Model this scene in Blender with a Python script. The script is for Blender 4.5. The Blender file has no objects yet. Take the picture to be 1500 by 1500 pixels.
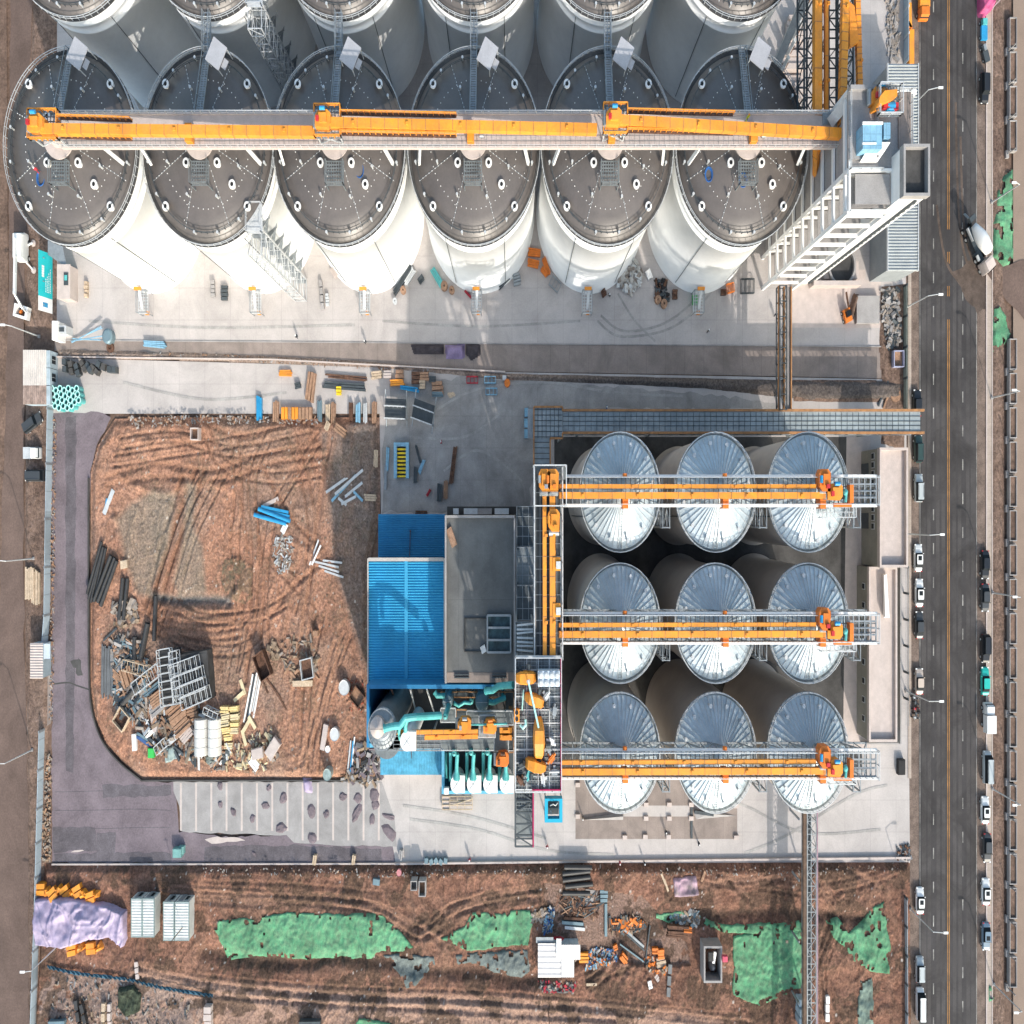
import bpy, math, random
import numpy as np
from mathutils import Vector, Matrix
random.seed(7); np.random.seed(7)
C=bpy.context.scene.collection
SX=1.5; HC=160.0; PI=math.pi; R=math.radians
# pixel (u,v) of the 1500 px photograph at height h -> metres (x is divided by SX when a mesh is linked)
def P(u,v,h=0.0):
    s=(HC-h)/1500; return Vector(((u-750)*s*SX,(750-v)*s,h))
# ---------------------------------------------------------------- materials
MC={}
def M(name,c,rough=.75,metal=0,var=.18,scale=.6,bump=0,bscale=6,c2=None,fine=.12,spec=.35,brick=None,stain=0):
    if name in MC: return MC[name]
    m=bpy.data.materials.new(name); m.use_nodes=True; MC[name]=m
    n=m.node_tree.nodes; l=m.node_tree.links; b=n['Principled BSDF']
    b.inputs['Roughness'].default_value=rough; b.inputs['Metallic'].default_value=metal
    b.inputs['Specular IOR Level'].default_value=spec
    g=n.new('ShaderNodeNewGeometry'); mp=n.new('ShaderNodeMapping'); mp.inputs['Scale'].default_value=(SX,1,1)
    l.new(g.outputs['Position'],mp.inputs['Vector'])
    n1=n.new('ShaderNodeTexNoise'); n1.inputs['Scale'].default_value=scale; n1.inputs['Detail'].default_value=6; n1.inputs['Roughness'].default_value=.62
    l.new(mp.outputs[0],n1.inputs['Vector'])
    cr=n.new('ShaderNodeValToRGB'); cr.color_ramp.elements[0].position=.34; cr.color_ramp.elements[1].position=.66
    c2=c2 or [x*(1-var*1.6) for x in c]
    cr.color_ramp.elements[0].color=(*c2,1); cr.color_ramp.elements[1].color=(*c,1)
    l.new(n1.outputs['Fac'],cr.inputs[0]); col=cr.outputs[0]
    n2=n.new('ShaderNodeTexNoise'); n2.inputs['Scale'].default_value=bscale; n2.inputs['Detail'].default_value=5; n2.inputs['Roughness'].default_value=.7
    l.new(mp.outputs[0],n2.inputs['Vector'])
    if fine:
        mr=n.new('ShaderNodeMapRange'); mr.inputs[1].default_value=.3; mr.inputs[2].default_value=.7; mr.inputs[3].default_value=1-fine; mr.inputs[4].default_value=1+fine
        l.new(n2.outputs['Fac'],mr.inputs[0])
        mx=n.new('ShaderNodeVectorMath'); mx.operation='SCALE'; l.new(col,mx.inputs[0]); l.new(mr.outputs[0],mx.inputs['Scale']); col=mx.outputs[0]
    if stain:
        n3=n.new('ShaderNodeTexNoise'); n3.inputs['Scale'].default_value=.11; n3.inputs['Detail'].default_value=12; n3.inputs['Roughness'].default_value=.72; n3.inputs['Distortion'].default_value=.6
        l.new(mp.outputs[0],n3.inputs['Vector']); m3=n.new('ShaderNodeMapRange'); m3.inputs[1].default_value=.36; m3.inputs[2].default_value=.58; m3.inputs[3].default_value=1-stain; m3.inputs[4].default_value=1.03
        l.new(n3.outputs['Fac'],m3.inputs[0]); m4=n.new('ShaderNodeVectorMath'); m4.operation='SCALE'; l.new(col,m4.inputs[0]); l.new(m3.outputs[0],m4.inputs['Scale']); col=m4.outputs[0]
    if brick:
        bt=n.new('ShaderNodeTexBrick'); bt.offset=0; bt.inputs['Scale'].default_value=1; bt.inputs['Brick Width'].default_value=brick[0]; bt.inputs['Row Height'].default_value=brick[1]
        bt.inputs['Mortar Size'].default_value=brick[2]; bt.inputs['Mortar Smooth'].default_value=.3
        bt.inputs['Color1'].default_value=(1,1,1,1); bt.inputs['Color2'].default_value=(brick[4],)*3+(1,); bt.inputs['Mortar'].default_value=(brick[3],)*3+(1,)
        l.new(mp.outputs[0],bt.inputs['Vector'])
        my=n.new('ShaderNodeVectorMath'); my.operation='MULTIPLY'; l.new(col,my.inputs[0]); l.new(bt.outputs[0],my.inputs[1]); col=my.outputs[0]
    l.new(col,b.inputs['Base Color'])
    if bump:
        bp=n.new('ShaderNodeBump'); bp.inputs['Strength'].default_value=1; bp.inputs['Distance'].default_value=bump
        l.new(n2.outputs['Fac'],bp.inputs['Height']); l.new(bp.outputs[0],b.inputs['Normal'])
    return m
def MT(name,rough=.95,bump=.12,bscale=2.2,fine=.3):      # earth: colour comes from the terrain's own soil map plus fine noise
    m=M(name,(1,1,1),rough,var=.08,scale=.9,bump=bump,bscale=bscale,fine=fine,spec=.1)
    n=m.node_tree.nodes; l=m.node_tree.links; b=n['Principled BSDF']
    a=n.new('ShaderNodeVertexColor'); a.layer_name='Soil'
    old=b.inputs['Base Color'].links[0].from_socket
    my=n.new('ShaderNodeVectorMath'); my.operation='MULTIPLY'; l.new(old,my.inputs[0]); l.new(a.outputs[0],my.inputs[1])
    n5=n.new('ShaderNodeTexNoise'); n5.inputs['Scale'].default_value=1.3; n5.inputs['Detail'].default_value=14; n5.inputs['Roughness'].default_value=.8; n5.inputs['Distortion'].default_value=.15
    mp=[x for x in n if x.type=='MAPPING'][0]; l.new(mp.outputs[0],n5.inputs['Vector'])
    m5=n.new('ShaderNodeMapRange'); m5.inputs[1].default_value=.33; m5.inputs[2].default_value=.67; m5.inputs[3].default_value=.70; m5.inputs[4].default_value=1.25; l.new(n5.outputs['Fac'],m5.inputs[0])
    m6=n.new('ShaderNodeVectorMath'); m6.operation='SCALE'; l.new(my.outputs[0],m6.inputs[0]); l.new(m5.outputs[0],m6.inputs['Scale']); l.new(m6.outputs[0],b.inputs['Base Color'])
    bp=n.new('ShaderNodeBump'); bp.inputs['Strength'].default_value=1; bp.inputs['Distance'].default_value=.22; l.new(n5.outputs['Fac'],bp.inputs['Height'])
    ob=[x for x in n if x.type=='BUMP' and x!=bp]; 
    if ob: l.new(bp.outputs[0],ob[0].inputs['Normal'])
    return m
# ---------------------------------------------------------------- mesh builder
class MB:
    def __init__(s,xf=None): s.v=[]; s.f=[]; s.xf=xf or Matrix(); s.sp=[]
    def mark(s,mat): s.sp.append((len(s.f),mat)); return s     # faces added from here on take this material
    def add(s,vs,fs):
        k=len(s.v); s.v+=[s.xf@Vector(p) for p in vs]; s.f+=[[i+k for i in f] for f in fs]; return s
    def bx(s,x0,x1,y0,y1,z0,z1):
        return s.add([(x0,y0,z0),(x1,y0,z0),(x1,y1,z0),(x0,y1,z0),(x0,y0,z1),(x1,y0,z1),(x1,y1,z1),(x0,y1,z1)],
            [(3,2,1,0),(4,5,6,7),(0,1,5,4),(1,2,6,5),(2,3,7,6),(3,0,4,7)])
    def box(s,c,sz,rz=0):
        m=Matrix.Translation(Vector(c))@Matrix.Rotation(rz,4,'Z'); x,y,z=[a/2 for a in sz]
        vs=[m@Vector(p) for p in ((-x,-y,-z),(x,-y,-z),(x,y,-z),(-x,y,-z),(-x,-y,z),(x,-y,z),(x,y,z),(-x,y,z))]
        return s.add(vs,[(3,2,1,0),(4,5,6,7),(0,1,5,4),(1,2,6,5),(2,3,7,6),(3,0,4,7)])
    def beam(s,a,b,w,h=None):
        a=Vector(a);b=Vector(b);h=h or w;d=b-a
        if d.length<1e-5: return s
        d.normalize(); sd=d.cross(Vector((0,0,1)))
        if sd.length<1e-3: sd=Vector((1,0,0))
        sd.normalize(); up=sd.cross(d)
        vs=[p+sd*i*w/2+up*j*h/2 for p in (a,b) for i,j in ((-1,-1),(1,-1),(1,1),(-1,1))]
        return s.add(vs,[(0,1,2,3),(7,6,5,4),(0,4,5,1),(1,5,6,2),(2,6,7,3),(3,7,4,0)])
    def tube(s,a,b,r,r2=None,n=8,caps=True):
        a=Vector(a);b=Vector(b);r2=r if r2 is None else r2;d=b-a
        if d.length<1e-5: return s
        d.normalize(); sd=d.cross(Vector((0,0,1)))
        if sd.length<1e-3: sd=Vector((1,0,0))
        sd.normalize(); up=sd.cross(d); vs=[]
        for p,q in ((a,r),(b,r2)):
            for i in range(n):
                t=2*PI*i/n; vs.append(p+sd*math.cos(t)*q+up*math.sin(t)*q)
        fs=[(i,i+n,(i+1)%n+n,(i+1)%n) for i in range(n)]
        if caps: fs+=[tuple(range(n)),tuple(range(2*n-1,n-1,-1))]
        return s.add(vs,fs)
    def path(s,pts,r,n=8):
        pts=[Vector(p) for p in pts]
        for i in range(len(pts)-1): s.tube(pts[i],pts[i+1],r,n=n)
        for p in pts[1:-1]: s.ball(p,r*1.02,n=n)
        return s
    def ball(s,c,r,n=8,sz=1.0):
        c=Vector(c); m=n//2; vs=[];fs=[]
        for j in range(1,m):
            ph=PI*j/m
            for i in range(n): t=2*PI*i/n; vs.append(c+Vector((math.cos(t)*math.sin(ph)*r,math.sin(t)*math.sin(ph)*r,math.cos(ph)*r*sz)))
        vs+=[c+Vector((0,0,r*sz)),c-Vector((0,0,r*sz))]; T=len(vs)-2
        for j in range(m-2):
            for i in range(n): a=j*n+i;b=j*n+(i+1)%n; fs.append((a,a+n,b+n,b))
        for i in range(n): fs.append((T,i,(i+1)%n)); a=(m-2)*n; fs.append((T+1,a+(i+1)%n,a+i))
        return s.add(vs,fs)
    def lathe(s,c,prof,n=48,cap=True,a0=0,a1=2*PI,axis=None):
        c=Vector(c); full=abs(a1-a0-2*PI)<1e-6; k=n if full else n+1; vs=[];fs=[]
        q=axis or Matrix()
        for r,z in prof:
            for i in range(k): t=a0+(a1-a0)*i/n; vs.append(c+q@Vector((math.cos(t)*r,math.sin(t)*r,z)))
        for j in range(len(prof)-1):
            for i in range(n): a=j*k+i;b=j*k+(i+1)%k; fs.append((a,b,b+k,a+k))
        if cap and full:
            if prof[-1][0]>.001: fs.append(tuple(range((len(prof)-1)*k,len(prof)*k)))
            if prof[0][0]>.001: fs.append(tuple(range(k-1,-1,-1)))
        return s.add(vs,fs)
    def prism(s,pts,z0,z1):
        n=len(pts)
        ar=sum(pts[i][0]*pts[(i+1)%n][1]-pts[(i+1)%n][0]*pts[i][1] for i in range(n))
        if ar<0: pts=pts[::-1]
        vs=[(p[0],p[1],z0) for p in pts]+[(p[0],p[1],z1) for p in pts]
        return s.add(vs,[tuple(range(n-1,-1,-1)),tuple(range(n,2*n))]+[(i,(i+1)%n,(i+1)%n+n,i+n) for i in range(n)])
    def loft(s,rings):
        n=len(rings[0]); vs=[p for r in rings for p in r]; fs=[]
        for j in range(len(rings)-1):
            for i in range(n): a=j*n+i;b=j*n+(i+1)%n; fs.append((a,b,b+n,a+n))
        fs+=[tuple(range(n-1,-1,-1)),tuple(range((len(rings)-1)*n,len(rings)*n))]
        return s.add(vs,fs)
    def rail(s,pts,h=1.1,post=1.6,r=.045,closed=False):
        pts=[Vector(p) for p in pts]
        if closed: pts=pts+[pts[0]]
        Z=Vector((0,0,1))
        for a,b in zip(pts[:-1],pts[1:]):
            L=(b-a).length; k=max(1,int(L/post))
            s.beam(a+Z*h,b+Z*h,r*2); s.beam(a+Z*h*.55,b+Z*h*.55,r*1.5)
            for i in range(k+1): p=a.lerp(b,i/k); s.beam(p,p+Z*h,r*2)
        return s
    def truss(s,a,b,w,h,step=2.5,r=.12,top=True,bot=True,dr=None):
        # box truss from a to b (centre line of its bottom), w wide, h tall
        a=Vector(a);b=Vector(b);d=b-a;L=d.length;d.normalize();sd=d.cross(Vector((0,0,1)))
        if sd.length<.05: sd=Vector((1,0,0))
        sd.normalize(); up=sd.cross(d); k=max(1,round(L/step)); dr=dr or r*.6
        q=lambda i,x,z:a+d*(L*i/k)+sd*x*w/2+up*z*h
        for x in (-1,1):
            for z in (0,1): s.beam(q(0,x,z),q(k,x,z),r*2)
        for i in range(k+1):
            for x in (-1,1): s.beam(q(i,x,0),q(i,x,1),dr*2)
            if bot: s.beam(q(i,-1,0),q(i,1,0),dr*2)
            if top: s.beam(q(i,-1,1),q(i,1,1),dr*2)
            if i<k:
                for x in (-1,1): s.beam(q(i,x,i%2),q(i+1,x,1-i%2),dr*1.6)
                if top: s.beam(q(i,-1 if i%2 else 1,1),q(i+1,1 if i%2 else -1,1),dr*1.6)
                if bot and not top: s.beam(q(i,-1 if i%2 else 1,0),q(i+1,1 if i%2 else -1,0),dr*1.6)
        return s
    def grate(s,x0,x1,y0,y1,z,sx=.8,sy=.8,w=.12,t=.08):
        nx=max(1,round((x1-x0)/sx)); ny=max(1,round((y1-y0)/sy))
        for i in range(nx+1): x=x0+(x1-x0)*i/nx; s.bx(x-w/2,x+w/2,y0,y1,z-t,z)
        for j in range(ny+1): y=y0+(y1-y0)*j/ny; s.bx(x0,x1,y-w/2,y+w/2,z-t-.003,z-.003)
        return s
    def build(s,name,mat,parent=None,label=None,cat=None,group=None,kind=None,at=None,smooth=False):
        if parent is not None: o0=Vector(ORG[parent.name])
        elif at is not None: o0=Vector(at)
        else: o0=Vector((0,0,0))
        me=bpy.data.meshes.new(name)
        V=np.array([(p[0],p[1],p[2]) for p in s.v],dtype=float)-np.array(o0); V[:,0]/=SX
        me.from_pydata(V.tolist(),[],s.f); me.materials.append(mat)
        for k,(f0,mm) in enumerate(s.sp):
            me.materials.append(mm)
            for pg in me.polygons[f0:]: pg.material_index=k+1
        if smooth: me.polygons.foreach_set('use_smooth',[True]*len(me.polygons))
        me.update(); o=bpy.data.objects.new(name,me); C.objects.link(o); ORG[o.name]=tuple(o0)
        if parent is not None:
            o.parent=parent
            if label: o['label']=label
            if kind: o['kind']=kind
        else:
            o.location=(o0[0]/SX,o0[1],o0[2])
            if label: o['label']=label
            if cat: o['category']=cat
            if group: o['group']=group
            if kind: o['kind']=kind
        return o
ORG={}
def T(name,label,cat,p,group=None):
    o=bpy.data.objects.new(name,None); C.objects.link(o); o.empty_display_size=.5
    o.location=(p[0]/SX,p[1],p[2]); o['label']=label; o['category']=cat
    if group: o['group']=group
    ORG[o.name]=tuple(p); return o
def copy_thing(root,p,label=None,rot=0):
    r=root.copy(); C.objects.link(r); r.location=(p[0]/SX,p[1],p[2]); r.rotation_euler=(0,0,rot)
    if label: r['label']=label
    ORG[r.name]=tuple(p)
    for ch in KIDS(root):
        c=ch.copy(); C.objects.link(c); c.parent=r; ORG[c.name]=tuple(p)
        for g in KIDS(ch):
            d=g.copy(); C.objects.link(d); d.parent=c; ORG[d.name]=tuple(p)
    return r
def KIDS(o): return [c for c in bpy.data.objects if c.parent==o]
def L(p,ang=0,z=0): return Matrix.Translation((p[0],p[1],p[2]+z))@Matrix.Rotation(ang,4,'Z')
def pxa(du,dv): return math.atan2(-dv,du*SX)      # true heading of a direction seen in pixels
def smooth_by_auto(o): pass
# ---------------------------------------------------------------- value noise
def _h(i,j,s): 
    a=np.sin(i*127.1+j*311.7+s*74.7)*43758.5453; return a-np.floor(a)
def vn(x,y,s=0):
    i=np.floor(x);j=np.floor(y);f=x-i;g=y-j;f=f*f*(3-2*f);g=g*g*(3-2*g)
    return (_h(i,j,s)*(1-f)+_h(i+1,j,s)*f)*(1-g)+(_h(i,j+1,s)*(1-f)+_h(i+1,j+1,s)*f)*g
def fbm(x,y,s=0,o=4):
    t=0;a=.5
    for k in range(o): t=t+a*vn(x*2**k,y*2**k,s+k*3.1); a*=.5
    return t/(1-.5**o)
def inpoly(x,y,pts):
    r=np.zeros(x.shape,bool); n=len(pts)
    for i in range(n):
        x1,y1=pts[i];x2,y2=pts[(i+1)%n]
        if y1==y2: continue
        c=((y1>y)!=(y2>y))&(x<(x2-x1)*(y-y1)/(y2-y1)+x1); r^=c
    return r
def dline(x,y,pts,closed=False):
    d=np.full(x.shape,1e9); P2=pts+[pts[0]] if closed else pts
    for (x1,y1),(x2,y2) in zip(P2[:-1],P2[1:]):
        dx,dy=x2-x1,y2-y1; t=np.clip(((x-x1)*dx+(y-y1)*dy)/(dx*dx+dy*dy+1e-9),0,1)
        d=np.minimum(d,np.hypot(x-x1-t*dx,y-y1-t*dy))
    return d
def G(pts): return [(P(*p)[0],P(*p)[1]) for p in pts]
def smoothline(pts,n=6):
    out=[]; 
    for i in range(len(pts)-1):
        p0=pts[max(i-1,0)];p1=pts[i];p2=pts[i+1];p3=pts[min(i+2,len(pts)-1)]
        for k in range(n):
            t=k/n; out.append(tuple(.5*((2*p1[a])+(-p0[a]+p2[a])*t+(2*p0[a]-5*p1[a]+4*p2[a]-p3[a])*t*t+(-p0[a]+3*p1[a]-3*p2[a]+p3[a])*t**3) for a in (0,1)))
    return out+[pts[-1]]
def jit(pts,amp=.4,step=1.0,seed=1):
    rr=random.Random(seed); out=[]
    n=len(pts)
    for i in range(n):
        a=Vector(pts[i]);b=Vector(pts[(i+1)%n]); k=max(1,int((b-a).length/step))
        for j in range(k):
            p=a.lerp(b,j/k); out.append((p[0]+rr.uniform(-amp,amp),p[1]+rr.uniform(-amp,amp)))
    return out
def sheet(name,px,mat,z=0,kind='structure',amp=0,step=1.0,seed=1,**kw):
    pts=G(px); 
    if amp: pts=jit(pts,amp,step,seed)
    n=len(pts); ar=sum(pts[i][0]*pts[(i+1)%n][1]-pts[(i+1)%n][0]*pts[i][1] for i in range(n))
    if ar<0: pts=pts[::-1]
    c=Vector((sum(p[0] for p in pts)/n,sum(p[1] for p in pts)/n,z))
    m=MB(); m.add([(p[0],p[1],z) for p in pts],[tuple(range(n))]); return m.build(name,mat,kind=kind,at=c,**kw)
def field(name,px,hf,cf,mat,res=.25,z=0,edge=1.0,kind='structure',label=None,cat=None,holes=None):
    # a grid of real relief inside a pixel outline; hf/cf give height and soil colour at true metres
    pts=G(px); xs=[p[0] for p in pts]; ys=[p[1] for p in pts]
    x=np.arange(min(xs),max(xs)+res,res); y=np.arange(min(ys),max(ys)+res,res); X,Y=np.meshgrid(x,y)
    ins=inpoly(X,Y,pts); d=dline(X,Y,pts,True); D=np.where(ins,d,-d)
    keep=(D>-res*.9)
    if holes is not None: keep&=~((fbm(X*.55,Y*.55,holes,4)>.78)|((D<1.0)&(fbm(X*.9,Y*.9,holes+9,3)>.66)))
    w=np.clip(D/edge,0,1); w=w*w*(3-2*w)
    Z=z+hf(X,Y)*w; col=cf(X,Y)
    idx=-np.ones(X.shape,int); ok=keep; idx[ok]=np.arange(ok.sum())
    q=ok[:-1,:-1]&ok[1:,:-1]&ok[:-1,1:]&ok[1:,1:]
    F=np.stack([idx[:-1,:-1][q],idx[:-1,1:][q],idx[1:,1:][q],idx[1:,:-1][q]],1)
    V=np.stack([X[ok]/SX,Y[ok],Z[ok]],1); o0=V.mean(0); o0[2]=z; V=V-o0
    me=bpy.data.meshes.new(name); me.vertices.add(len(V)); me.vertices.foreach_set('co',V.ravel())
    me.loops.add(len(F)*4); me.loops.foreach_set('vertex_index',F.ravel()); me.polygons.add(len(F))
    me.polygons.foreach_set('loop_start',np.arange(len(F))*4); me.polygons.foreach_set('loop_total',np.full(len(F),4))
    me.polygons.foreach_set('use_smooth',np.ones(len(F),bool)); me.update(calc_edges=True)
    if col is not None:
        a=me.color_attributes.new('Soil','FLOAT_COLOR','POINT'); cc=np.ones((len(V),4)); cc[:,:3]=np.stack([c[ok] for c in col],1); a.data.foreach_set('color',cc.ravel())
    me.materials.append(mat); o=bpy.data.objects.new(name,me); C.objects.link(o); o.location=o0
    if kind: o['kind']=kind
    if label: o['label']=label
    if cat: o['category']=cat
    return o
# ================================================================ camera, sun, sky
sc=bpy.context.scene
cam=bpy.data.objects.new('camera',bpy.data.cameras.new('camera')); C.objects.link(cam); sc.camera=cam
cam.location=(0,0,HC); cam.data.sensor_width=36; cam.data.lens=36; cam.data.clip_end=6000; cam.data.clip_start=1
SUN=Vector((.43,-1.41,1.0)).normalized()         # towards the sun
sd=bpy.data.lights.new('sun','SUN'); sd.energy=2.15; sd.angle=R(.53); sd.color=(1,.92,.83)
so=bpy.data.objects.new('sun',sd); C.objects.link(so); so.rotation_euler=SUN.to_track_quat('Z','Y').to_euler(); so.location=(60,-120,120)
w=bpy.data.worlds.new("World"); sc.world=w; w.use_nodes=True; wn=w.node_tree.nodes; wl=w.node_tree.links
sk=wn.new('ShaderNodeTexSky'); sk.sky_type='NISHITA'; sk.sun_disc=False; sk.sun_elevation=math.asin(SUN.z); sk.sun_rotation=math.atan2(SUN.x,SUN.y)
sk.air_density=1.2; sk.dust_density=3.0; sk.ozone_density=.6
bg=wn['Background']; bg.inputs['Strength'].default_value=.15; sky_tint=wn.new('ShaderNodeVectorMath'); sky_tint.operation='MULTIPLY'; sky_tint.inputs[1].default_value=(.96,1.03,1.0); wl.new(sk.outputs[0],sky_tint.inputs[0]); wl.new(sky_tint.outputs[0],bg.inputs['Color'])     # slight green tint added to the sky light to shift the shade's hue
sc.view_settings.view_transform='Standard'; sc.view_settings.look='None'; sc.view_settings.exposure=.92; sc.view_settings.gamma=1
sc.cycles.max_bounces=8; sc.cycles.diffuse_bounces=5; sc.cycles.use_denoising=True
# ================================================================ materials
conc=M('concrete_light',(.475,.44,.425),.85,var=.07,scale=.16,bump=.01,bscale=4,fine=.09,brick=(6,5,.05,.8,.95),stain=.16)
conc2=M('concrete_tan',(.30,.25,.225),.9,var=.14,scale=.25,bscale=5,fine=.12,brick=(4.5,60,.05,.75,.95),stain=.25)
conc_grey=M('concrete_grey',(.35,.335,.33),.9,var=.12,scale=.35,bscale=6,fine=.14,stain=.2)
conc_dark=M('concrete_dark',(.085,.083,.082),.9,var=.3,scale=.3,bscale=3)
conc_pale=M('concrete_pale',(.52,.45,.42),.85,var=.1,scale=.7,bscale=8)
asph=M('asphalt',(.060,.056,.058),.9,var=.2,scale=.12,bscale=9,fine=.22,stain=.38)
asph_new=M('asphalt_purple',(.20,.165,.185),.95,var=.14,scale=.25,bump=.04,bscale=3,fine=.2,stain=.28)
shoulder=M('road_shoulder',(.20,.15,.125),.95,var=.3,scale=.5,bscale=4,fine=.25)
dirtroad=M('dirt_road',(.16,.112,.094),.95,var=.14,scale=.15,bscale=3,fine=.2,stain=.25)
beige=M('beige_paving',(.26,.195,.155),.9,var=.08,scale=.3,bscale=5)
pave=M('pavement',(.42,.35,.30),.9,var=.12,scale=.5,bscale=5,brick=(1.0,1.0,.03,.8,.95))
soil=MT('soil',rough=.95,bump=.10,bscale=2.6,fine=.38)
base=M('bare_ground',(.19,.125,.095),.95,var=.3,scale=.25,bump=.08,bscale=2,fine=.3)
white=M('white_paint',(.80,.80,.79),.5,var=.03,bscale=2,fine=.03)
wall_white=M('silo_white',(.80,.81,.81),.6,var=.05,scale=.22,bscale=1.2,fine=.03)
wall_beige=M('silo_beige',(.42,.375,.335),.7,var=.08,scale=.2,bscale=2,fine=.05)
roof_dark=M('roof_charcoal',(.115,.10,.093),.42,var=.14,scale=.35,bscale=3,fine=.08,spec=.7)
galv=M('galvanised',(.58,.67,.72),.5,metal=.25,var=.12,scale=.35,bscale=5,fine=.10,stain=.28)
steel=M('steel_grey',(.33,.36,.38),.5,metal=.4,var=.15,scale=1)
steel_l=M('steel_light',(.58,.60,.61),.5,metal=.2,var=.1,scale=1)
steel_d=M('steel_dark',(.075,.09,.10),.6,metal=.2,var=.2,scale=1)
yel=M('machine_yellow',(.82,.31,.03),.5,var=.1,scale=.6,bscale=4,fine=.10,c2=(.66,.26,.05),stain=.22)
ora=M('machine_orange',(.72,.2,.03),.5,var=.15,scale=1)
ochre=M('ochre_rust',(.42,.21,.09),.7,var=.25,scale=1)
mag=M('magenta_trim',(.5,.02,.12),.5,var=.1)
teal=M('teal_pipe',(.11,.48,.48),.45,var=.15,scale=.8,fine=.10,stain=.2)
blue_r=M('blue_roof',(.045,.38,.63),.5,var=.07,scale=.3,bscale=3,fine=.06,stain=.10)
blue_f=M('blue_frame',(.03,.21,.42),.5,var=.1)
blue_l=M('blue_light_roof',(.12,.43,.62),.5,var=.22,scale=.5,bscale=2,fine=.1)
blue_b=M('blue_beam',(.03,.3,.58),.45,var=.15)
grating=M('grating_grey',(.20,.225,.235),.6,metal=.2,var=.2,scale=1)
black=M('black_rubber',(.02,.02,.022),.7,var=.2)
glass=M('dark_glass',(.015,.02,.025),.5,var=.1,spec=.12)
wood=M('timber',(.38,.23,.15),.85,var=.25,scale=1.5,bscale=6,fine=.2)
wood_l=M('timber_pale',(.56,.44,.32),.85,var=.2,scale=1.5,bscale=6,fine=.2)
rust=M('rusty_steel',(.17,.09,.06),.85,var=.4,scale=1.5,bscale=6,fine=.3)
red=M('red_paint',(.5,.03,.04),.5,var=.1)
green_n=M('green_net',(.115,.36,.19),.9,var=.3,scale=.8,bump=.07,bscale=4,fine=.25,c2=(.14,.27,.16),stain=.4)
grey_n=M('grey_net',(.16,.19,.185),.9,var=.3,scale=.5,bump=.05,bscale=3,fine=.3)
lilac=M('lilac_tarp',(.40,.335,.47),.5,var=.15,scale=.8,bump=.05,bscale=2)
pinkt=M('pink_tarp',(.48,.32,.40),.7,var=.5,scale=.45,bscale=3,c2=(.16,.14,.13))
pipe_b=M('black_pipe',(.05,.05,.052),.5,var=.2)
yline=M('yellow_line',(.40,.20,.06),.8,var=.35,bscale=8,fine=.2)
wline=M('white_line',(.36,.35,.33),.8,var=.45,bscale=8,fine=.25)
yellow_s=M('pale_yellow_foam',(.78,.62,.30),.8,var=.2,scale=1.5)
foil=M('teal_billboard',(.02,.50,.55),.5,var=.04)
# ================================================================ ground
m=MB(); m.add([(-3000,-2000,-.3),(3000,-2000,-.3),(3000,2000,-.3),(-3000,2000,-.3)],[(0,1,2,3)]); m.build('ground',base,kind='structure')
sheet('yard_north',[(80,-420),(1327,-420),(1327,508),(80,499)],conc,0)
sheet('yard_middle',[(75,524),(400,533),(740,545),(1327,556),(1333,1264),(560,1264),(552,1146),(540,1010),(558,755),(556,606),(75,606)],conc,0)
sheet('apron_between_silos',[(812,640),(1262,640),(1262,1125),(812,1125)],conc_dark,.01)  # ground coloured dark to paint in the deep shade of the gaps
sheet('drain_strip',[(80,499),(1327,508),(1327,555),(1140,551),(740,544),(400,524),(80,514)],conc2,-.03)
kb=MB(); kb.prism(G([(80,497.6),(1300,507),(1300,508.6),(80,499.2)]),-.03,.12); kb.build('kerb_strip',conc_grey,kind='structure')
kb=MB(); kb.prism(G([(80,522),(400,526),(740,544),(740,546),(400,528),(80,524)]),-.1,.5); kb.build('drain_curb',conc_pale,kind='structure')
sheet('asphalt_lane',[(76,604),(150,604),(163,612),(142,650),(132,690),(130,1000),(136,1050),(152,1090),(178,1120),(208,1144),(255,1146),(262,1218),(330,1226),(420,1222),(470,1236),(575,1238),(580,1264),(76,1264)],asph_new,.008,amp=.18,step=1.2,seed=4)
sheet('slab_floor',[(254,1145),(560,1145),(578,1200),(582,1240),(480,1238),(430,1234),(420,1224),(300,1220),(266,1218),(262,1180),(254,1160)],conc_grey,.012,amp=.12,step=1.5,seed=9)
mj=MB()
for k in range(14):
    x=265+k*22.3; a=P(x,1147);b=P(x+2,1217+(k>7)*14); mj.bx(a[0]-.22,a[0]+.22,b[1],a[1],.016,.02)
mj.build('slab_joints',conc_pale,kind='structure')
# patches of cleaner or newer concrete
sheet('loading_apron',[(843,1140),(1080,1140),(1080,1229),(843,1229)],conc2,.012)
sheet('loading_apron',[(913,1180),(1010,1180),(1010,1196),(913,1196)],conc,.017)
sheet('gate_slab',[(1147,410),(1290,410),(1290,480),(1147,480)],conc_pale,.01)
sheet('parking_floor',[(1240,640),(1275,640),(1275,1100),(1235,1090)],conc_pale,.014)
def strip(name,px,w,mat,z,n=8):
    pts=[P(*p,z) for p in smoothline(px,n)]; vs=[];fs=[]
    for i,p in enumerate(pts):
        d=(pts[min(i+1,len(pts)-1)]-pts[max(i-1,0)]).normalized(); s_=Vector((-d.y,d.x,0))*w/2; vs+=[p+s_,p-s_]
        if i: fs.append((2*i-2,2*i,2*i+1,2*i-1))
    m=MB(); m.add(vs,fs); return m.build(name,mat,kind='structure')
tyre=M('tyre_mark',(.41,.395,.38),.9,var=.15,scale=.6,bscale=5,fine=.15,stain=.3)
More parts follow.
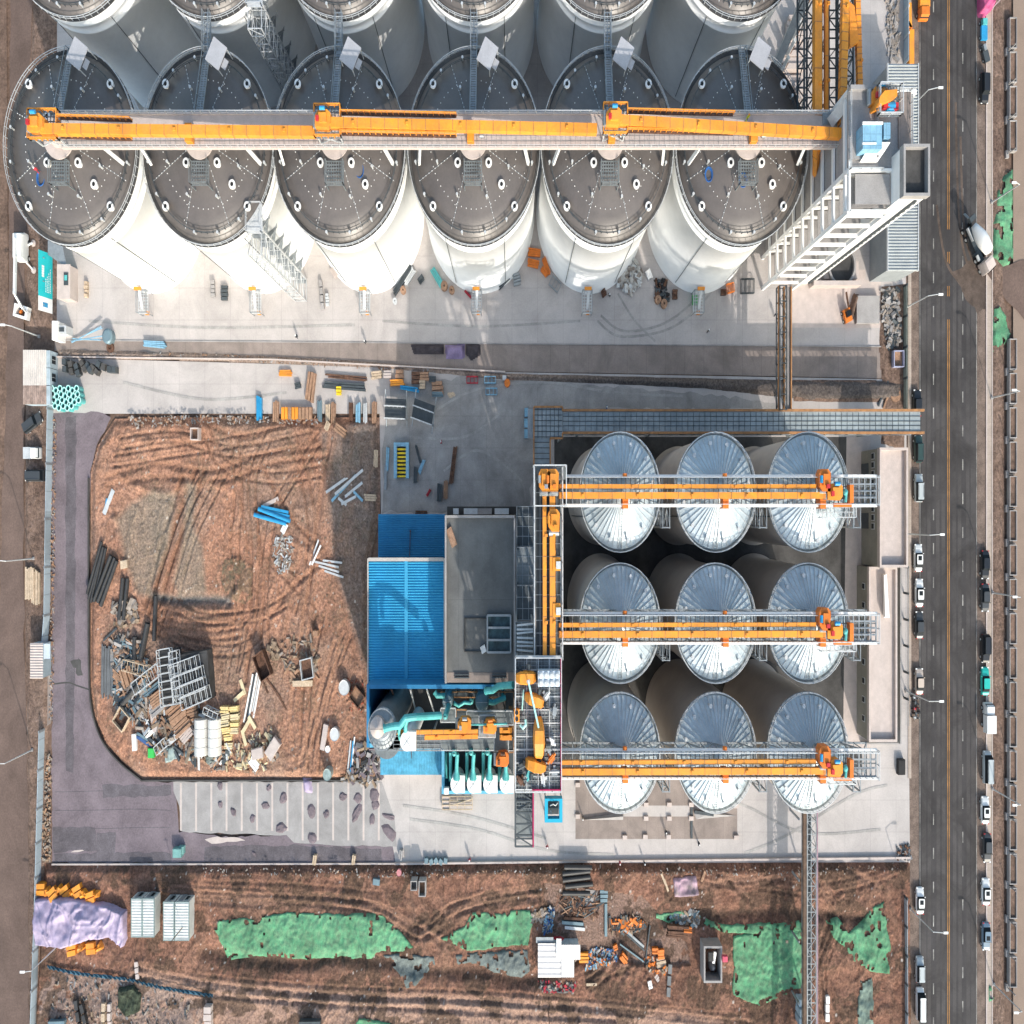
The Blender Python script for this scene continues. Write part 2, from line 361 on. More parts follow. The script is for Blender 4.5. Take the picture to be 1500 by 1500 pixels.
for px in ([(875,470),(905,492),(960,488),(1000,470),(1040,430),(1060,390)],[(880,462),(910,484),(955,480),(992,462),(1030,425),(1048,388)],[(905,430),(930,470),(960,500)],[(640,600),(700,570),(800,560),(900,575),(1000,580)],[(600,640),(680,640),(740,600)],[(650,690),(700,660),(760,700),(770,735)],[(560,470),(700,478),(850,470)],[(130,470),(300,480),(520,476)],[(1000,1150),(1090,1180),(1180,1220),(1290,1215)],[(1090,1250),(1150,1225),(1250,1165),(1300,1150)],[(600,1200),(700,1215),(800,1245),(900,1252)],[(590,1180),(690,1196),(800,1228)],[(180,560),(300,585),(420,575)]):
    TYZ=(globals().get('TYZ') or .0215)+.0012; strip('tyre_mark',px,.42,tyre,TYZ)
used=M('concrete_used',(.375,.36,.35),.9,var=.16,scale=.25,bscale=5,fine=.14,brick=(6,5,.05,.8,.93),stain=.28)
sheet('yard_worn_area',[(572,566),(680,552),(780,556),(900,566),(1030,576),(1138,590),(1138,600),(790,600),(780,690),(775,746),(560,750),(562,640)],used,.0035,amp=.4,step=1.5,seed=55)
lane2=M('asphalt_older',(.145,.13,.145),.95,var=.2,scale=.5,bump=.03,bscale=4,fine=.2,stain=.3)
for i,px in enumerate([[(78,1212),(140,1212),(142,1246),(78,1248)],[(142,1220),(170,1219),(169,1262),(142,1262)],[(96,610),(112,610),(108,1130),(96,1130)],[(300,1240),(420,1238),(560,1243),(560,1262),(300,1262)],[(150,1150),(250,1150),(252,1165),(150,1168)],[(80,1250),(250,1249),(250,1263),(80,1263)]]):
    sheet('lane_patch',px,lane2,.0125+.0006*i,amp=.22,step=1.2,seed=60+i)
for i,v in enumerate((1160,1187,1214)): strip('lane_seam',[(80,v),(110,v+random.uniform(-1,1)),(150,v+random.uniform(-2,2)),(200,v+random.uniform(-2,2)),(250,v+random.uniform(-2,2))],.11,lane2,.0172+.0003*i)
for i,(u,v) in enumerate([(112,1246),(330,1233)]): sheet('lane_puddle',[(u-9,v+2),(u-3,v-1),(u+8,v-2),(u+11,v),(u+2,v+2)] if not i else [(u-30,v-3),(u-12,v-7),(u+20,v-6),(u+30,v-2),(u+10,v),(u-20,v+3)],conc_pale,.018,amp=.1,step=1,seed=70+i)
strip('lane_seam',[(78,1002),(100,1000),(112,1004),(130,1010)],.25,conc_dark,.017)
sheet('lane_scar',[(103,968),(112,962),(118,972),(123,985),(117,990),(108,984)],conc_dark,.0185,amp=.6,step=.7,seed=81)
# roads (east)
ROAD=lambda x0,x1,mat,z,name: sheet(name,[(x0,-260),(x1,-260),(x1,1760),(x0,1760)],mat,z)
ROAD(1327,1348,shoulder,-.02,'road_shoulder'); ROAD(1346,1431,asph,0,'road'); ROAD(1429,1446,shoulder,-.015,'road_shoulder')
ROAD(1445.5,1452.5,pave,.1,'pavement'); ROAD(1484,1560,beige,.02,'service_road'); ROAD(1560,2600,base,-.01,'far_ground')
kb=MB(); a=P(1444,0);b=P(1445.5,0); kb.bx(a[0],b[0],-190,190,-.02,.14); a=P(1452.5,0);b=P(1453.5,0); kb.bx(a[0],b[0],-190,190,-.02,.2); kb.build('kerb',conc_pale,kind='structure')
kb=MB(); a=P(1330,0);b=P(1334.5,0); kb.bx(a[0],b[0],P(0,1140)[1],190,-.02,.12); kb.build('kerb_walk',pave,kind='structure')
ml=MB(); mw=MB()
for x in (1388.2,1390.6):
    a=P(x-.55,0)[0];b=P(x+.55,0)[0]
    for y0,y1 in ((-260,336),(369,386),(419,434),(468,1760)): ml.bx(a,b,P(0,y1)[1],P(0,y0)[1],.004,.008)
ml.build('road_centre_lines',yline,kind='structure')
for x in (1347.6,1430.5): a=P(x-.4,0)[0];b=P(x+.4,0)[0]; mw.bx(a,b,-190,190,.004,.008)
for x,off in ((1367.4,2),(1410.3,28)):
    for k in range(-6,36):
        y=off+k*49.6; a=P(x-.7,0)[0];b=P(x+.7,0)[0]; mw.bx(a,b,P(0,y+16)[1],P(0,y)[1],.004,.008)
mw.build('road_lane_lines',wline,kind='structure')
sheet('side_road',[(1430,395),(1445,400),(1475,440),(1500,470),(1600,520),(1600,330),(1480,390),(1462,385),(1440,360)],dirtroad,.106,amp=.3,step=2,seed=3)
worn=M('worn_asphalt',(.078,.072,.072),.9,var=.2,scale=.15,bscale=8,fine=.2,stain=.45)
for k_,(x_,w_) in enumerate(((1353,1.0),(1361,.8),(1374,.8),(1382,.8),(1398,.8),(1406,.8),(1418,.8),(1426,1.2))): strip('wheel_lane',[(x_,-240),(x_+.5,300),(x_-.4,700),(x_+.4,1100),(x_,1740)],w_,worn,.0012+.0002*k_)
sheet('mud_spill',[(1398,395),(1425,380),(1446,392),(1446,452),(1432,462),(1410,430)],M('mud',(.12,.09,.075),.95,var=.3,scale=.6,bscale=5,fine=.2,stain=.3),.0095,amp=.5,step=1.2,seed=91)
for k_,px in enumerate([[(1400,150),(1404,300),(1415,380),(1440,420)],[(1407,200),(1412,330),(1428,390),(1450,430)],[(1372,300),(1385,380),(1410,415),(1450,428)]]): strip('tyre_mark',px,.5,M('mud',(0,0,0)),.011+.001*k_)
# roads (west)
sheet('verge',[(-900,-260),(8,-260),(12,500),(0,1760),(-900,1760)],base,-.03)
sheet('west_road',[(18,-260),(62,-260),(40,150),(36,500),(35,800),(36,1000),(42,1200),(42,1760),(-16,1760),(-4,1000),(8,600),(12,400)],dirtroad,0,amp=.25,step=2.5,seed=8)
sheet('west_verge',[(36,-260),(80,-260),(80,1760),(42,1760),(36,900)],base,-.04,amp=.2,step=3)
sheet('gate_apron',[(43,960),(76,960),(76,1060),(40,1075)],conc2,.0,amp=.3,step=1.5)
# ---------------------------------------------------------------- relief of the two earth plots
def lin(a,b,t): return a+(b-a)*t
ruts=[smoothline(G(p)) for p in (
 [(160,700),(230,680),(310,690),(380,668),(470,655)],[(160,712),(240,700),(330,704),(400,680),(480,668)],
 [(290,690),(262,760),(240,830),(222,900)],[(302,692),(276,765),(252,835),(236,900)],[(270,700),(238,800),(216,890)],
 [(486,640),(470,740),(460,830),(440,960),(428,1050),(440,1130)],[(500,950),(480,1020),(462,1080),(450,1130)],[(492,940),(470,1020),(450,1090),(440,1130)],
 [(230,890),(290,902),(350,896),(360,880)],[(236,905),(300,914),(352,905)],[(240,918),(300,925),(356,918)],[(250,932),(300,938),(352,930)],
 [(356,740),(370,850),(368,930),(362,1000)],[(376,740),(388,850),(384,940)],[(300,620),(360,640),(420,622),(470,626)],[(390,690),(430,760),(470,800)],[(400,900),(430,860),(480,820)])]
veins=[smoothline(G(p)) for p in ([(165,690),(230,720),(300,705),(345,720)],[(170,640),(230,650),(280,640)],[(170,760),(190,830),(212,890)],[(330,730),(340,800),(352,860),(330,880)],[(410,760),(440,800),(500,830)])]
trench=smoothline(G([(228,874),(260,879),(300,878),(336,880)]))
netarea=G([(172,760),(196,735),(230,718),(262,722),(250,800),(226,860),(228,876),(205,872),(190,830)]); netarea2=G([(275,700),(290,712),(286,770),(300,800),(304,870),(262,878),(255,850),(270,790)])
dark_bush=G([(330,820),(352,815),(372,830),(376,870),(360,885),(335,875),(326,850)])
pileA=G([(150,900),(200,900),(240,940),(330,960),(400,1010),(410,1100),(300,1130),(220,1110),(165,1060),(150,980)])
def churn(x,y,s,sc):
    wx=x+3.2*(fbm(x*.12,y*.12,s+40,3)-.5)*4; wy=y+3.2*(fbm(x*.12,y*.12,s+50,3)-.5)*4
    n=fbm(wx*sc,wy*sc*.55,s,4); return (1-np.abs(2*n-1)*2.2).clip(0,1)**3
def plotH(x,y):
    fr_=np.full(x.shape,1e9)
    for r_ in fine_r: fr_=np.minimum(fr_,dline(x,y,r_))
    h=.25+.55*fbm(x*.09,y*.09,1,4)+.26*fbm(x*.6,y*.6,5,4)+.12*vn(x*2.4,y*2.4,9)
    h=h+.20*churn(x,y,101,.22)+.10*churn(x,y,131,.55)-.20*np.exp(-(fr_/.22)**2)+.09*np.exp(-((fr_-.5)/.2)**2)
    k_=.25+1.2*fbm(x*.2,y*.2,91,3)
    for r_ in ruts: d=dline(x,y,r_); h=h-k_*(.22*np.exp(-(d/.35)**2)-.10*np.exp(-((d-.8)/.3)**2))
    for r_ in veins: d=dline(x,y,r_); h=h+.4*np.exp(-(d/.7)**2)*(vn(x*.8,y*.8,3)+.3)
    d=dline(x,y,trench); h=h-.9*np.exp(-(d/.9)**2)
    b=inpoly(x,y,dark_bush); h=h+np.where(b,.25*vn(x*2.2,y*2.2,4),0)
    return h
def pair(px,w=.85,n=7):
    c=[Vector(p) for p in smoothline(G(px),n)]; out=[]
    for s_ in (-1,1):
        l_=[]
        for i,p in enumerate(c):
            d=(c[min(i+1,len(c)-1)]-c[max(i-1,0)]).normalized(); l_.append((p[0]-d[1]*w*s_,p[1]+d[0]*w*s_))
        out.append(l_)
    return out
fine_r=[l_ for px in ([(345,640),(352,720),(346,800),(352,900),(340,1000)],[(395,640),(372,700),(376,800),(372,900),(352,1010)],[(470,640),(430,700),(400,760),(388,860),(392,960)],[(180,650),(260,640),(350,662),(460,640)],[(170,676),(240,664),(330,650),(420,634)],[(300,700),(270,760),(240,850),(226,900)],[(330,690),(286,780),(262,860),(240,930)],[(510,930),(484,1000),(470,1060),(462,1130)],[(470,900),(452,1000),(446,1120)],[(400,820),(440,860),(470,920)],[(250,880),(300,905),(380,900),(420,880)],[(430,640),(452,720),(458,800),(440,900)],[(200,900),(280,945),(350,950),(380,930)],[(300,620),(330,680),(400,700),(470,690)]) for l_ in pair(px)]
fine_f=[l_ for px in ([(210,1414),(330,1436),(520,1450),(760,1460),(1090,1492)],[(220,1430),(350,1450),(560,1464),(900,1484)],[(240,1300),(440,1312),(560,1330),(615,1362),(650,1336),(720,1312),(790,1302)],[(300,1296),(420,1300),(560,1312)],[(840,1420),(900,1400),(940,1420)],[(860,1440),(915,1412),(960,1440)],[(1110,1290),(1190,1300),(1270,1285),(1310,1270)],[(1190,1280),(1225,1340),(1200,1420),(1215,1500)],[(1000,1270),(1080,1290),(1150,1275)]) for l_ in pair(px)]
def mixc(c,w,k): return [c[i]*(1-w)+k[i]*w for i in range(3)]
def plotC(x,y):
    n=fbm(x*.12,y*.12,11,5); n2=fbm(x*.7,y*.7,13,4); n3=vn(x*3.1,y*3.1,17)
    c=[lin(.37,.50,n)*(.8+.4*n2),lin(.19,.285,n)*(.8+.4*n2),lin(.125,.20,n)*(.8+.4*n2)]
    c=mixc(c,.55*np.clip((fbm(x*.09,y*.09,77,4)-.52)*6,0,1),(.31,.235,.19)); c=mixc(c,.4*np.clip((fbm(x*.3,y*.3,79,4)-.56)*8,0,1),(.20,.12,.09))
    for r_ in fine_r: c=mixc(c,.45*np.exp(-(dline(x,y,r_)/.25)**2),(.20,.115,.08))
    grey_shade=G([(468,628),(556,612),(557,1000),(541,1004),(489,832),(482,740),(474,690)]); dd=dline(x,y,grey_shade,True); w=np.clip(np.where(inpoly(x,y,grey_shade),dd,-dd)/1.5+.3+.4*(n2-.5),0,1)*.8; c=mixc(c,w,(.19,.17,.155))  # grey soil, with the warehouse shadow also painted into its colour
    ch=churn(x,y,101,.22); c=mixc(c,.45*ch,(.36,.225,.16)); c2_=churn(x,y,131,.55); c=mixc(c,.4*c2_,(.15,.085,.06))
    for i,r_ in enumerate(ruts):
        d=dline(x,y,r_)*(1+.5*n2); k=(.37,.215,.15) if i in (5,6,7) else ((.20,.105,.07) if i in (2,3,4) else (.31,.17,.115)); c=mixc(c,.75*np.exp(-(d/(1.6 if i in (5,6,7) else .9))**2),k)
    for a in (netarea,netarea2): 
        d=dline(x,y,a,True); w=np.clip(np.where(inpoly(x,y,a),d,-d)/1.2+.4,0,1)*.72; c=mixc(c,w,(.26,.225,.18))
    w=np.where(inpoly(x,y,dark_bush),.7*(n2>.45),0)+.35*(fbm(x*.25,y*.25,33,3)>.6)*(n3>.5); c=mixc(c,w*.8,(.13,.12,.085))
    d=dline(x,y,trench); c=mixc(c,.8*np.exp(-(d/.8)**2),(.13,.15,.15))
    w=np.where(inpoly(x,y,pileA),.45*n2,0); c=mixc(c,w,(.30,.22,.18))
    sp=(_h(np.floor(x*3.7),np.floor(y*3.7),5)>.992)*(n2>.5); c=mixc(c,sp*.8,(.55,.5,.45))
    return c
plot_px=[(168,614),(260,611),(400,614),(556,612),(557,700),(556,755),(540,830),(538,1005),(550,1040),(552,1142),(208,1141),(180,1116),(156,1088),(140,1050),(133,1000),(134,690),(144,652)]
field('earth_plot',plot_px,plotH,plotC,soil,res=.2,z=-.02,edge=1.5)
kb=MB(); cv=smoothline([(130,700),(130,900),(131,1000),(137,1050),(153,1090),(179,1120),(208,1143)],5)+[(545,1143)]
for a,b in zip(cv[:-1],cv[1:]): kb.beam(P(*a,.2),P(*b,.2),.25,.5)
kb.build('plot_kerb',conc_dark,kind='structure')
# the long field to the south
fr=[smoothline(G(p)) for p in (
 [(240,1300),(330,1308),(440,1312),(540,1320),(590,1345),(615,1358),(640,1346),(665,1322),(720,1312),(790,1300)],[(240,1310),(330,1318),(440,1322),(530,1332),(580,1352),(615,1370),(650,1354),(680,1330),(730,1320),(790,1312)],
 [(200,1410),(280,1430),(380,1445),(500,1455),(700,1462),(900,1475),(1100,1495)],[(200,1424),(280,1444),(380,1458),(500,1470),(700,1476),(900,1490)],
 [(600,1300),(610,1350),(650,1380),(655,1420)],[(500,1395),(505,1430)],[(1195,1280),(1215,1330),(1195,1400),(1210,1490)],[(1240,1270),(1290,1300)],[(1000,1300),(1060,1290),(1140,1285)],[(1060,1280),(1100,1320)],[(890,1400),(860,1440)],[(905,1400),(880,1440)],[(920,1410),(900,1450)])]
road_s=G([(200,1408),(300,1425),(500,1438),(800,1452),(1050,1480),(1100,1520),(60,1520),(150,1450)])
conc_bits=G([(795,1290),(940,1310),(1005,1380),(1010,1410),(960,1415),(880,1400),(800,1372)])
bricks=G([(80,1420),(240,1432),(300,1470),(300,1520),(60,1520),(62,1450)])
def bankd(x,y): return fbm(x*.05,y*.2,41,4)
ridge=smoothline(G([(300,1392),(420,1408),(520,1400),(640,1420),(700,1420),(780,1432),(900,1380),(985,1345),(1060,1338),(1170,1335),(1260,1345)]))
def fieldH(x,y):
    fr_=np.full(x.shape,1e9)
    for r_ in fine_f: fr_=np.minimum(fr_,dline(x,y,r_))
    h=.3+.7*bankd(x,y)+.3*fbm(x*.5,y*.5,25,4)+.14*vn(x*2.3,y*2.3,29)
    h=h+.24*churn(x,y,201,.2)+.14*churn(x,y,231,.5)-.12*np.exp(-(fr_/.22)**2)+.09*np.exp(-((fr_-.5)/.2)**2)
    k_=.3+1.1*fbm(x*.2,y*.2,95,3)
    for i,r_ in enumerate(fr): d=dline(x,y,r_); h=h-k_*(.26*np.exp(-(d/.4)**2)-.12*np.exp(-((d-.9)/.35)**2))
    d=dline(x,y,ridge); h=h-.7*np.exp(-(d/1.1)**2)
    w=np.where(inpoly(x,y,conc_bits),.8,0); h=h*(1-w)+.25*w
    return h
def fieldC(x,y):
    n=fbm(x*.1,y*.16,51,5); n2=fbm(x*.8,y*.8,53,4); n3=vn(x*3,y*3,57)
    c=[lin(.19,.35,n)*(.72+.5*n2),lin(.10,.185,n)*(.72+.5*n2),lin(.072,.13,n)*(.72+.5*n2)]
    for r_ in fine_f: c=mixc(c,.28*np.exp(-(dline(x,y,r_)/.25)**2),(.15,.09,.065))
    c=mixc(c,.4*churn(x,y,201,.2),(.27,.165,.12)); c=mixc(c,.5*churn(x,y,231,.5),(.09,.06,.045))
    for i,r_ in enumerate(fr): d=dline(x,y,r_); c=mixc(c,.8*np.exp(-(d/.9)**2),(.27,.16,.115))
    d=dline(x,y,road_s,True); w=np.clip(np.where(inpoly(x,y,road_s),d,-d)/2,0,1)*.7; c=mixc(c,w*1.25,(.37,.245,.19))
    c=mixc(c,np.where(inpoly(x,y,conc_bits),.75*(n2>.3),0),(.27,.19,.155))
    c=mixc(c,np.where(inpoly(x,y,bricks),.7*(n2>.35),0),(.30,.23,.20))
    w=.75*(fbm(x*.22,y*.3,63,4)>.55)*(n2>.35); c=mixc(c,w,(.10,.068,.05))
    c=mixc(c,.7*np.exp(-(dline(x,y,ridge)/1.0)**2),(.07,.05,.04))
    sp=(_h(np.floor(x*3.5),np.floor(y*3.5),8)>.992)*(n>.5); c=mixc(c,sp*.8,(.55,.5,.46))
    return c
field_px=[(66,1266),(575,1266),(1332,1262),(1334,1560),(50,1560),(52,1480)]
field('earth_field',field_px,fieldH,fieldC,soil,res=.22,z=-.02,edge=1.2)
kb=MB(); kb.beam(P(578,1265,.25),P(1333,1256,.25),.3,.5); kb.beam(P(76,1266,.1),P(578,1265,.1),.25,.3); kb.build('yard_kerb',conc_pale,kind='structure')
# rubble strip between the drain and the yard
def bH(x,y): return .15+.8*fbm(x*.35,y*.5,71,4)
def bC(x,y):
    n=fbm(x*.5,y*.5,73,4); t=np.clip((x+5)/30,0,1); c=[lin(.22,.38,n),lin(.16,.30,n),lin(.13,.25,n)]; return mixc(c,t*.75,(.09,.085,.085))
field('rubble_bank',[(84,511),(300,517),(520,528),(735,546),(1150,556),(1325,558),(1325,586),(1190,588),(1030,570),(860,562),(745,558),(560,540),(300,528),(84,524)],bH,bC,soil,res=.25,z=-.05,edge=.8)
def sH(x,y): return .05+.35*fbm(x*.4,y*.4,81,4)
def sC(x,y):
    n=fbm(x*.3,y*.3,83,5); n2=fbm(x*1.2,y*1.2,85,3); return [lin(.15,.27,n)*(.7+.6*n2),lin(.10,.19,n)*(.7+.6*n2),lin(.08,.15,n)*(.7+.6*n2)]
field('verge_east',[(1453,-260),(1471,-260),(1471,1760),(1453,1760)],sH,sC,soil,res=.3,z=-.05,edge=.8)
field('verge_inner_east',[(1290,420),(1327,415),(1327,600),(1325,660),(1290,650),(1295,560),(1280,556),(1160,556),(1162,588),(1290,590),(1292,556),(1288,500)],sH,sC,soil,res=.3,z=-.03,edge=.5)
field('verge_northwest',[(60,-260),(84,-260),(84,480),(40,480),(44,150)],sH,sC,soil,res=.35,z=-.03,edge=.5)
field('verge_west',[(38,580),(76,520),(72,900),(66,1200),(56,1500),(48,1700),(41,1700),(42,1200),(38,900)],sH,sC,soil,res=.3,z=-.02,edge=.5)
# ================================================================ big white silos
def ringrail(m,cx,cy,r,z,h=1.1,n=40,t=.05,a0=0,a1=2*PI):
    pts=[(cx+r*math.cos(a0+(a1-a0)*i/n),cy+r*math.sin(a0+(a1-a0)*i/n),z) for i in range(n+1)]
    for a,b in zip(pts[:-1],pts[1:]):
        for k in (h,h*.55): m.beam((a[0],a[1],a[2]+k),(b[0],b[1],b[2]+k),t*2)
        m.beam(a,(a[0],a[1],a[2]+h),t*2)
RB=12.2; HB=28.8; AP=32.4
def cz(r): return HB+.15+(AP-HB-.15)*(1-r/(RB-.15))
def big_silo(p,label,bridge=True):
    t=T('grain_silo',label,'silo',p,'large white grain silos'); xf=L(p)
    m=MB(xf); m.lathe((0,0,0),[(RB+.35,0),(RB+.35,.5),(RB,.5),(RB,24.2),(RB+.12,24.25),(RB+.12,24.7),(RB,24.75),(RB,26.2),(RB+.12,26.25),(RB+.12,26.7),(RB,26.75),(RB,HB-.25)],96,cap=False)
    m.build('wall',wall_white,t,smooth=True)
    m=MB(xf); m.lathe((0,0,0),[(RB,HB-.25),(RB+.5,HB-.25),(RB+.5,HB-.05),(RB-.1,HB-.05),(RB-.1,HB-.25)],96,cap=False); m.build('rim_walkway',conc_dark,t,smooth=False)
    m=MB(xf); m.lathe((0,0,0),[(RB-.1,HB-.1)]+[(r,cz(r)) for r in (RB-.2,9,6,3,1.6)],96,cap=False); m.build('roof',roof_dark,t,smooth=True)
    m=MB(xf); m.lathe((0,0,0),[(2.1,cz(2.2)-.3),(2.1,32.7),(2.85,32.75),(2.85,33.0)],40); m.build('cap',conc_pale,t)
    m=MB(xf); ringrail(m,0,0,RB+.45,HB-.05,n=64,t=.035); m.build('railing',steel_l,t)
    m=MB(xf); ringrail(m,0,0,RB-1.1,cz(RB-1.1),h=.9,n=60,t=.035); m.build('inner_railing',steel_d,t)
    for a in (-62,-118): m=MB(xf); m.tube(((RB+.1)*math.cos(R(a)),(RB+.1)*math.sin(R(a)),.5),((RB+.1)*math.cos(R(a)),(RB+.1)*math.sin(R(a)),26),.06,n=5); m.build('conductor',steel_d,t)
    # large vents: white collars with a dark throat
    big=[(11*math.cos(R(a)),11*math.sin(R(a))) for a in (45,135,-45,-135)]+[(2.9,2.9),(-2.9,2.9),(2.9,-2.9),(-2.9,-2.9),(5.3,-5.3)]
    for x,y in big:
        z=cz(math.hypot(x,y)); q=MB(xf); q.lathe((x,y,z-.3),[(.42,0),(.42,.8),(.62,.82),(.62,1.05),(.3,1.08)],16,cap=False); v=q.build('vent',white,t,smooth=False)
        q=MB(xf); q.lathe((x,y,z+.7),[(.3,0),(.3,.06)],12); q.build('throat',black,v)
    k=0
    for r_,n_,o in ((11.3,16,11),(7.3,8,20)):
        for i in range(n_):
            a=R(o+360*i/n_)
            if r_>11 and i%4==2: continue
            x,y=r_*math.cos(a),r_*math.sin(a); z=cz(r_)
            q=MB(xf); q.tube((x,y,z-.2),(x,y,z+.85),.15,n=8); q.tube((x,y,z+.85),(x,y,z+1.0),.22,n=8); q.build('vent_pipe',steel_l,t)
    q=MB(xf)
    for i in range(54):
        a=2*PI*i/54; x,y=8.2*math.cos(a),8.2*math.sin(a); q.box((x,y,cz(8.2)+.05),(.11,.11,.1))
    for j in range(8):
        a=R(22.5+45*j)
        for i in range(13):
            r_=3.4+i*.65; q.box((r_*math.cos(a),r_*math.sin(a),cz(r_)+.05),(.11,.11,.1))
            if i%3==1 and j%2: 
                for s in (-.5,.5): q.box((r_*math.cos(a)+s,r_*math.sin(a)+s*.6,cz(r_)+.05),(.10,.10,.1))
    q.build('roof_studs',white,t,kind='stuff')
    q=MB(xf)
    for s in (-1,1): q.tube((s*0.1,-3,cz(3)+.04),(s*.1,-3,cz(3)+.04),.02)
    for j in range(8):
        a=R(22.5+45*j); q.beam((3.2*math.cos(a),3.2*math.sin(a),cz(3.2)+.03),(11.4*math.cos(a),11.4*math.sin(a),cz(11.4)+.03),.05,.05)
    q.build('roof_cables',steel,t)
    # service landing south of the cap
    q=MB(xf); z=cz(3.2)+1.0; q.grate(-1.6,1.6,-5.9,-2.95,z,.45,.4,.16); q.rail([(-1.6,-2.95,z),(-1.6,-5.9,z),(1.6,-5.9,z),(1.6,-2.95,z)],r=.05)
    for x in (-1.6,1.6): q.beam((x,-6,z-1.9),(x,-6,z),.15)
    q.build('landing',grating,t)
    # stair strip from the cap to the north rim
    q=MB(xf); a=Vector((0,2.6,32.9)); b=Vector((0,RB+.3,HB+.5))
    for s in (-.55,.55):
        q.beam(a+Vector((s,0,0)),b+Vector((s,0,0)),.12,.2); q.beam(a+Vector((s,0,1)),b+Vector((s,0,1)),.08)
        for i in range(8): p_=a.lerp(b,i/7)+Vector((s,0,0)); q.beam(p_,p_+Vector((0,0,1)),.07)
    for i in range(28): p_=a.lerp(b,i/27); q.beam(p_-Vector((.55,0,0)),p_+Vector((.55,0,0)),.22,.05)
    q.build('stairs',steel,t)
    # square white canopy over the stair head at the rim
    a=R(76); cx_,cy_=(RB-1.1)*math.cos(a),(RB-1.1)*math.sin(a)
    q=MB(xf); q.box((cx_,cy_,HB+3.0),(2.9,3.3,.14),R(-30)); q.box((cx_+1.5,cy_-1.2,HB+2.7),(.9,1.3,.1),R(-30)); cn=q.build('canopy',M('canopy_grey',(.42,.42,.44),.6,var=.08),t)
    q=MB(xf)
    for i,j in ((-1,-1),(1,-1),(1,1),(-1,1)):
        v=Matrix.Rotation(R(-30),3,'Z')@Vector((i*1.3,j*1.5,0)); q.beam((cx_+v.x,cy_+v.y,HB-1),(cx_+v.x,cy_+v.y,HB+3),.12)
    q.build('canopy_post',steel_l,cn)
    return t
fx=[107,306,498,694.5,889,1085]
ordn=['leftmost','second','third','fourth','fifth','rightmost']
ext=['whose roof holds the bridge end','next to the tall scaffold stair','under the middle drive platform','at the centre of the row','under the third drive platform','beside the concrete tower']
first=None; FC=[]
for i,u in enumerate(fx):
    p=P(u,217,HB); p.z=0; FC.append(p)
    lb=f'large white silo, {ordn[i]} in the front row, {ext[i]}'
    if first is None: first=big_silo(p,lb)
    else: copy_thing(first,p,lb)
BC=[]
for i,p0 in enumerate(FC):
    p=Vector((p0[0],p0[1]+29.0,0)); BC.append(p)
    copy_thing(first,p,f'large white silo cut by the top edge, {ordn[i]} in the back row')
# catwalks from the back rims to the front rims
for i in (1,2,3,4):
    p=FC[i]; q=MB(); y0=p.y+RB-.2; y1=p.y+29-RB+.2; z=HB+.7
    for s in (-.6,.6): q.beam((p.x+s,y0,z),(p.x+s,y1,z),.15,.3); q.rail([(p.x+s,y0,z),(p.x+s,y1,z)],r=.04)
    q.grate(p.x-.6,p.x+.6,y0,y1,z+.05,.6,.5,.16)
    q.build('catwalk',steel,None,f'narrow steel catwalk linking the {ordn[i]} front silo to the silo behind it','catwalk','catwalks between silo rows',at=(p.x,y0,z))
    q=MB(); 
# bottom stairs of each front silo
for i,p in enumerate(FC):
    b=Vector((p.x-.9,p.y-RB-2.2,0)); t=T('access_stair',f'small caged access platform at the foot of the {ordn[i]} front silo','stair',b,'access platforms at the silo feet')
    q=MB(L(b)); 
    for x in (-1.1,1.1):
        for y in (-1.6,1.8): q.beam((x,y,0),(x,y,3.3),.1)
    q.rail([(-1.1,-1.6,2.2),(1.1,-1.6,2.2),(1.1,1.8,2.2),(-1.1,1.8,2.2)],r=.045,closed=True,post=3); q.build('frame',steel,t)
    q=MB(L(b)); q.grate(-1.1,1.1,-1.6,1.8,2.2,.5,.5,.14); q.build('deck',steel_l,t)
    q=MB(L(b)); q.beam((0,-1.0,2.5),(0.2,1.6,4.2),.55,.25); q.build('chute',steel_l,t)
    q=MB(L(b)); q.box((0,1.7,4.6),(1.6,.5,.35)); q.build('guard',yel,t); q=MB(L(b)); q.box((.3,-1.3,1.0),(.7,.6,.6)); q.build('valve_box',yel,t)
# low dark foundation pits beside the feet
for i,p in enumerate(FC):
    q=MB()
    for a in range(-118,-100,1):
        pass
# scaffold stair towers
def stair_tower(base,top,label):
    t=T('stair_tower',label,'stair tower',base,'lattice stair towers between silos'); q=MB(); b=Vector(base)
    q.truss(b+Vector((0,-1.4,0)),b+Vector((0,-1.4,top)),2.6,3.4,2.2,.1); q.build('frame',steel_l,t)
    q=MB(); 
    k=int(top/2.2)
    for i in range(k):
        z=i*2.2; s=1 if i%2 else -1
        q.beam(b+Vector((s*.6,1.3*s,z)),b+Vector((-s*.6+1.2*0,-1.3*s,z+2.2)),.9,.12)
        q.box(b+Vector((0,1.6*s,z)),(2.4,.9,.08))
    q.build('stair_flight',steel,t)
    q=MB(); q.box(b+Vector((0,-.2,top)),(3.0,3.8,.1)); q.rail([b+Vector(v) for v in ((-1.4,-2,top),(1.4,-2,top),(1.4,1.7,top),(-1.4,1.7,top))],closed=True); q.build('top_landing',steel_l,t)
p=P(441,396); stair_tower(p,HB,'galvanised scaffold stair tower rising between the second and third front silos')
stair_tower(Vector((p.x,p.y+29,0)),HB,'lattice stair tower in shade between the second and third back silos')
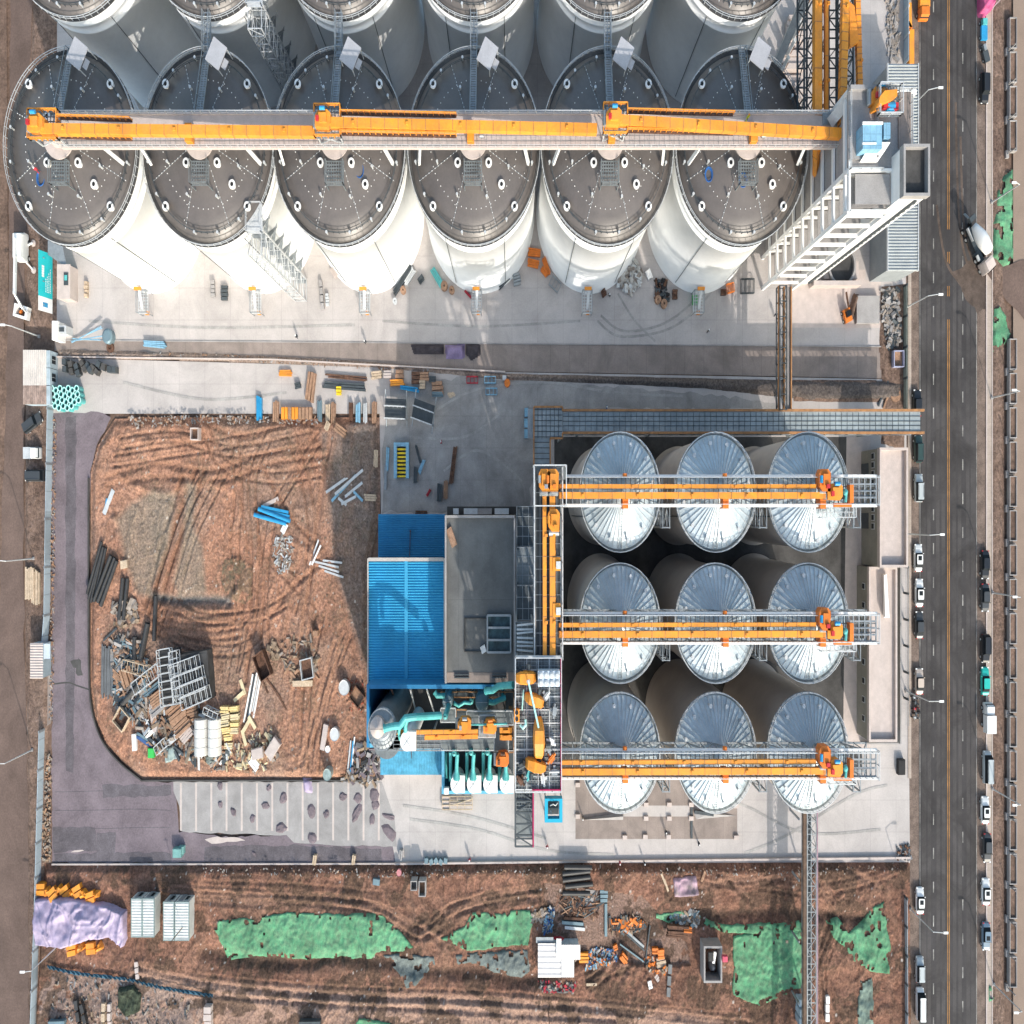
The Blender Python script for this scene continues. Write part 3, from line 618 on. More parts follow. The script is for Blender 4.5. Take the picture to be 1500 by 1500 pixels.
# ================================================================ conveyor bridge over the front row
HD=35.6
a=P(50,218.5,HD); b=P(1236,168,HD); x0,x1,y0,y1=a[0],b[0],a[1],b[1]; ym=(y0+y1)/2
br=T('conveyor_bridge','long pale concrete conveyor bridge crossing the front row of white silos','bridge',(x0,ym,HD))
q=MB(); q.bx(x0+5,x1,y0+.35,y1,HD-.5,HD); q.build('deck',conc_pale,br)
q=MB(); q.bx(x0+5,x1,y0+.12,y0+.35,HD-.6,HD+.12); q.bx(x0+5,x1,y1,y1+.3,HD-.6,HD+.15); q.build('edge_beam',conc_pale,br)
q=MB(); q.rail([(x0+5,y0+.15,HD),(x1,y0+.15,HD)],r=.035,post=1.4); q.rail([(x0+5,y1+.1,HD),(x1,y1+.1,HD)],r=.05); q.build('railing',steel_l,br)
q=MB(); n_=int((x1-x0-5)/.9)
for i in range(n_): X=x0+5+i*.9; q.bx(X,X+.07,y0+.4,y0+2.0,HD,HD+.03)
q.bx(x0+5,x1,y0+1.0,y0+1.06,HD,HD+.035); q.build('deck_joints',conc_grey,br)
for i,p in enumerate(FC):
    for s in (-1,1):
        if i==0 and s==-1: continue
        xb=p.x+s*9.6; q=MB(); q.beam((xb,y0+.4,HD-.5),(xb+s*.8,y0+.1,HB+1.3),.5,.4); q.build('strut',white,br); q=MB(); q.beam((xb,y1-.4,HD-.5),(xb+s*.8,y1-.1,HB+1.3),.5,.4); q.build('strut',white,br)
    q=MB(); q.lathe((p.x,p.y,34.4),[(1.5,-1.4),(1.5,HD-34.9)],24); q.build('saddle',conc_pale,br)
def conv(name,label,A,B,wd,ht,head=0,seg=2.4,mt=yel,group='yellow enclosed conveyors'):
    A=Vector(A);B=Vector(B); t=T(name,label,'conveyor',A,group); q=MB(); q.beam(A,B,wd,ht); q.mark(ochre if mt is yel else steel); L_=(B-A).length; d=(B-A).normalized(); n_=int(L_/seg)
    for i in range(n_+1): p_=A+d*(i*seg); q.beam(p_-d*.05,p_+d*.05,wd+.08,ht+.06)
    q.build('casing',mt,t)
    k=max(2,int(L_/9))
    for i in range(k): p_=A+d*(L_*(i+.4)/k); q=MB(); q.box(p_+Vector((.3,.0,ht/2+.1)),(.45,.35,.25)); q.build('inspection_hatch',mt,t)
    return t
def machine(p,label,mt=yel,ang=0,group='conveyor drive heads',mot=None):
    t=T('drive_head',label,'motor drive',p,group); xf=L(p,ang)
    q=MB(xf); q.prism([(-1.2,-.9),(1.0,-1.0),(1.5,-.5),(1.5,.7),(.9,1.1),(-.6,1.0),(-1.2,.4)],0,1.7); q.box((.2,0,1.9),(1.4,1.1,.5)); q.build('housing',mt,t)
    q=MB(xf); q.tube((-1.3,-.9,1.0),(-1.3,.9,1.0),.42,n=14); q.build('drum',steel,t)
    q=MB(xf); q.tube((-.2,1.0,2.3),(.7,1.0,2.3),.26,n=14); q.build('motor',mot or blue_b,t)
    q=MB(xf); q.box((-.6,-.2,2.3),(.5,.6,.45)); q.build('gearbox',red if mot is None else mot,t)
    return t
def yplat(t,u0,u1,v0,v1,z,ue):
    a=P(u0,v1,z);b=P(u1,v0,z);q=MB(); q.grate(a[0],b[0],a[1],b[1],z,.6,.6,.12); q.build('platform',grating,t)
    q=MB(); q.rail([(a[0],a[1],z),(b[0],a[1],z),(b[0],b[1],z),(a[0],b[1],z)],closed=True,r=.07,post=1.0)
    e=P(ue,0,z)[0]; ya=lin(a[1],b[1],.14); yb=lin(a[1],b[1],.80)
    for yy in (ya,yb): q.rail([(b[0],yy,z),(e,yy,z-.8)],r=.06,post=1.0)
    q.build('guard_rail',yel,t)
    q=MB()
    for yy in (ya,yb): q.beam((b[0],yy,z-.1),(e,yy,z-.9),.45,.08)
    q.build('side_walk',rust,t)
    for x in (a[0]+.3,b[0]-.3):
        for y in (a[1]+.3,b[1]-.3): q=MB(); q.beam((x,y,HD),(x,y,z-.08),.18); q.build('leg',steel_l,t)
    q=MB(); q.beam((a[0]+.3,a[1]+.3,HD),(b[0]-.3,a[1]+.3,z),.12); q.beam((b[0]-.3,a[1]+.3,HD),(a[0]+.3,a[1]+.3,z),.12); q.build('cross_brace',steel_l,t)
for i,(ua,va,ub,vb,pu0,pu1,pv0,pv1,ue) in enumerate([(60,190,463,194,46,88,164,206,190),(484,181,874,190,462,500,157,202,668),(902,177,1236,197,883,918,155,198,1076)]):
    za,zb=39.2,37.2; A=P(ua,va,za);B=P(ub,vb,zb); w_=['west end of the bridge','third silo','fifth silo'][i]
    t=conv('bridge_conveyor',f'yellow enclosed conveyor on the silo bridge starting above the {w_}',A,B,1.2,1.1)
    yplat(t,pu0,pu1,pv0,pv1,38.3,ue)
    machine(P(pu0+13,(pv0+pv1)/2+2,38.5),f'yellow caged drive head with blue motor by the {w_}',ang=0)
for i,p in enumerate(FC):
    if i in (1,3,4,5):
        b=Vector((p.x-.2,P(0,205,HD)[1],HD)); t=T('feed_spout',f'yellow feed spout dropping from the conveyor onto the cap of the {ordn[i]} front silo','chute',b,'feed spouts on the silo caps')
        q=MB(L(b)); q.prism([(-.6,-.6),(.6,-.6),(.6,1.6),(-.6,1.6)],0,1.3); q.build('spout',yel,t); q=MB(L(b)); q.tube((1.6,.4,.3),(2.3,.4,.3),.3,n=10); q.build('motor',steel,t)
    for s in (-1,1):
        pass
# ================================================================ nine smaller silos
RS=7.2; HS=29.0; AS=32.6
def sz(r): return HS+(AS-HS)*(1-r/RS)
def small_silo(p,label):
    t=T('storage_silo',label,'silo',p,'smaller metal roofed silos'); xf=L(p)
    q=MB(xf); q.lathe((0,0,0),[(RS+.5,0),(RS+.5,.6),(RS,.65),(RS,HS-.3)],72,cap=False); q.build('wall',wall_beige,t,smooth=True)
    q=MB(xf); n_=36; vs=[];fs=[]
    q.lathe((0,0,0),[(RS+.12,HS-.35),(RS+.12,HS)]+[(r,sz(r)) for r in (RS-.05,5,2.5,.9)],72,cap=False); q.lathe((0,0,sz(.9)),[(.9,0),(.9,.5),(1.2,.55),(1.2,.75)],20); q.build('roof',galv,t,smooth=True)
    q=MB(xf)
    for i in range(48):
        a=2*PI*(i+.5)/48; q.beam((1*math.cos(a),1*math.sin(a),sz(1)+.08),((RS)*math.cos(a),(RS)*math.sin(a),sz(RS)+.08),.06,.16)
    q.build('roof_ribs',steel_l,t)
    q=MB(xf); q.lathe((0,0,0),[(RS+.05,HS-.25),(RS+.5,HS-.25),(RS+.5,HS-.15),(RS+.05,HS-.15)],72,cap=False); q.build('rim_walkway',grating,t)
    q=MB(xf); ringrail(q,0,0,RS+.46,HS-.2,n=44,t=.04); ringrail(q,0,0,RS+.46,HS-.2,n=44,t=.03,h=.6); q.build('railing',steel_l,t)
    for i in range(12):
        a=R(12+30*i); r_=RS-.9; q=MB(xf); h=.7+.5*(i%2); q.tube((r_*math.cos(a),r_*math.sin(a),sz(r_)-.1),(r_*math.cos(a),r_*math.sin(a),sz(r_)+h),.17,n=10); q.tube((r_*math.cos(a),r_*math.sin(a),sz(r_)+h),(r_*math.cos(a),r_*math.sin(a),sz(r_)+h+.15),.3,n=10); q.build('vent',steel_l,t)
    q=MB(xf)
    for s in (-.3,.3): q.beam((s,-1.3,sz(1.3)+.2),(s,-RS,HS+.2),.07); 
    for i in range(18): y=-1.5-i*.34; q.beam((-.3,y,sz(-y)+.2),(.3,y,sz(-y)+.2),.06)
    q.build('ladder',steel,t)
    q=MB(xf); a=R(205); q.tube(((RS+.15)*math.cos(a),(RS+.15)*math.sin(a),.6),((RS+.15)*math.cos(a),(RS+.15)*math.sin(a),HS),.09,n=6); a=R(20); q.tube(((RS+.15)*math.cos(a),(RS+.15)*math.sin(a),.6),((RS+.15)*math.cos(a),(RS+.15)*math.sin(a),HS),.09,n=6); q.build('riser',steel_d,t)
    return t
SC={}; first=None
cols=['left','middle','right']; rows=['northern','middle','southern']
for r_,v in enumerate((721,912,1101)):
    for c_,u in enumerate((907.5,1047,1182)):
        p=P(u,v,HS); p.z=0; SC[r_,c_]=p; lb=f'beige silo with ribbed metal cone roof, {cols[c_]} one in the {rows[r_]} row of three'
        if first is None: first=small_silo(p,lb)
        else: copy_thing(first,p,lb)
# row galleries above them
HG=35.0
for r_,(vt,vb) in enumerate(((697,741),(898,942),(1098,1140))):
    a=P(822,vb,HG); b=P(1284,vt,HG); x0,x1,y0,y1=a[0],b[0],a[1],b[1]
    nm=rows[r_]; t=T('silo_gallery',f'steel gallery with two yellow conveyors over the {nm} row of metal silos','gallery',(x0,(y0+y1)/2,HG),'galleries over the metal silos')
    q=MB(); q.beam((x0,y0,HG),(x1,y0,HG),.3,.35); q.beam((x0,y1,HG),(x1,y1,HG),.3,.35); q.build('top_chord',white,t)
    q=MB(); q.grate(x0,x1,y0+.2,y1-.2,HG-.25,.85,1.3,.13); q.build('deck',grating,t)
    q=MB(); q.beam((x0,y0,HG-3.6),(x1,y0,HG-3.6),.25); q.beam((x0,y1,HG-3.6),(x1,y1,HG-3.6),.25)
    n_=24
    for y in (y0,y1):
        for i in range(n_): X=x0+(x1-x0)*i/n_; X2=x0+(x1-x0)*(i+1)/n_; za,zb=(HG,HG-3.6) if i%2 else (HG-3.6,HG); q.beam((X,y,za),(X2,y,zb),.14); q.beam((X,y,HG-3.6),(X,y,HG),.12)
    for i in range(n_+1): X=x0+(x1-x0)*i/n_; q.beam((X,y0,HG-3.6),(X,y1,HG-3.6),.12)
    q.build('side_truss',steel,t)
    q=MB(); q.rail([(x0,y0+.2,HG),(x1,y0+.2,HG)],r=.04,post=1.1); q.rail([(x0,y1-.2,HG),(x1,y1-.2,HG)],r=.04,post=1.1); q.rail([(x1,y0,HG),(x1,y1,HG)],r=.05); q.build('railing',steel_l,t)
    yy=lambda k:y1+(y0-y1)*k
    xe=P(1238,0,HG)[0]
    q=MB(); xg=P(1242,0,HG)[0]; q.grate(xg,x1,y0+.2,y1-.2,HG-.1,1.1,.9,.22); q.build('end_platform',steel,t)
    conv('row_conveyor',f'slimmer upper yellow conveyor on the {nm} silo gallery',(x0-.5,yy(.36),HG+1.2),(P(1192,0,HG)[0],yy(.36),HG+.7),.52,.6)
    conv('row_conveyor',f'wider lower yellow conveyor on the {nm} silo gallery',(x0-.5,yy(.66),HG+1.4),(P(1215,0,HG)[0],yy(.66),HG+1.0),.8,.75)
    machine((P(1216,0,HG)[0],yy(.55),HG),f'yellow drive head at the east end of the {nm} silo gallery')
    machine((P(1203,0,HG)[0],yy(.2),HG),f'orange return drive at the east end of the {nm} gallery',mt=ora,ang=R(90))
    q=MB(); b_=(P(1233,0,HG)[0],yy(.85),HG)
    tt=T('control_unit',f'teal and orange control unit in a frame at the east end of the {nm} gallery','control unit',b_,'gallery control units'); q=MB(L(b_)); q.bx(-1.6,1.6,-.7,-.2,0,.5); q.bx(.9,1.6,-.2,2,0,1.2); q.build('base',ora,tt); q=MB(L(b_)); q.box((-.2,.7,.8),(1.0,.9,1.2)); q.build('cabinet',black,tt); q=MB(L(b_)); q.ball((-.1,1.1,1.6),.45); q.tube((0,-.1,1.4),(.1,.9,1.4),.25); q.build('motor',teal,tt)
    for c_ in range(3):
        p=SC[r_,c_]; b_=(p.x,yy(.74),HG)
        tt=T('feed_spout',f'orange spout from the {nm} gallery into the {cols[c_]} silo','chute',b_,'spouts from the galleries into the silos'); q=MB(L(b_)); q.bx(-.5,.5,-1.3,.4,-1.0,.9); q.build('spout',ora if r_ else ora,tt); q=MB(L(b_)); q.tube((0,2.6,.2),(0,3.0,.2),.4,n=10); q.build('valve',ora,tt)
        if c_<2 or r_==2:
            pass
# rim-level trays on the right silos
for r_ in range(3):
    p=SC[r_,2]; q=MB(); X0=p.x+1.2;X1=p.x+7.6;Y1=p.y-1.9; q.grate(X0,X1,Y1-1.3,Y1,HS+2.6,.7,.6,.12); q.rail([(X0,Y1-1.3,HS+2.6),(X1,Y1-1.3,HS+2.6),(X1,Y1,HS+2.6)],r=.06); 
    for x in (X0,X1):
        q.beam((x,Y1-1.3,HS),(x,Y1-1.3,HS+2.6),.1); q.beam((x,Y1,HS),(x,Y1,HS+2.6),.1)
    q.build('side_tray',steel_l,None,f'small railed side platform on the right silo of the {rows[r_]} row','platform','side platforms',at=(X0,Y1,HS+2.6))
# lattice support columns between the silos
for r_ in range(3):
    for c_ in range(3):
        p=SC[r_,c_]; b_=Vector((p.x+RS+1.25,p.y-.6,0)); 
        t=T('lattice_column',f'lattice steel column just east of the {cols[c_]} silo in the {rows[r_]} row','column',b_,'lattice columns carrying the galleries'); q=MB(); q.truss(b_+Vector((0,-1.3,0)),b_+Vector((0,-1.3,HG-3.7)),1.3,2.6,2.4,.1); q.build('lattice',steel,t); q=MB(L(b_)); q.box((0,0,.2),(1.8,3.2,.4)); q.build('footing',conc_grey,t)
# ================================================================ concrete lift tower beside the road
tw=T('concrete_tower','tall white concrete tower frame with lift shaft at the east end of the silo bridge','tower',P(1150,360,0))
X=lambda u:P(u,0,0)[0]; Y=lambda v:P(0,v,0)[1]
wx,fx0,sx0,sx1=X(1117),X(1124),X(1163),X(1189); fy,my,ny=Y(423),Y(378),Y(292)
lv=[4.4*k for k in range(1,10)]; HT_=41.0
q=MB(); q.bx(sx0,sx1,Y(416),Y(364),0,44); q.build('lift_shaft',white,tw)
q=MB(); q.bx(sx0+.05,sx1-.05,Y(416)+.05,Y(364)-.05,44.0,44.06); q.build('shaft_roof',conc_dark,tw)
q=MB(); 
for a,b,c,d in ((sx0-.15,sx1+.15,Y(416)-.15,Y(416)+.2),(sx0-.15,sx1+.15,Y(364)-.2,Y(364)+.15),(sx0-.15,sx0+.2,Y(416)+.2,Y(364)-.2),(sx1-.2,sx1+.15,Y(416)+.2,Y(364)-.2)): q.bx(a,b,c,d,43.9,45.1)
q.build('parapet',conc_grey,tw)
for k,z in enumerate([2.6]+lv[:-1]):
    q=MB(); q.bx(sx0-.16,sx0-.02,Y(392),Y(383),z+.9,z+2.9); w_=q.build('window',steel_d,tw); q=MB(); q.bx(sx0-.19,sx0-.16,Y(391),Y(384),z+1.1,z+2.7); q.build('pane',glass,w_)
q=MB(); q.bx(sx1-1.35,sx1-.95,Y(416)-.22,Y(416)-.02,1,43.2); 
for k in range(26): z=1.5+k*1.6; q.bx(sx1-.8,sx1-.5,Y(416)-.08,Y(416)-.02,z,z+.6)
q.build('wall_slot',steel_d,tw)
for i,(a,b) in enumerate(((wx,fy),(wx,my),(sx0-.5,fy),(wx,ny),(sx1,ny),(sx0-.5,my))):
    q=MB(); q.beam((a,b,0),(a,b,HT_),.55); q.build('column',white,tw)
for z in lv+[HT_]:
    q=MB(); q.beam((wx,fy,z),(sx0,fy,z),.35,.7); q.beam((wx,fy,z),(wx,ny,z),.35,.7); q.beam((wx,my,z),(sx0,my,z),.35,.6); q.beam((wx,ny,z),(sx1,ny,z),.35,.6); q.build('floor_beam',white,tw)
    q=MB(); q.bx(fx0,sx0-.2,fy+.9,my-.4,z-.15,z); q.build('floor_slab',conc_grey,tw)
q=MB(); q.bx(wx+.3,sx1,my+.3,ny-.3,0.5,HT_-.4); q.build('enclosed_bay',conc_grey,tw)
q=MB(); q.bx(wx-.2,X(1185),my+.1,ny+.2,HT_-.3,HT_+.1); q.build('top_deck',conc_grey,tw)
a=P(1241,248,HT_); b=P(1282,137,HT_)
q=MB(); q.bx(a[0],b[0],a[1]+1,b[1],HT_+.1,HT_+.5); q.bx(b[0]-.3,b[0],a[1]+1,b[1],HT_+.5,HT_+1.2); q.bx(a[0],b[0]+3,b[1],b[1]+.5,HT_+.1,HT_+1.3); q.build('deck_upstand',conc_grey,tw)
a=P(1315,218,HT_); b=P(1333,136,HT_); q=MB(); q.bx(a[0],b[0],a[1],b[1],HT_+.1,HT_+.3); q.build('deck_strip',conc2,tw)
q=MB(); q.rail([P(1243,250,HT_),P(1243,134,HT_),P(1332,134,HT_),P(1332,216,HT_)],r=.05); q.rail([P(1243,250,HT_),P(1290,250,HT_)],r=.05); q.build('railing',steel_l,tw)
b_=P(1278,200,HT_); t=T('blue_cabin','light blue panelled machine cabin on the tower deck','cabin',b_); q=MB()
a1=P(1265,217,HT_+3);b1=P(1293,181,HT_+3); q.bx(a1[0],b1[0],a1[1],b1[1],HT_,HT_+2.8); a2=P(1293.3,204,HT_+2);b2=P(1303,181,HT_+2); q.bx(a2[0],b2[0],a2[1],b2[1],HT_,HT_+2.3); q.build('body',M('pale_blue_steel',(.24,.46,.62),.5,var=.12,scale=1,brick=(1.0,1.3,.06,.75,.92)),t)
q=MB(); q.bx(a1[0]-.1,b1[0]+.1,b1[1]-.05,b1[1]+.25,HT_+2.7,HT_+2.95); q.bx(a1[0]-.1,b1[0]-1,Y(0)*0+(a1[1]+b1[1])/2-.9,(a1[1]+b1[1])/2-.7,HT_+2.75,HT_+2.9); q.build('roof_edge',white,t)
q=MB(); c_=P(1277,224,HT_+1); q.add([(c_[0]-1.8,c_[1]-.9,HT_+.6),(c_[0]+1.2,c_[1]-.9,HT_+.6),(c_[0]+2.6,c_[1]+.8,HT_+2.2),(c_[0]-.6,c_[1]+.8,HT_+2.2),(c_[0]-1.8,c_[1]-.9,HT_+.3),(c_[0]+1.2,c_[1]-.9,HT_+.3),(c_[0]+2.6,c_[1]+.8,HT_+1.9),(c_[0]-.6,c_[1]+.8,HT_+1.9)],[(0,1,2,3),(7,6,5,4),(0,4,5,1),(1,5,6,2),(2,6,7,3),(3,7,4,0)]); q.build('sloped_hood',white,t)
b_=P(1300,146,HT_+2); t=T('elevator_head','curved yellow bucket elevator head in a railed cage on the tower','elevator head',b_); q=MB()
pts=[P(1287,147,0),P(1290,138,0),P(1298,132,0),P(1314,131,0),P(1314,140,0),P(1306,146,0),P(1298,150,0),P(1288,152,0)]
q.prism([((P(u,v,HT_+3.5))[0],(P(u,v,HT_+3.5))[1]) for u,v in ((1287,150),(1289,141),(1296,133),(1314,131),(1314,141),(1307,146),(1299,150),(1288,152))],HT_+.2,HT_+3.6); q.build('hood',yel,t)
q=MB(); c_=P(1303,156,HT_+2.5); q.tube(c_+Vector((-.5,0,0)),c_+Vector((.8,0,0)),.55,n=12); q.build('motor',blue_b,t)
q=MB(); c_=P(1297,153,HT_+2.5); q.box(c_,(1,1.1,1)); c_=P(1311,157,HT_+2.5); q.box(c_,(.8,.8,.8)); q.build('gearbox',red,t)
q=MB(); q.rail([P(1285,170,HT_+2.3),P(1318,170,HT_+2.3),P(1318,126,HT_+2.3),P(1285,126,HT_+2.3)],closed=True,r=.06); q.build('railing',steel_l,t)
q=MB(); a=P(1285,170,HT_+2.3);b=P(1318,126,HT_+2.3); q.grate(a[0],b[0],a[1],b[1],HT_+2.3,.5,.5,.14); q.build('platform',grating,t)
machine(P(1280,148,HT_+.2),'small yellow gearmotor west of the elevator head on the tower')
# base slab, annex and ring well of the tower
sheet('tower_apron',[(1160,395),(1268,395),(1268,425),(1160,425)],conc_pale,.02)
t=T('gate_annex','low pale concrete annex at the tower foot with a round well','annex',P(1235,400)); 
q=MB(); a=P(1192,414,2.5); b=P(1262,413,2.5); q.bx(a[0],b[0],a[1]-.4,a[1]+.3,.02,2.6); q.bx(a[0]+3,b[0],Y(385),Y(411),.02,1.2); q.build('wall',conc_pale,t); q=MB(); c_=P(1228,393,0); q.lathe((c_[0],c_[1],1.2),[(3.2,0),(3.2,.8),(2.8,.8),(2.8,.05)],36,cap=False); q.build('well_ring',conc_grey,t); q=MB(); q.lathe((c_[0],c_[1],1.25),[(2.8,0),(2.8,.03)],30); q.build('well_floor',conc_dark,t)
t=T('concrete_pad','rough grey concrete pad beside the excavated gate slab','pad',P(1269,460)); q=MB(); q.bx(X(1252),X(1285),Y(475),Y(435),.02,1.0); q.build('slab',conc_grey,t)
# ---------------------------------------------------------------- corrugated shed along the road
def corr(q,x0,x1,y0,y1,z,n,amp=.09,axis='y'):
    pts=[]
    for i in range(n*4+1):
        t=i/(n*4); zz=z+(amp if i%4 in (1,2) else -amp)
        pts.append((t,zz))
    if axis=='y': vs=[(x0,y0+(y1-y0)*t,zz) for t,zz in pts]+[(x1,y0+(y1-y0)*t,zz) for t,zz in pts]
    else: vs=[(x0+(x1-x0)*t,y0,zz) for t,zz in pts]+[(x0+(x1-x0)*t,y1,zz) for t,zz in pts]
    k=len(pts); fs=[(i,i+k,i+k+1,i+1) if axis=='y' else (i,i+1,i+k+1,i+k) for i in range(k-1)]; q.add(vs,fs)
SH=8.0; a=P(1300,397,SH); b=P(1345,93,SH)
t=T('corrugated_shed','long shed with grey corrugated roof between the tower and the road','shed',((a[0]+b[0])/2,(a[1]+b[1])/2,0))
q=MB(); q.bx(a[0]+.2,b[0]-.2,a[1]+.2,b[1]-.2,0,SH-.3); q.build('wall',M('cladding_grey',(.30,.33,.35),.6,var=.1,brick=(.5,50,.04,.8,.95)),t)
q=MB(); corr(q,a[0],b[0],a[1],b[1],SH,66,.11); q.build('roof',M('roof_sheet_grey',(.42,.45,.46),.5,metal=.2,var=.12,scale=.3),t)
q=MB(); q.bx(a[0]-.08,a[0]+.12,a[1],b[1],SH-.4,SH+.18); q.bx(b[0]-.12,b[0]+.08,a[1],b[1],SH-.4,SH+.18); q.build('gutter',steel_l,t)
# ---------------------------------------------------------------- conveyors and truss galleries going north
def ngal(name,label,u0,u1,v0,v1,h,rr=.14,dp=3.0,cv=steel_d):
    a=P(u0,v1,h); b=P(u1,v0,h); t=T(name,label,'truss gallery',(a[0],a[1],h),'truss galleries running north'); q=MB(); xm=(a[0]+b[0])/2
    q.truss((xm,a[1],h-dp),(xm,b[1],h-dp),b[0]-a[0],dp,2.4,rr); q.build('truss',cv,t)
    return t
ngal('truss_gallery','dark lattice gallery nearest the silos running north from the tower',1178,1192,-60,172,33)
ngal('truss_gallery','middle dark lattice gallery with a shaded floor running north from the tower',1214,1236,-60,172,31)
ngal('truss_gallery','eastern dark lattice gallery behind the leaning yellow elevator leg',1238,1250,-60,140,30)
conv('trunk_conveyor','wide yellow conveyor trunk running north beside the dark lattice',P(1197,172,35),P(1197,-60,33),1.3,1.2,seg=6)
conv('trunk_conveyor','thin yellow conveyor pipe between two lattice galleries',P(1210,165,34),P(1210,-60,33),.6,.7,seg=7)
conv('trunk_conveyor','leaning yellow elevator leg with a rack of rungs',P(1233,185,37),P(1239,-60,34),1.15,1.0,seg=1.2)
conv('trunk_conveyor','yellow chain conveyor on the east side with dark rungs',P(1259,128,33),P(1254,-60,33),.9,.8,seg=.8)
conv('trunk_conveyor','vertical yellow leg dropping south of the bridge by the tower',P(1195,262,26),P(1196,205,33),.9,.9,seg=5)
conv('trunk_conveyor','short yellow leg south of the bridge beside the tower columns',P(1212,248,27),P(1214,205,33),1.0,.9,seg=5)
q=MB(); b_=P(1243,50,33); q.prism([(-.2,-7),(1.6,-4.4),(.6,4),(-.4,6)],0,.8); q.xf=L(b_); v=q.v; 
t=T('yellow_hopper','yellow wedge hopper on the leaning elevator leg','hopper',b_); q=MB(L(b_)); q.prism([(-.2,-2),(1.4,-1.4),(.6,3),(-.4,3.6)],0,1.0); q.build('body',yel,t)
t=T('transfer_chute','grey transfer chute joining the bridge to the tower','chute',P(1225,170,36)); q=MB(); q.beam(P(1218,177,36),P(1246,143,40),1.5,1.4); q.build('chute',steel_l,t); q=MB(); a=P(1204,184,35.5);b=P(1236,165,35.5); q.bx(a[0],b[0],a[1],b[1],34.6,35.8); q.build('housing',steel,t)
# stepped pale structure west of the galleries (precast units)
for k,(u0,u1,v0,v1,h) in enumerate([(1150,1176,26,74,1.6),(1142,1176,78,108,2.2),(1138,1177,112,130,1.2),(1160,1176,126,150,1.8)]):
    t=T('precast_stack',['upper pale precast slab stack east of the back silos','middle pale precast slab stack east of the back silos','long low precast row behind the rightmost front silo','pile of pale slatted beams by the lattice gallery'][k],'slab stack',P(u0,v1),'precast stacks')
    q=MB(); a=P(u0,v1);b=P(u1,v0); n_=max(2,int((b[1]-a[1])/.8))
    for i in range(n_): y=a[1]+(b[1]-a[1])*i/n_; q.bx(a[0]+random.uniform(0,.5),b[0]-random.uniform(0,.5),y,y+(b[1]-a[1])/n_-.14,.02,h*random.uniform(.5,1))
    q.build('slabs',conc_pale,t)
for k in range(5):
    b_=P(1150+k*9,92-k*4); t=T('steel_column','red and grey leaning steel column beside the back silos, '+['lowest','fourth','third','second','highest'][k]+' of five','column',b_,'columns beside the back silos'); q=MB(); q.beam(P(1143+k*8.5,108-k*24,0),P(1155+k*9.5,84-k*26,10),.6,.5); q.build('shaft',steel_l,t); q=MB(); q.beam(P(1146+k*8.5,106-k*24,.2),P(1152+k*9,94-k*25,4),.35,.9); q.build('red_plate',rust,t)
t=T('inclined_gallery','long grey inclined conveyor duct leading down beside the back silos','duct',P(1130,110,10)); q=MB(); q.beam(P(1128,118,14),P(1186,-20,22),1.4,1.3); q.build('duct',steel,t)
# ================================================================ gallery between yard and metal silos
GH=10.0
a=P(824,634,GH);b=P(1348,601,GH)
t=T('long_gallery','long grey covered gallery with ochre edge beams between the yard and metal silos','gallery',(a[0],(a[1]+b[1])/2,GH))
q=MB(); q.bx(a[0],b[0],a[1]+.2,b[1]-.2,GH-.25,GH); q.build('deck',M('gallery_deck',(.33,.38,.40),.6,var=.18,scale=.5,stain=.2),t)
q=MB(); q.beam((a[0],a[1],GH),(b[0]+.8,a[1],GH),.35,.5); q.build('edge_beam',ochre,t); q=MB(); q.beam((a[0],b[1],GH),(b[0]+.8,b[1],GH),.35,.5); q.build('edge_beam',ochre,t)
q=MB(); q.bx(a[0],b[0],a[1]+.3,b[1]-.3,GH-3.6,GH-3.4); q.build('lower_floor',grating,t)
q=MB(); n_=32
for y in (a[1],b[1]):
    q.beam((a[0],y,GH-3.5),(b[0],y,GH-3.5),.2)
    for i in range(n_): X1_=lin(a[0],b[0],i/n_);X2_=lin(a[0],b[0],(i+1)/n_); q.beam((X1_,y,GH-3.5),(X1_,y,GH),.14); q.beam((X1_,y,GH-3.5 if i%2 else GH),(X2_,y,GH if i%2 else GH-3.5),.14)
q.build('side_truss',steel,t)
q=MB()
for i in range(int((b[0]-a[0])/1.25)): X_=a[0]+i*1.25; q.bx(X_,X_+.06,a[1]+.3,b[1]-.3,GH,GH+.07)
for k in (.3,.5,.72): q.bx(a[0],b[0],lin(a[1],b[1],k),lin(a[1],b[1],k)+.09,GH+.003,GH+.073)
q.build('deck_ribs',steel_d,t)
for u in (850,960,1070,1180,1290):
    c_=P(u,618,GH); 
    for y in (a[1]+.3,b[1]-.3): q=MB(); q.beam((c_[0],y,0),(c_[0],y,GH-3.5),.4); q.build('leg',steel,t)
t=T('gallery_junction','square grey junction platform with ochre rim at the west end of the long gallery','platform',P(803,620,GH))
def plate(u0,u1,v0,v1,h,nm,mt=M('gallery_deck',(0,0,0)),th=.25): a=P(u0,v1,h);b=P(u1,v0,h); q=MB(); q.bx(a[0],b[0],a[1],b[1],h-th,h); return q.build(nm,mt,t)
plate(782,824,596,642,GH+.3,'deck'); plate(782,806,642,690,GH+.15,'south_deck'); plate(773,781,599,642,GH-1.5,'side_deck',steel)
q=MB()
for pa,pb in (((782,596),(824,596)),((824,596),(824,602)),((824,634),(824,642)),((824,642),(806,642)),((806,642),(806,690)),((782,596),(782,690))): q.beam(P(*pa,GH+.4),P(*pb,GH+.4),.3,.4)
q.build('edge_beam',ochre,t)
q=MB()
for u in (788,794,800,806,812,818): a=P(u,642,GH+.35);b=P(u,596,GH+.35); q.beam(a,b,.1,.1)
for v in range(600,690,8): a=P(783,v,GH+.36);b=P(806 if v>642 else 823,v,GH+.36); q.beam(a,b,.1,.1)
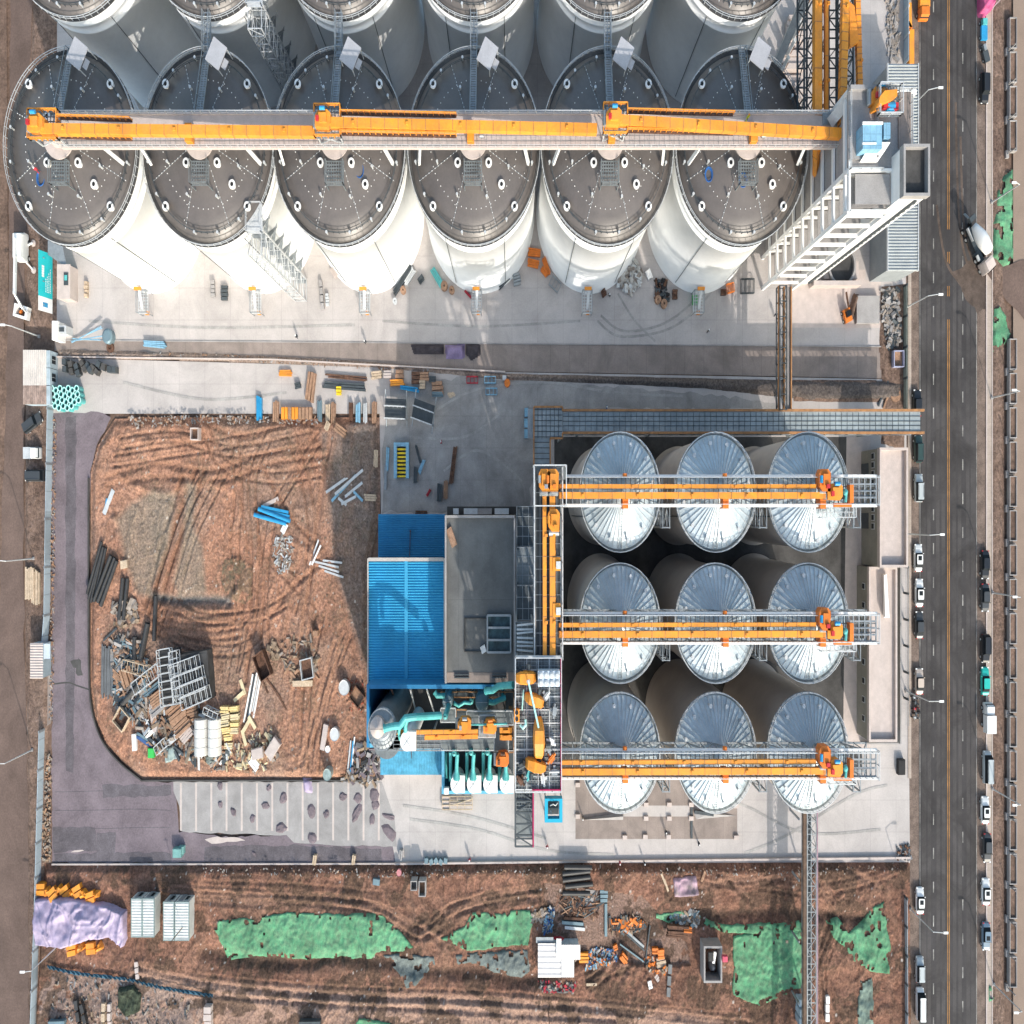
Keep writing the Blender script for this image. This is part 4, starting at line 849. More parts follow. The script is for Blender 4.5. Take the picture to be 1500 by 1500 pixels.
q.build('deck_ribs',steel_d,t)
for u,v in ((784,600),(822,600),(784,640),(822,640),(784,685),(804,685)):
    c_=P(u,v,GH); q=MB(); q.beam((c_[0],c_[1],0),(c_[0],c_[1],GH),.35); q.build('leg',steel,t)
t=T('cross_gallery','narrow open gallery with tan chords running from the tower foot to the long gallery','gallery',P(1150,520,GH))
a=P(1141,600,GH+.8);b=P(1161,418,GH+.8)
q=MB(); q.truss(((a[0]*.68+b[0]*.32),a[1],GH-1.2),((a[0]*.68+b[0]*.32),b[1],GH-1.2),(b[0]-a[0])*.5,2.0,2.3,.1); q.build('truss',steel_d,t)
q=MB(); q.bx(lin(a[0],b[0],.6),b[0],a[1],b[1],GH-.4,GH-.2); q.build('deck',conc_grey,t)
q=MB(); q.beam((b[0],a[1],GH),(b[0],b[1],GH),.25,.4); q.beam((lin(a[0],b[0],.48),a[1],GH),(lin(a[0],b[0],.48),b[1],GH),.25,.4); q.beam((a[0],a[1],GH+.5),(a[0],b[1],GH+.5),.22,.3); q.build('chord',ochre,t)
t=T('south_gallery','long lattice gallery with pink and rust chords running south from the metal silos','gallery',P(1187,1300,8))
a=P(1177,1640,8);b=P(1197,1165,8); xm=(a[0]+b[0])/2
q=MB(); q.truss((xm+.3,a[1],5.4),(xm+.3,b[1],5.4),2.0,2.6,1.9,.08); q.build('truss',steel,t)
q=MB(); q.bx(xm-.7,b[0]-.1,a[1],b[1],5.0,5.2); q.build('deck',steel_d,t)
q=MB(); q.bx(a[0],a[0]+.95,a[1],b[1],7.3,8.0); q.build('cable_tray',M('brown_tray',(.15,.095,.065),.8,var=.3,scale=1),t); q=MB(); q.beam((b[0],a[1],8),(b[0],b[1],8),.3,.3); q.build('pipe',M('pinkish_pipe',(.33,.22,.26),.6,var=.3),t)
for v in (1200,1290,1380,1470):
    for x in (a[0]+.3,b[0]-.3): c_=P(0,v,5); q=MB(); q.beam((x,c_[1],-.2),(x,c_[1],5),.3); q.build('leg',steel,t)
# ================================================================ process tower and north-south gallery
TH=38.0
t=T('process_tower','tall steel process tower with grated roof deck and magenta edges','tower',P(788,1058,0)*1.0); a=P(755,1157,TH);b=P(822,962,TH)
tx0,ty0,tx1,ty1=a[0],a[1],b[0],b[1]
q=MB(); q.bx(tx0,tx1,ty0,ty1,TH-.35,TH-.2); q.build('deck',M('deck_grey',(.20,.22,.23),.7,var=.3,scale=.8,brick=(2.2,2.4,.09,2.2,.85)),t)
q=MB(); q.grate(tx0,tx1,ty0,ty1,TH-.05,1.9,1.6,.16); q.build('deck_beams',steel_l,t)
q=MB(); q.grate(tx0,tx1,ty0,ty1,TH-.08,.6,.55,.06); q.build('deck_bars',steel,t)
for k in range(1,7):
    z=5.6*k; q=MB(); q.bx(tx0+.2,tx1-.2,ty0+.2,ty1-.2,z-.25,z); q.build('floor',grating,t)
for x in (tx0+.2,(tx0+tx1)/2,tx1-.2):
    for k in range(5): y=lin(ty0+.2,ty1-.2,k/4); q=MB(); q.beam((x,y,0),(x,y,TH-.3),.4); q.build('column',steel,t)
q=MB()
for x in (tx0+.1,tx1-.1):
    for k in range(7):
        for j in range(4): ya,yb=lin(ty0,ty1,j/4),lin(ty0,ty1,(j+1)/4); q.beam((x,ya,k*5.4),(x,yb,k*5.4+5.4),.14)
q.build('bracing',steel,t)
q=MB(); q.beam((tx1,ty0,TH+.1),(tx1,ty1,TH+.1),.2,.3); q.beam((tx0+3,ty0,TH+.1),(tx1,ty0,TH+.1),.2,.3); q.build('toe_board',mag,t)
q=MB(); q.beam((tx0,ty1,TH+.2),(tx1,ty1,TH+.2),.35,.4); q.beam((tx0,ty0,TH+.2),(tx0,ty1,TH+.2),.25,.4); q.rail([(tx0,ty0,TH),(tx0,ty1,TH),(tx1,ty1,TH),(tx1,ty0,TH)],closed=True,r=.05); q.build('railing',steel_l,t)
# machines on the deck
def tw_at(u,v,z=0): return P(u,v,TH+z)
q=MB(); 
b_=tw_at(803,988); t2=T('filter_box','pale blue box with eight round lids on the tower deck','filter',b_); a=tw_at(788,1006,2);b=tw_at(820,983,2); q.bx(a[0],b[0],a[1],b[1],TH+.1,TH+2); q.build('body',M('pale_box',(.52,.60,.68),.5,var=.06),t2)
for i in range(4):
    for j in range(2): x=lin(a[0],b[0],(i+.5)/4);y=lin(a[1],b[1],(j+.5)/2); q=MB(); q.lathe((x,y,TH+2),[(.42,0),(.42,.1),(.2,.22)],16); q.build('lid',steel_l,t2)
def yelev(u,v,lab,s=1,ang=0,tall=2.4):
    b_=tw_at(u,v); t2=T('elevator_head',lab,'elevator head',b_,'yellow machine heads on the tower'); xf=L(b_,ang)@Matrix.Scale(s,4)
    q=MB(xf); q.loft([[(x*w,y,z) for x,z in ((-1,0),(1,0),(1,h*.7),(.75,h),(-.75,h),(-1,h*.7))] for y,w,h in ((-2.2,.5,.9),(-1.6,.8,tall*.8),(-.2,.95,tall),(1.2,.85,tall),(2.0,.6,tall*.7),(2.3,.45,.8))]); q.build('hood',yel,t2)
    q=MB(xf); q.tube((1.1,-.6,1.2),(1.9,-.6,1.2),.4,n=12); q.build('motor',steel_d,t2); q=MB(xf); q.box((0,-2.4,.9),(.7,.5,.7)); q.build('outlet',black,t2)
yelev(789,1080,'largest yellow elevator head, at the foot of the teal drop pipe',1.1)
yelev(770,991,'boxy yellow head nearest the north edge of the tower deck',.85,R(90),2.2)
yelev(783,1024,'yellow head midway along the teal drop pipe',.8,R(75),2.2)
yelev(784,1119,'tilted yellow machine near the south edge of the tower deck',.85,R(-100),2.0)
b_=tw_at(775,998,2.6); t2=T('drop_pipe','thin pale teal pipe slanting across the process tower deck','pipe',b_); q=MB(); q.tube(tw_at(774,998,2.8),tw_at(789,1066,2.6),.16,n=8); q.build('pipe',M('mint',(.45,.80,.76),.5,var=.03),t2); q=MB(); q.tube(tw_at(773.6,996,2.8),tw_at(774.4,1000,2.8),.3,n=10); q.build('flange',steel_l,t2)
b_=tw_at(757,1046); t2=T('twin_fan_unit','small yellow box with two black fans at the west edge of the tower','fan unit',b_); q=MB(L(b_)); q.box((0,0,.6),(.95,1.5,1.0)); q.build('box',yel,t2)
for s in (-.38,.38): q=MB(L(b_)); q.lathe((0,s,1.1),[(.28,0),(.28,.08)],14); q.build('fan',black,t2)
b_=tw_at(767,1058); t2=T('mint_valve','mint green curled valve pipe on the west side of the tower deck','valve',b_); q=MB(L(b_)); q.path([(-.6,-.2,.5),(-.1,-.5,.8),(.4,-.1,.9),(.3,.5,.8)],.22); q.build('pipe',M('mint',(0,0,0)),t2); q=MB(L(b_)); q.path([(-.3,1.5,.4),(0,4.0,.5)],.12); q.build('tail_pipe',M('mint',(0,0,0)),t2)
for i,(u,v,h) in enumerate([(762,985,.8),(800,1020,.6),(812,1040,1.0),(803,1093,1.2),(807,1084,.9),(765,1120,.8),(775,1131,1.0),(795,1140,.6),(762,1142,.9),(812,1130,.5),(808,1110,.8)]):
    b_=tw_at(u,v); t2=T('deck_fitting',['dark motor by the north rail','pale junction box east of the middle head','grey bracket frame beside the magenta edge','grey pump right of the largest yellow head','white canister right of the largest yellow head','dark gearbox left of the tilted yellow machine','teal fitting under the tilted yellow machine','pale ladder frame near the south magenta edge','rust coloured motor in the southwest corner','thin grey stand in the southeast corner','orange drum east of the tilted machine'][i]+' on the tower deck','fitting',b_,'small fittings on the tower deck')
    mm=[steel_d,steel_l,steel,steel,white,steel_d,teal,steel_l,rust,steel,ora][i]; q=MB(L(b_,i*.7)); q.box((0,0,h/2),(1.0,.7,h)); q.tube((-.9,.1,h*.8),(.9,.1,h*.8),.2,n=8); q.box((0,.5,h*.3),(.4,.6,h*.6)); q.build('body',mm,t2)
# drop structure on the south side
t=T('stair_gallery','long dark lattice stair gallery hanging south of the process tower','stair gallery',P(767,1200,36)); a=P(755,1240,36);b=P(781,1157,36)
q=MB(); q.truss(((a[0]+b[0])/2,a[1],33),((a[0]+b[0])/2,b[1],33),b[0]-a[0],3,1.3,.16); q.build('truss',steel_d,t)
q=MB(); q.grate(a[0]+.2,b[0]-.2,P(0,1185,36)[1],b[1],35.9,.5,.4,.1); q.bx(a[0]+.2,b[0]-.2,P(0,1185,36)[1],b[1],35.5,35.6); q.build('deck',grating,t)
q=MB(); q.beam((b[0],a[1],36.2),(b[0],b[1],36.2),.18,.25); q.build('toe_board',mag,t)
q=MB(); q.bx(a[0]+.2,b[0]-.2,a[1]+.2,P(0,1190,36)[1],32.9,33.1); q.build('stair_flight',grating,t)
# teal bin
t=T('blue_hopper','square bright blue open hopper south of the process tower','hopper',P(811,1186,6)); a=P(798,1205,6);b=P(824,1170,6); q=MB(); wd=.7
for c_ in ((a[0],b[0],a[1],a[1]+wd*.8),(a[0],b[0],b[1]-wd*.5,b[1]),(a[0],a[0]+wd,a[1]+wd*.8,b[1]-wd*.5),(b[0]-wd,b[0],a[1]+wd*.8,b[1]-wd*.5)): q.bx(*c_,4.4,6)
q.build('rim',M('cyan_blue',(.01,.36,.56),.5,var=.05),t); q=MB(); q.bx(a[0]+wd,b[0]-wd,a[1]+.5,b[1]-.3,3.2,3.4); q.build('inner_floor',steel_d,t)
for x in (a[0]+.2,b[0]-.2):
    for y in (a[1]+.2,b[1]-.2): q=MB(); q.beam((x,y,0),(x,y,4.4),.25); q.build('leg',steel,t)
q=MB(); q.path([P(806,1180,6.2),P(810,1178,6.6),P(814,1180,6.3),P(817,1176,6.2)],.09); q.path([P(807,1187,5),P(807,1193,5)],.08); q.build('hose',steel_l,t)
# north-south gallery
NH=36.5; a=P(783,965,NH);b=P(824,684,NH)
t=T('trunk_gallery','steel gallery with two yellow conveyors linking the process tower to the silo galleries','gallery',P(803,820,NH))
q=MB(); q.bx(a[0]+.3,lin(a[0],b[0],.92),a[1],b[1],NH-.35,NH-.2); q.build('deck',steel_d,t)
q=MB(); q.grate(a[0],b[0],a[1],b[1],NH-.1,1.1,1.5,.1); q.build('deck_bars',steel,t)
q=MB(); q.beam((a[0],a[1],NH),(a[0],b[1],NH),.22,.4); q.beam((b[0],a[1],NH),(b[0],b[1],NH),.22,.4); q.rail([(a[0],a[1],NH),(a[0],b[1],NH)],r=.04); q.rail([(b[0],a[1],NH),(b[0],b[1],NH)],r=.04); q.build('side_chord',steel_l,t)
q=MB(); q.truss(((a[0]+b[0])/2,a[1],NH-4),((a[0]+b[0])/2,b[1],NH-4),b[0]-a[0],3.6,3,.12,top=False); q.build('truss',steel,t)
for v in (760,850,935):
    for x in (a[0]+.3,b[0]-.3): c_=P(0,v,0); q=MB(); c2=P(0,v,NH); q.beam((x,c2[1],0),(x,c2[1],NH-4),.4); q.build('leg',steel,t)
conv('trunk_conveyor','narrow western yellow conveyor on the north-south gallery',P(798,962,NH+1),P(797.5,708,NH+1),.68,.8)
conv('trunk_conveyor','wider eastern yellow conveyor on the north-south gallery',P(809.5,962,NH+1),P(809,708,NH+1),1.0,.9)
for i,(u,v) in enumerate([(797.5,706),(809.5,706),(811,764),(815,826),(815,893)]):
    lb=['northwest','northeast','upper middle','central pale topped','lower'][i]+' yellow drive on the north-south gallery'
    if i<3: machine(P(u,v,NH+.3),lb,ang=R(90),mt=yel,mot=[steel,ora,yel][i])
    else:
        b_=P(u,v,NH+.8); tt=T('drive_head',lb,'motor drive',b_,'conveyor drive heads'); q=MB(L(b_)); q.box((0,0,.3),(1.3,1.6,1.0)); q.box((-.4,1.0,.2),(.5,1.2,.6)); q.build('housing',yel,tt); q=MB(L(b_)); q.box((.3,-.1,.95),(.8,.9,.3)); q.build('cover',steel_l,tt)
t=T('portal_rig','pale steel portal frame around the north corner of the silo galleries','frame',P(806,712,38)); q=MB()
z=38.5; c4=[P(782,741,z),P(829,741,z),P(829,682,z),P(782,682,z)]; q.rail(c4,closed=True,r=.07,h=1.2)
for c_ in c4: q.beam(c_,c_-Vector((0,0,4)),.2)
q.build('frame',steel_l,t); q=MB(); a=P(783,702,NH);b=P(828,684,NH); q.grate(a[0],b[0],a[1],b[1],NH+.4,.7,.6,.1); q.bx(a[0],b[0],a[1],b[1],NH-.2,NH-.05); q.build('platform',grating,t)
t=T('pipe_rack','stepped dark pipe rack west of the north-south gallery','pipe rack',P(768,850,24)); 
for (u0,u1,v0,v1,h,mt) in ((757,783,742,800,20,steel_d),(757,783,802,856,22,grating),(757,783,858,908,24,steel_d),(755,782,911,958,34,grating)):
    a=P(u0,v1,h);b=P(u1,v0,h); q=MB(); q.bx(a[0],b[0],a[1],b[1],h-.3,h); q.build('floor',mt,t); q=MB(); q.grate(a[0],b[0],a[1],b[1],h+.1,1.2,1.4,.09); q.rail([(a[0],a[1],h),(a[0],b[1],h)],r=.05); q.build('floor_bars',steel,t)
    for x in (a[0]+.2,b[0]-.2):
        for y in (a[1]+.2,b[1]-.2): q=MB(); q.beam((x,y,0),(x,y,h),.3); q.build('leg',steel,t)
for i in range(7): 
    q=MB(); v=916+i*6; q.tube(P(757,v,35),P(781,v+random.uniform(-3,3),35),.14,n=6); q.build('pipe',steel_l,t)
# ================================================================ buildings of the plant
BH=14.0; a=P(540,1000,BH);b=P(650,822,BH)
t=T('blue_warehouse','warehouse with bright blue corrugated roof beside the earth plot','building',((a[0]+b[0])/2,(a[1]+b[1])/2,0))
q=MB(); q.bx(a[0]+.2,b[0]-.2,a[1]+.2,b[1]-.2,0,BH-.4); q.build('wall',M('wall_cream',(.5,.46,.42),.8,var=.08),t)
q=MB(); xm=(a[0]+b[0])/2; corr(q,a[0],xm-.25,a[1],b[1],BH,44,.10); corr(q,xm+.25,b[0],a[1],b[1],BH,44,.10); q.build('roof',blue_r,t)
q=MB(); q.bx(xm-.35,xm+.35,a[1],b[1],BH-.05,BH+.13); q.build('ridge_cap',M('ridge_blue',(.05,.36,.6),.45,var=.05),t)
q=MB(); 
for c_ in ((a[0]-.25,a[0],a[1]-.2,b[1]+.4),(b[0],b[0]+.25,a[1]-.2,b[1]+.4),(a[0],b[0],b[1],b[1]+.5),(a[0],b[0],a[1]-.6,a[1])): q.bx(*c_,BH-.5,BH+.25)
q.build('gutter',M('wall_cream',(0,0,0)),t)
for s,(x,y) in enumerate(((a[0]-.3,a[1]+2),(a[0]-.3,b[1]-3))): q=MB(); q.tube((x,y,0),(x,y,BH-.4),.1); q.build('downpipe',steel_l,t)
H2=8.0; a=P(554,822,H2);b=P(652,753,H2)
t=T('blue_annex','lower dark blue roofed annex north of the warehouse','building',((a[0]+b[0])/2,(a[1]+b[1])/2,0))
q=MB(); q.bx(a[0]+.2,b[0]-.2,a[1]+.2-3,b[1]-.2,0,H2-.3); q.build('wall',M('wall_cream',(0,0,0)),t)
q=MB(); corr(q,a[0],b[0],a[1]-3,b[1],H2,30,.05); q.build('roof',M('annex_blue',(.02,.20,.40),.5,var=.12,scale=.3),t); q=MB(); q.beam(P(600,815,H2+.1),P(601,778,H2+.1),.1); q.tube(P(601,778,H2),P(601,778,H2+.8),.15); q.build('roof_pipe',rust,t)
H3=20.0; a=P(652,1000,H3);b=P(755,755,H3)
t=T('grey_roof_building','tall building with flat dark grey concrete roof and pale parapet','building',((a[0]+b[0])/2,(a[1]+b[1])/2,0))
ya=P(0,985,H3)[1]
q=MB(); q.bx(a[0],b[0],a[1],b[1],0,H3-.2); q.build('wall',M('wall_cream',(0,0,0)),t)
q=MB(); q.bx(a[0]+.4,b[0]-.3,ya,b[1]-.4,H3-.2,H3-.1); q.build('roof',M('roof_concrete',(.16,.165,.165),.85,var=.25,scale=.15,brick=(11,12,.06,.8,.95)),t)
q=MB(); q.bx(a[0],a[0]+.35,a[1],b[1],H3-.2,H3+.6); q.bx(a[0]+.35,b[0]-.2,b[1]-.35,b[1],H3-.2,H3+.6); q.bx(b[0]-.35,b[0]-.002,a[1],b[1]-.35,H3-.2,H3+.6); q.build('parapet',conc_grey,t)
q=MB(); q.bx(a[0]+.35,b[0]-.35,a[1],ya-.01,H3-.2,H3-.05); q.build('ledge',conc2,t)
for u in (665,720):
    for j in (0,1): p_=P(u+j*0,988+j*4.5,H3); q=MB(); q.box((p_[0]+1.6,p_[1],H3+.1),(3.0,.16,.3)); q.build('louvre',steel_d,t)
q=MB()
for i in range(1): 
    c1=P(714,955,H3);c2=P(748,901,H3); q.grate(c1[0],c2[0],c1[1],c2[1],H3+.5,(c2[0]-c1[0]),(c2[1]-c1[1])/3,.3,.4)
q.build('skylight_frame',steel,t)
q=MB(); q.bx(c1[0],c2[0],c1[1],c2[1],H3-.1,H3+.1); q.build('skylight',M('skylight_glass',(.05,.11,.13),.3,var=.5,scale=.5),t)
q=MB(); c1=P(680,955,H3);c2=P(713,905,H3); 
for e in ((c1[0],c2[0],c1[1],c1[1]+.12),(c1[0],c2[0],c2[1]-.12,c2[1]),(c1[0],c1[0]+.12,c1[1]+.12,c2[1]-.12)): q.bx(*e,H3-.1,H3+.15)
q.build('roof_kerb',conc_dark,t)
p_=P(661,784,H3); q=MB(); q.beam(P(657,774,H3+.2),P(666,800,H3+.2),1.2,.3); q.build('plank_pallet',wood,t); q=MB(); q.box(P(708,951,H3+.2),(1.0,1.0,.4),.4); q.build('roof_box',steel_l,t)
H4=4.5; t=T('utility_block','narrow grey utility block with white units north of the tall grey roof','building',P(712,748)); a=P(655,756,H4);b=P(768,742,H4); q=MB(); q.bx(a[0],b[0],a[1],b[1],0,H4); q.build('wall',conc_dark,t)
for i,u in enumerate((668,690,710,735)): q=MB(); q.box(P(u,749,H4+.6),(3.2 if i else 1.2,.9,1.1)); q.build('roof_unit',steel_l if i!=2 else conc_grey,t)
# process block south of the warehouse
H5=19.0; t=T('blue_process_frame','open blue clad process enclosure south of the warehouse','building',P(640,1050)); 
def wall(u0,u1,v0,v1,z0,z1,mt,nm='wall'): a=P(u0,v1,z1);b=P(u1,v0,z1); q=MB(); q.bx(a[0],b[0],a[1],b[1],z0,z1); return q.build(nm,mt,t)
wall(537,541,1003,1095,0,H5,blue_f); wall(541.1,753,1003,1009,0,H5-.1,blue_f); wall(541.1,580,1089,1095,0,H5-.2,blue_l); wall(541,753,1009,1095,0,1.0,conc_dark,'floor')
for (p1,p2) in (((573,1009),(585,1045)),((601,1009),(610,1045)),((625,1009),(636,1043))): q=MB(); q.beam(P(*p1,H5-1),P(*p2,3),.25); q.build('brace',steel_l if p1[0]>580 else rust,t)
t=T('light_blue_shed','low shed with a streaked pale blue roof south of the round tank','building',P(602,1115)); a=P(557,1135,6);b=P(648,1092,6); q=MB(); q.bx(a[0]+.1,b[0]-.1,a[1]+.1,b[1]-.1,0,5.7); q.build('wall',M('wall_cream',(0,0,0)),t); q=MB(); corr(q,a[0],b[0],a[1],b[1],6,38,.04,'x'); q.build('roof',blue_l,t); q=MB(); q.tube(P(602,1092,6.3),P(603,1111,6.1),.07); q.build('roof_rod',rust,t)
TA=24.0; c_=P(561,1066,TA); t=T('round_tank','round grey tank with conical pale top and walkway','tank',(c_[0],c_[1],0)); q=MB(); q.lathe((c_[0],c_[1],0),[(2.75,0),(2.75,TA)],44); q.build('wall',M('tank_grey',(.14,.155,.165),.5,metal=.2,var=.15,stain=.2),t); q=MB(); q.lathe((c_[0],c_[1],TA+.05),[(2.8,0),(2.8,.15),(1.3,.6)],44); q.build('roof',steel,t); q=MB(); d_=P(552,1067,TA+2); q.lathe((d_[0],d_[1],TA+.3),[(1.45,0),(1.45,1.2),(.2,2.0)],28); q.build('cone_cap',conc_pale,t); q=MB(); ringrail(q,c_[0],c_[1],2.75,TA+.1,n=24); q.build('railing',steel,t); q=MB(); q.beam((d_[0]-1.2,d_[1],TA+2.45),(d_[0]+1.2,d_[1],TA+2.45),.07); q.build('cap_seam',steel_d,t)
t=T('tank_platform','long dark curved platform wrapping the round tank','platform',P(600,1085,19)); a=P(548,1097,19);b=P(646,1072,19); q=MB(); q.bx(a[0]+2.5,b[0],a[1],b[1],18.7,19); q.lathe((a[0]+2.6,(a[1]+b[1])/2+.5,18.7),[(3.1,0),(3.1,.3)],30); q.build('deck',grating,t); q=MB(); q.rail([(a[0]+3,a[1],19),(b[0],a[1],19)],r=.05); q.grate(a[0]+4,b[0],a[1]+.1,b[1]-.1,19.06,1.4,.6,.08,.05); q.build('railing',steel,t)
for u in (570,600,630): c1=P(u,1085,19); q=MB(); q.beam((c1[0],c1[1],0),(c1[0],c1[1],18.7),.3); q.build('leg',steel,t)
def duct(lab,pts,r,mt=teal,name='duct',h=None):
    A=[P(u,v,z) for u,v,z in pts]; t2=T(name,lab,'duct',A[0],'teal air ducts' if mt is teal else None); q=MB(); q.path(A,r,n=12); q.build('pipe',mt,t2); q=MB(); d=(A[1]-A[0]).normalized(); q.tube(A[0]-d*.1,A[0]+d*.15,r*1.2,n=12); q.build('flange',mt,t2); return t2
duct('thick teal duct running from the round tank east over the platform',[(563,1067,25.6),(575,1064,25.6),(586,1063,25.6),(594,1052,25.6),(610,1050,25.4),(646,1048,23)],.52)
duct('teal duct branch dropping to the white cyclone',[(597,1053,25),(594,1062,24.6),(594,1071,24)],.38)
duct('short teal duct looping below the main duct by the white cyclone',[(586,1064,25),(584,1072,23.6),(586,1082,21)],.3)
duct('teal pipe stub at the northwest of the process platforms',[(637,1014,15),(640,1019,15),(652,1019,15)],.4)
duct('wavy teal pipe between the two grey drums',[(665,1030,13),(672,1034,13),(680,1029,13),(690,1030,13)],.28)
duct('thick teal duct sweeping up to the process tower',[(712,1012,19),(722,1011,20),(730,1005,22),(740,1004,24),(752,1003,26)],.5)
duct('teal duct from the larger grey drum east to an elbow',[(714,1028,14),(724,1029,14),(732,1025,14),(741,1022,14)],.42)
duct('long thin teal pipe above the yellow process conveyors',[(680,1061,20),(704,1061.5,20),(743,1060,20)],.15)
for i,(u,v,r_,h,z) in enumerate([(655,1028,1.15,15,3),(706,1029,1.45,15,3)]):
    c_=P(u,v,h); t=T('grey_drum',['smaller','larger'][i]+' grey steel drum with domed lid in the process platforms','tank',(c_[0],c_[1],2),'grey drums'); q=MB(); q.lathe((c_[0],c_[1],2),[(r_,0),(r_,h-2.6),(r_*.8,h-2.2),(.1,h-2)],26); q.build('shell',M('blue_grey_steel',(.17,.25,.29),.5,metal=.2,var=.15),t); q=MB(); q.beam((c_[0]-r_*.8,c_[1],h+.02),(c_[0]+r_*.8,c_[1],h+.02),.07); q.build('lid_rib',steel_l,t)
for i,(u,v,h) in enumerate([(690,1028,12),(737,1021,12),(652,1050,22.5),(665,1104,13),(690,1103,13),(714,1103,13)]):
    c_=P(u,v,h); t=T('duct_riser',['between the two grey drums','east of the larger drum','at the end of the main tank duct','above the first cyclone','above the second cyclone','above the third cyclone'][i]+', round teal duct cap','cap',(c_[0],c_[1],h-8),'teal caps'); q=MB(); q.lathe((c_[0],c_[1],h-8),[(.5,0),(.5,7.6),(.36,8.0),(.05,8.1)],18); q.build('pipe',teal,t); q=MB(); q.beam((c_[0]-.3,c_[1],h+.12),(c_[0]+.3,c_[1],h+.12),.06); q.build('lifting_lug',steel_d,t)
t=T('process_platforms','stack of dark grated platforms with pale handrails between warehouse and tower','platform',P(700,1060))
for (u0,u1,v0,v1,h,mt) in ((646,752,1012,1020,11,steel_d),(646,668,1036,1056,14,grating),(669,684,1038,1052,12,steel_d),(684,752,1040,1060,16,grating),(646,752,1078,1097,12,grating),(702,726,1046,1078,18,steel),(724,745,1062,1100,15,grating),(740,752,1012,1100,13,steel_d)):
    a=P(u0,v1,h);b=P(u1,v0,h); q=MB(); q.bx(a[0],b[0],a[1],b[1],h-.2,h); q.build('deck',mt,t); q=MB(); q.rail([(a[0],a[1],h),(b[0],a[1],h),(b[0],b[1],h),(a[0],b[1],h)],closed=True,r=.045); q.build('handrail',steel_l if mt is not steel_d else ochre,t)
for u in (648,670,692,714,738):
    for v in (1016,1056,1096): c_=P(u,v,12); q=MB(); q.beam((c_[0],c_[1],0),(c_[0],c_[1],11.8),.25); q.build('column',steel_d,t)
conv('process_conveyor','upper yellow conveyor from the round tank to the platforms',P(562,1073,22.6),P(700,1071,20),.55,.6); conv('process_conveyor','lower yellow conveyor above the dark curved platform',P(622,1080,21),P(700,1078.5,19.6),.6,.6)
machine(P(680,1059,19),'yellow drive at the west end of the thin teal pipe',mot=steel); machine(P(717,1061,18.2),'yellow drive on the square mid platform',mot=ora); machine(P(735,1109,15.5),'rusty orange machine beside the fourth cyclone',mt=ora,mot=rust)
for i,(u,v,a_,b_,h) in enumerate([(741,1070,2.6,1.0,15.6),(741,1078,2.6,1.0,15.6),(748,1050,.8,3.2,14.2)]):
    c_=P(u,v,h); t=T('guard_box',['upper of two flat yellow guards by the tower','lower of two flat yellow guards by the tower','narrow upright ochre guard against the tower'][i],'machine guard',c_,'yellow guards'); q=MB(L(c_)); q.box((0,0,.3),(a_,b_,.6)); q.box((0,0,.7),(a_*.4,b_*.4,.3)); q.build('guard',yel if i<2 else ochre,t)
H6=9.0; t=T('cyclone_platform','blue edged pit platform under the four cyclones','platform',P(700,1130)); wall(647,651,1100,1163,0,H6,blue_l,'edge'); wall(651.1,752,1158.5,1163,0,H6-.1,blue_l,'edge'); wall(651.1,752,1098,1158.4,0,2,steel_d,'floor'); 
q=MB(); q.tube(P(653.5,1103,8),P(653.5,1140,8),.3); q.build('side_pipe',teal,t); q=MB(); q.box(P(654,1158,9.5),(1.0,.9,1.0)); q.build('corner_box',white,t)
def cyclone(u,v,h,lab):
    c_=P(u,v,h); t=T('cyclone',lab,'cyclone',(c_[0],c_[1],2),'white topped dust cyclones'); q=MB(); q.lathe((c_[0],c_[1],2),[(.3,0),(.4,1),(1.35,4.2),(1.35,h-2)],28); q.build('body',white,t)
    q=MB(); q.prism([(c_[0],c_[1]-1.3),(c_[0]+1.75,c_[1]-1.3),(c_[0]+1.75,c_[1]+1.25),(c_[0]+.3,c_[1]+1.3)],h-1.2,h-.05); q.build('inlet_volute',white,t)
    q=MB(); 
    for s in (1,-1): q.beam((c_[0]-.75,c_[1]-.75*s,h+.03),(c_[0]+.75,c_[1]+.75*s,h+.03),.05)
    q.build('lid_brace',steel,t); return c_
for i,u in enumerate((669,693,717,741)):
    c_=cyclone(u,1149,11,['leftmost','second from left','third from left','rightmost'][i]+' of the four white topped cyclones'); t=T('duct','teal outlet duct feeding the '+['leftmost','second','third','rightmost'][i]+' cyclone','duct',P(u,1138,10.5),'teal air ducts'); q=MB(); q.tube(P(u,1139,10.8),P(u,1130,11.2),.85,.4,n=12); q.path([P(u,1131,11.2),P(u,1120,11.5),P(u+1,1104,12)],.4); q.build('pipe',teal,t)
    t=T('duct','straight teal riser duct left of the '+['leftmost','second','third','rightmost'][i]+' cyclone','duct',P(u-10,1140,7),'teal air ducts'); q=MB(); q.tube(P(u-9,1142,7.5),P(u-9,1101,9.5),.38,n=12); q.build('pipe',teal,t); q=MB(); q.tube(P(u-9,1142.5,7.4),P(u-9,1140,7.5),.5,n=12); q.build('flange',teal,t)
cyclone(596,1086,23.5,'single white cyclone on the dark curved platform')
t=T('ramp_stack','pale slatted steel stair laid beside the blue pit platform','stair',P(670,1174)); q=MB(); a=P(648,1185,.5);b=P(692,1166,.5); q.grate(a[0],b[0],a[1],b[1],.9,1.6,.7,.12,.3); q.beam(P(662,1180,1),P(692,1170,1),.15); q.build('frame',wood_l,t); q=MB(); q.bx(a[0],a[0]+1.6,a[1],b[1],.05,.7); q.build('landing',conc_pale,t)
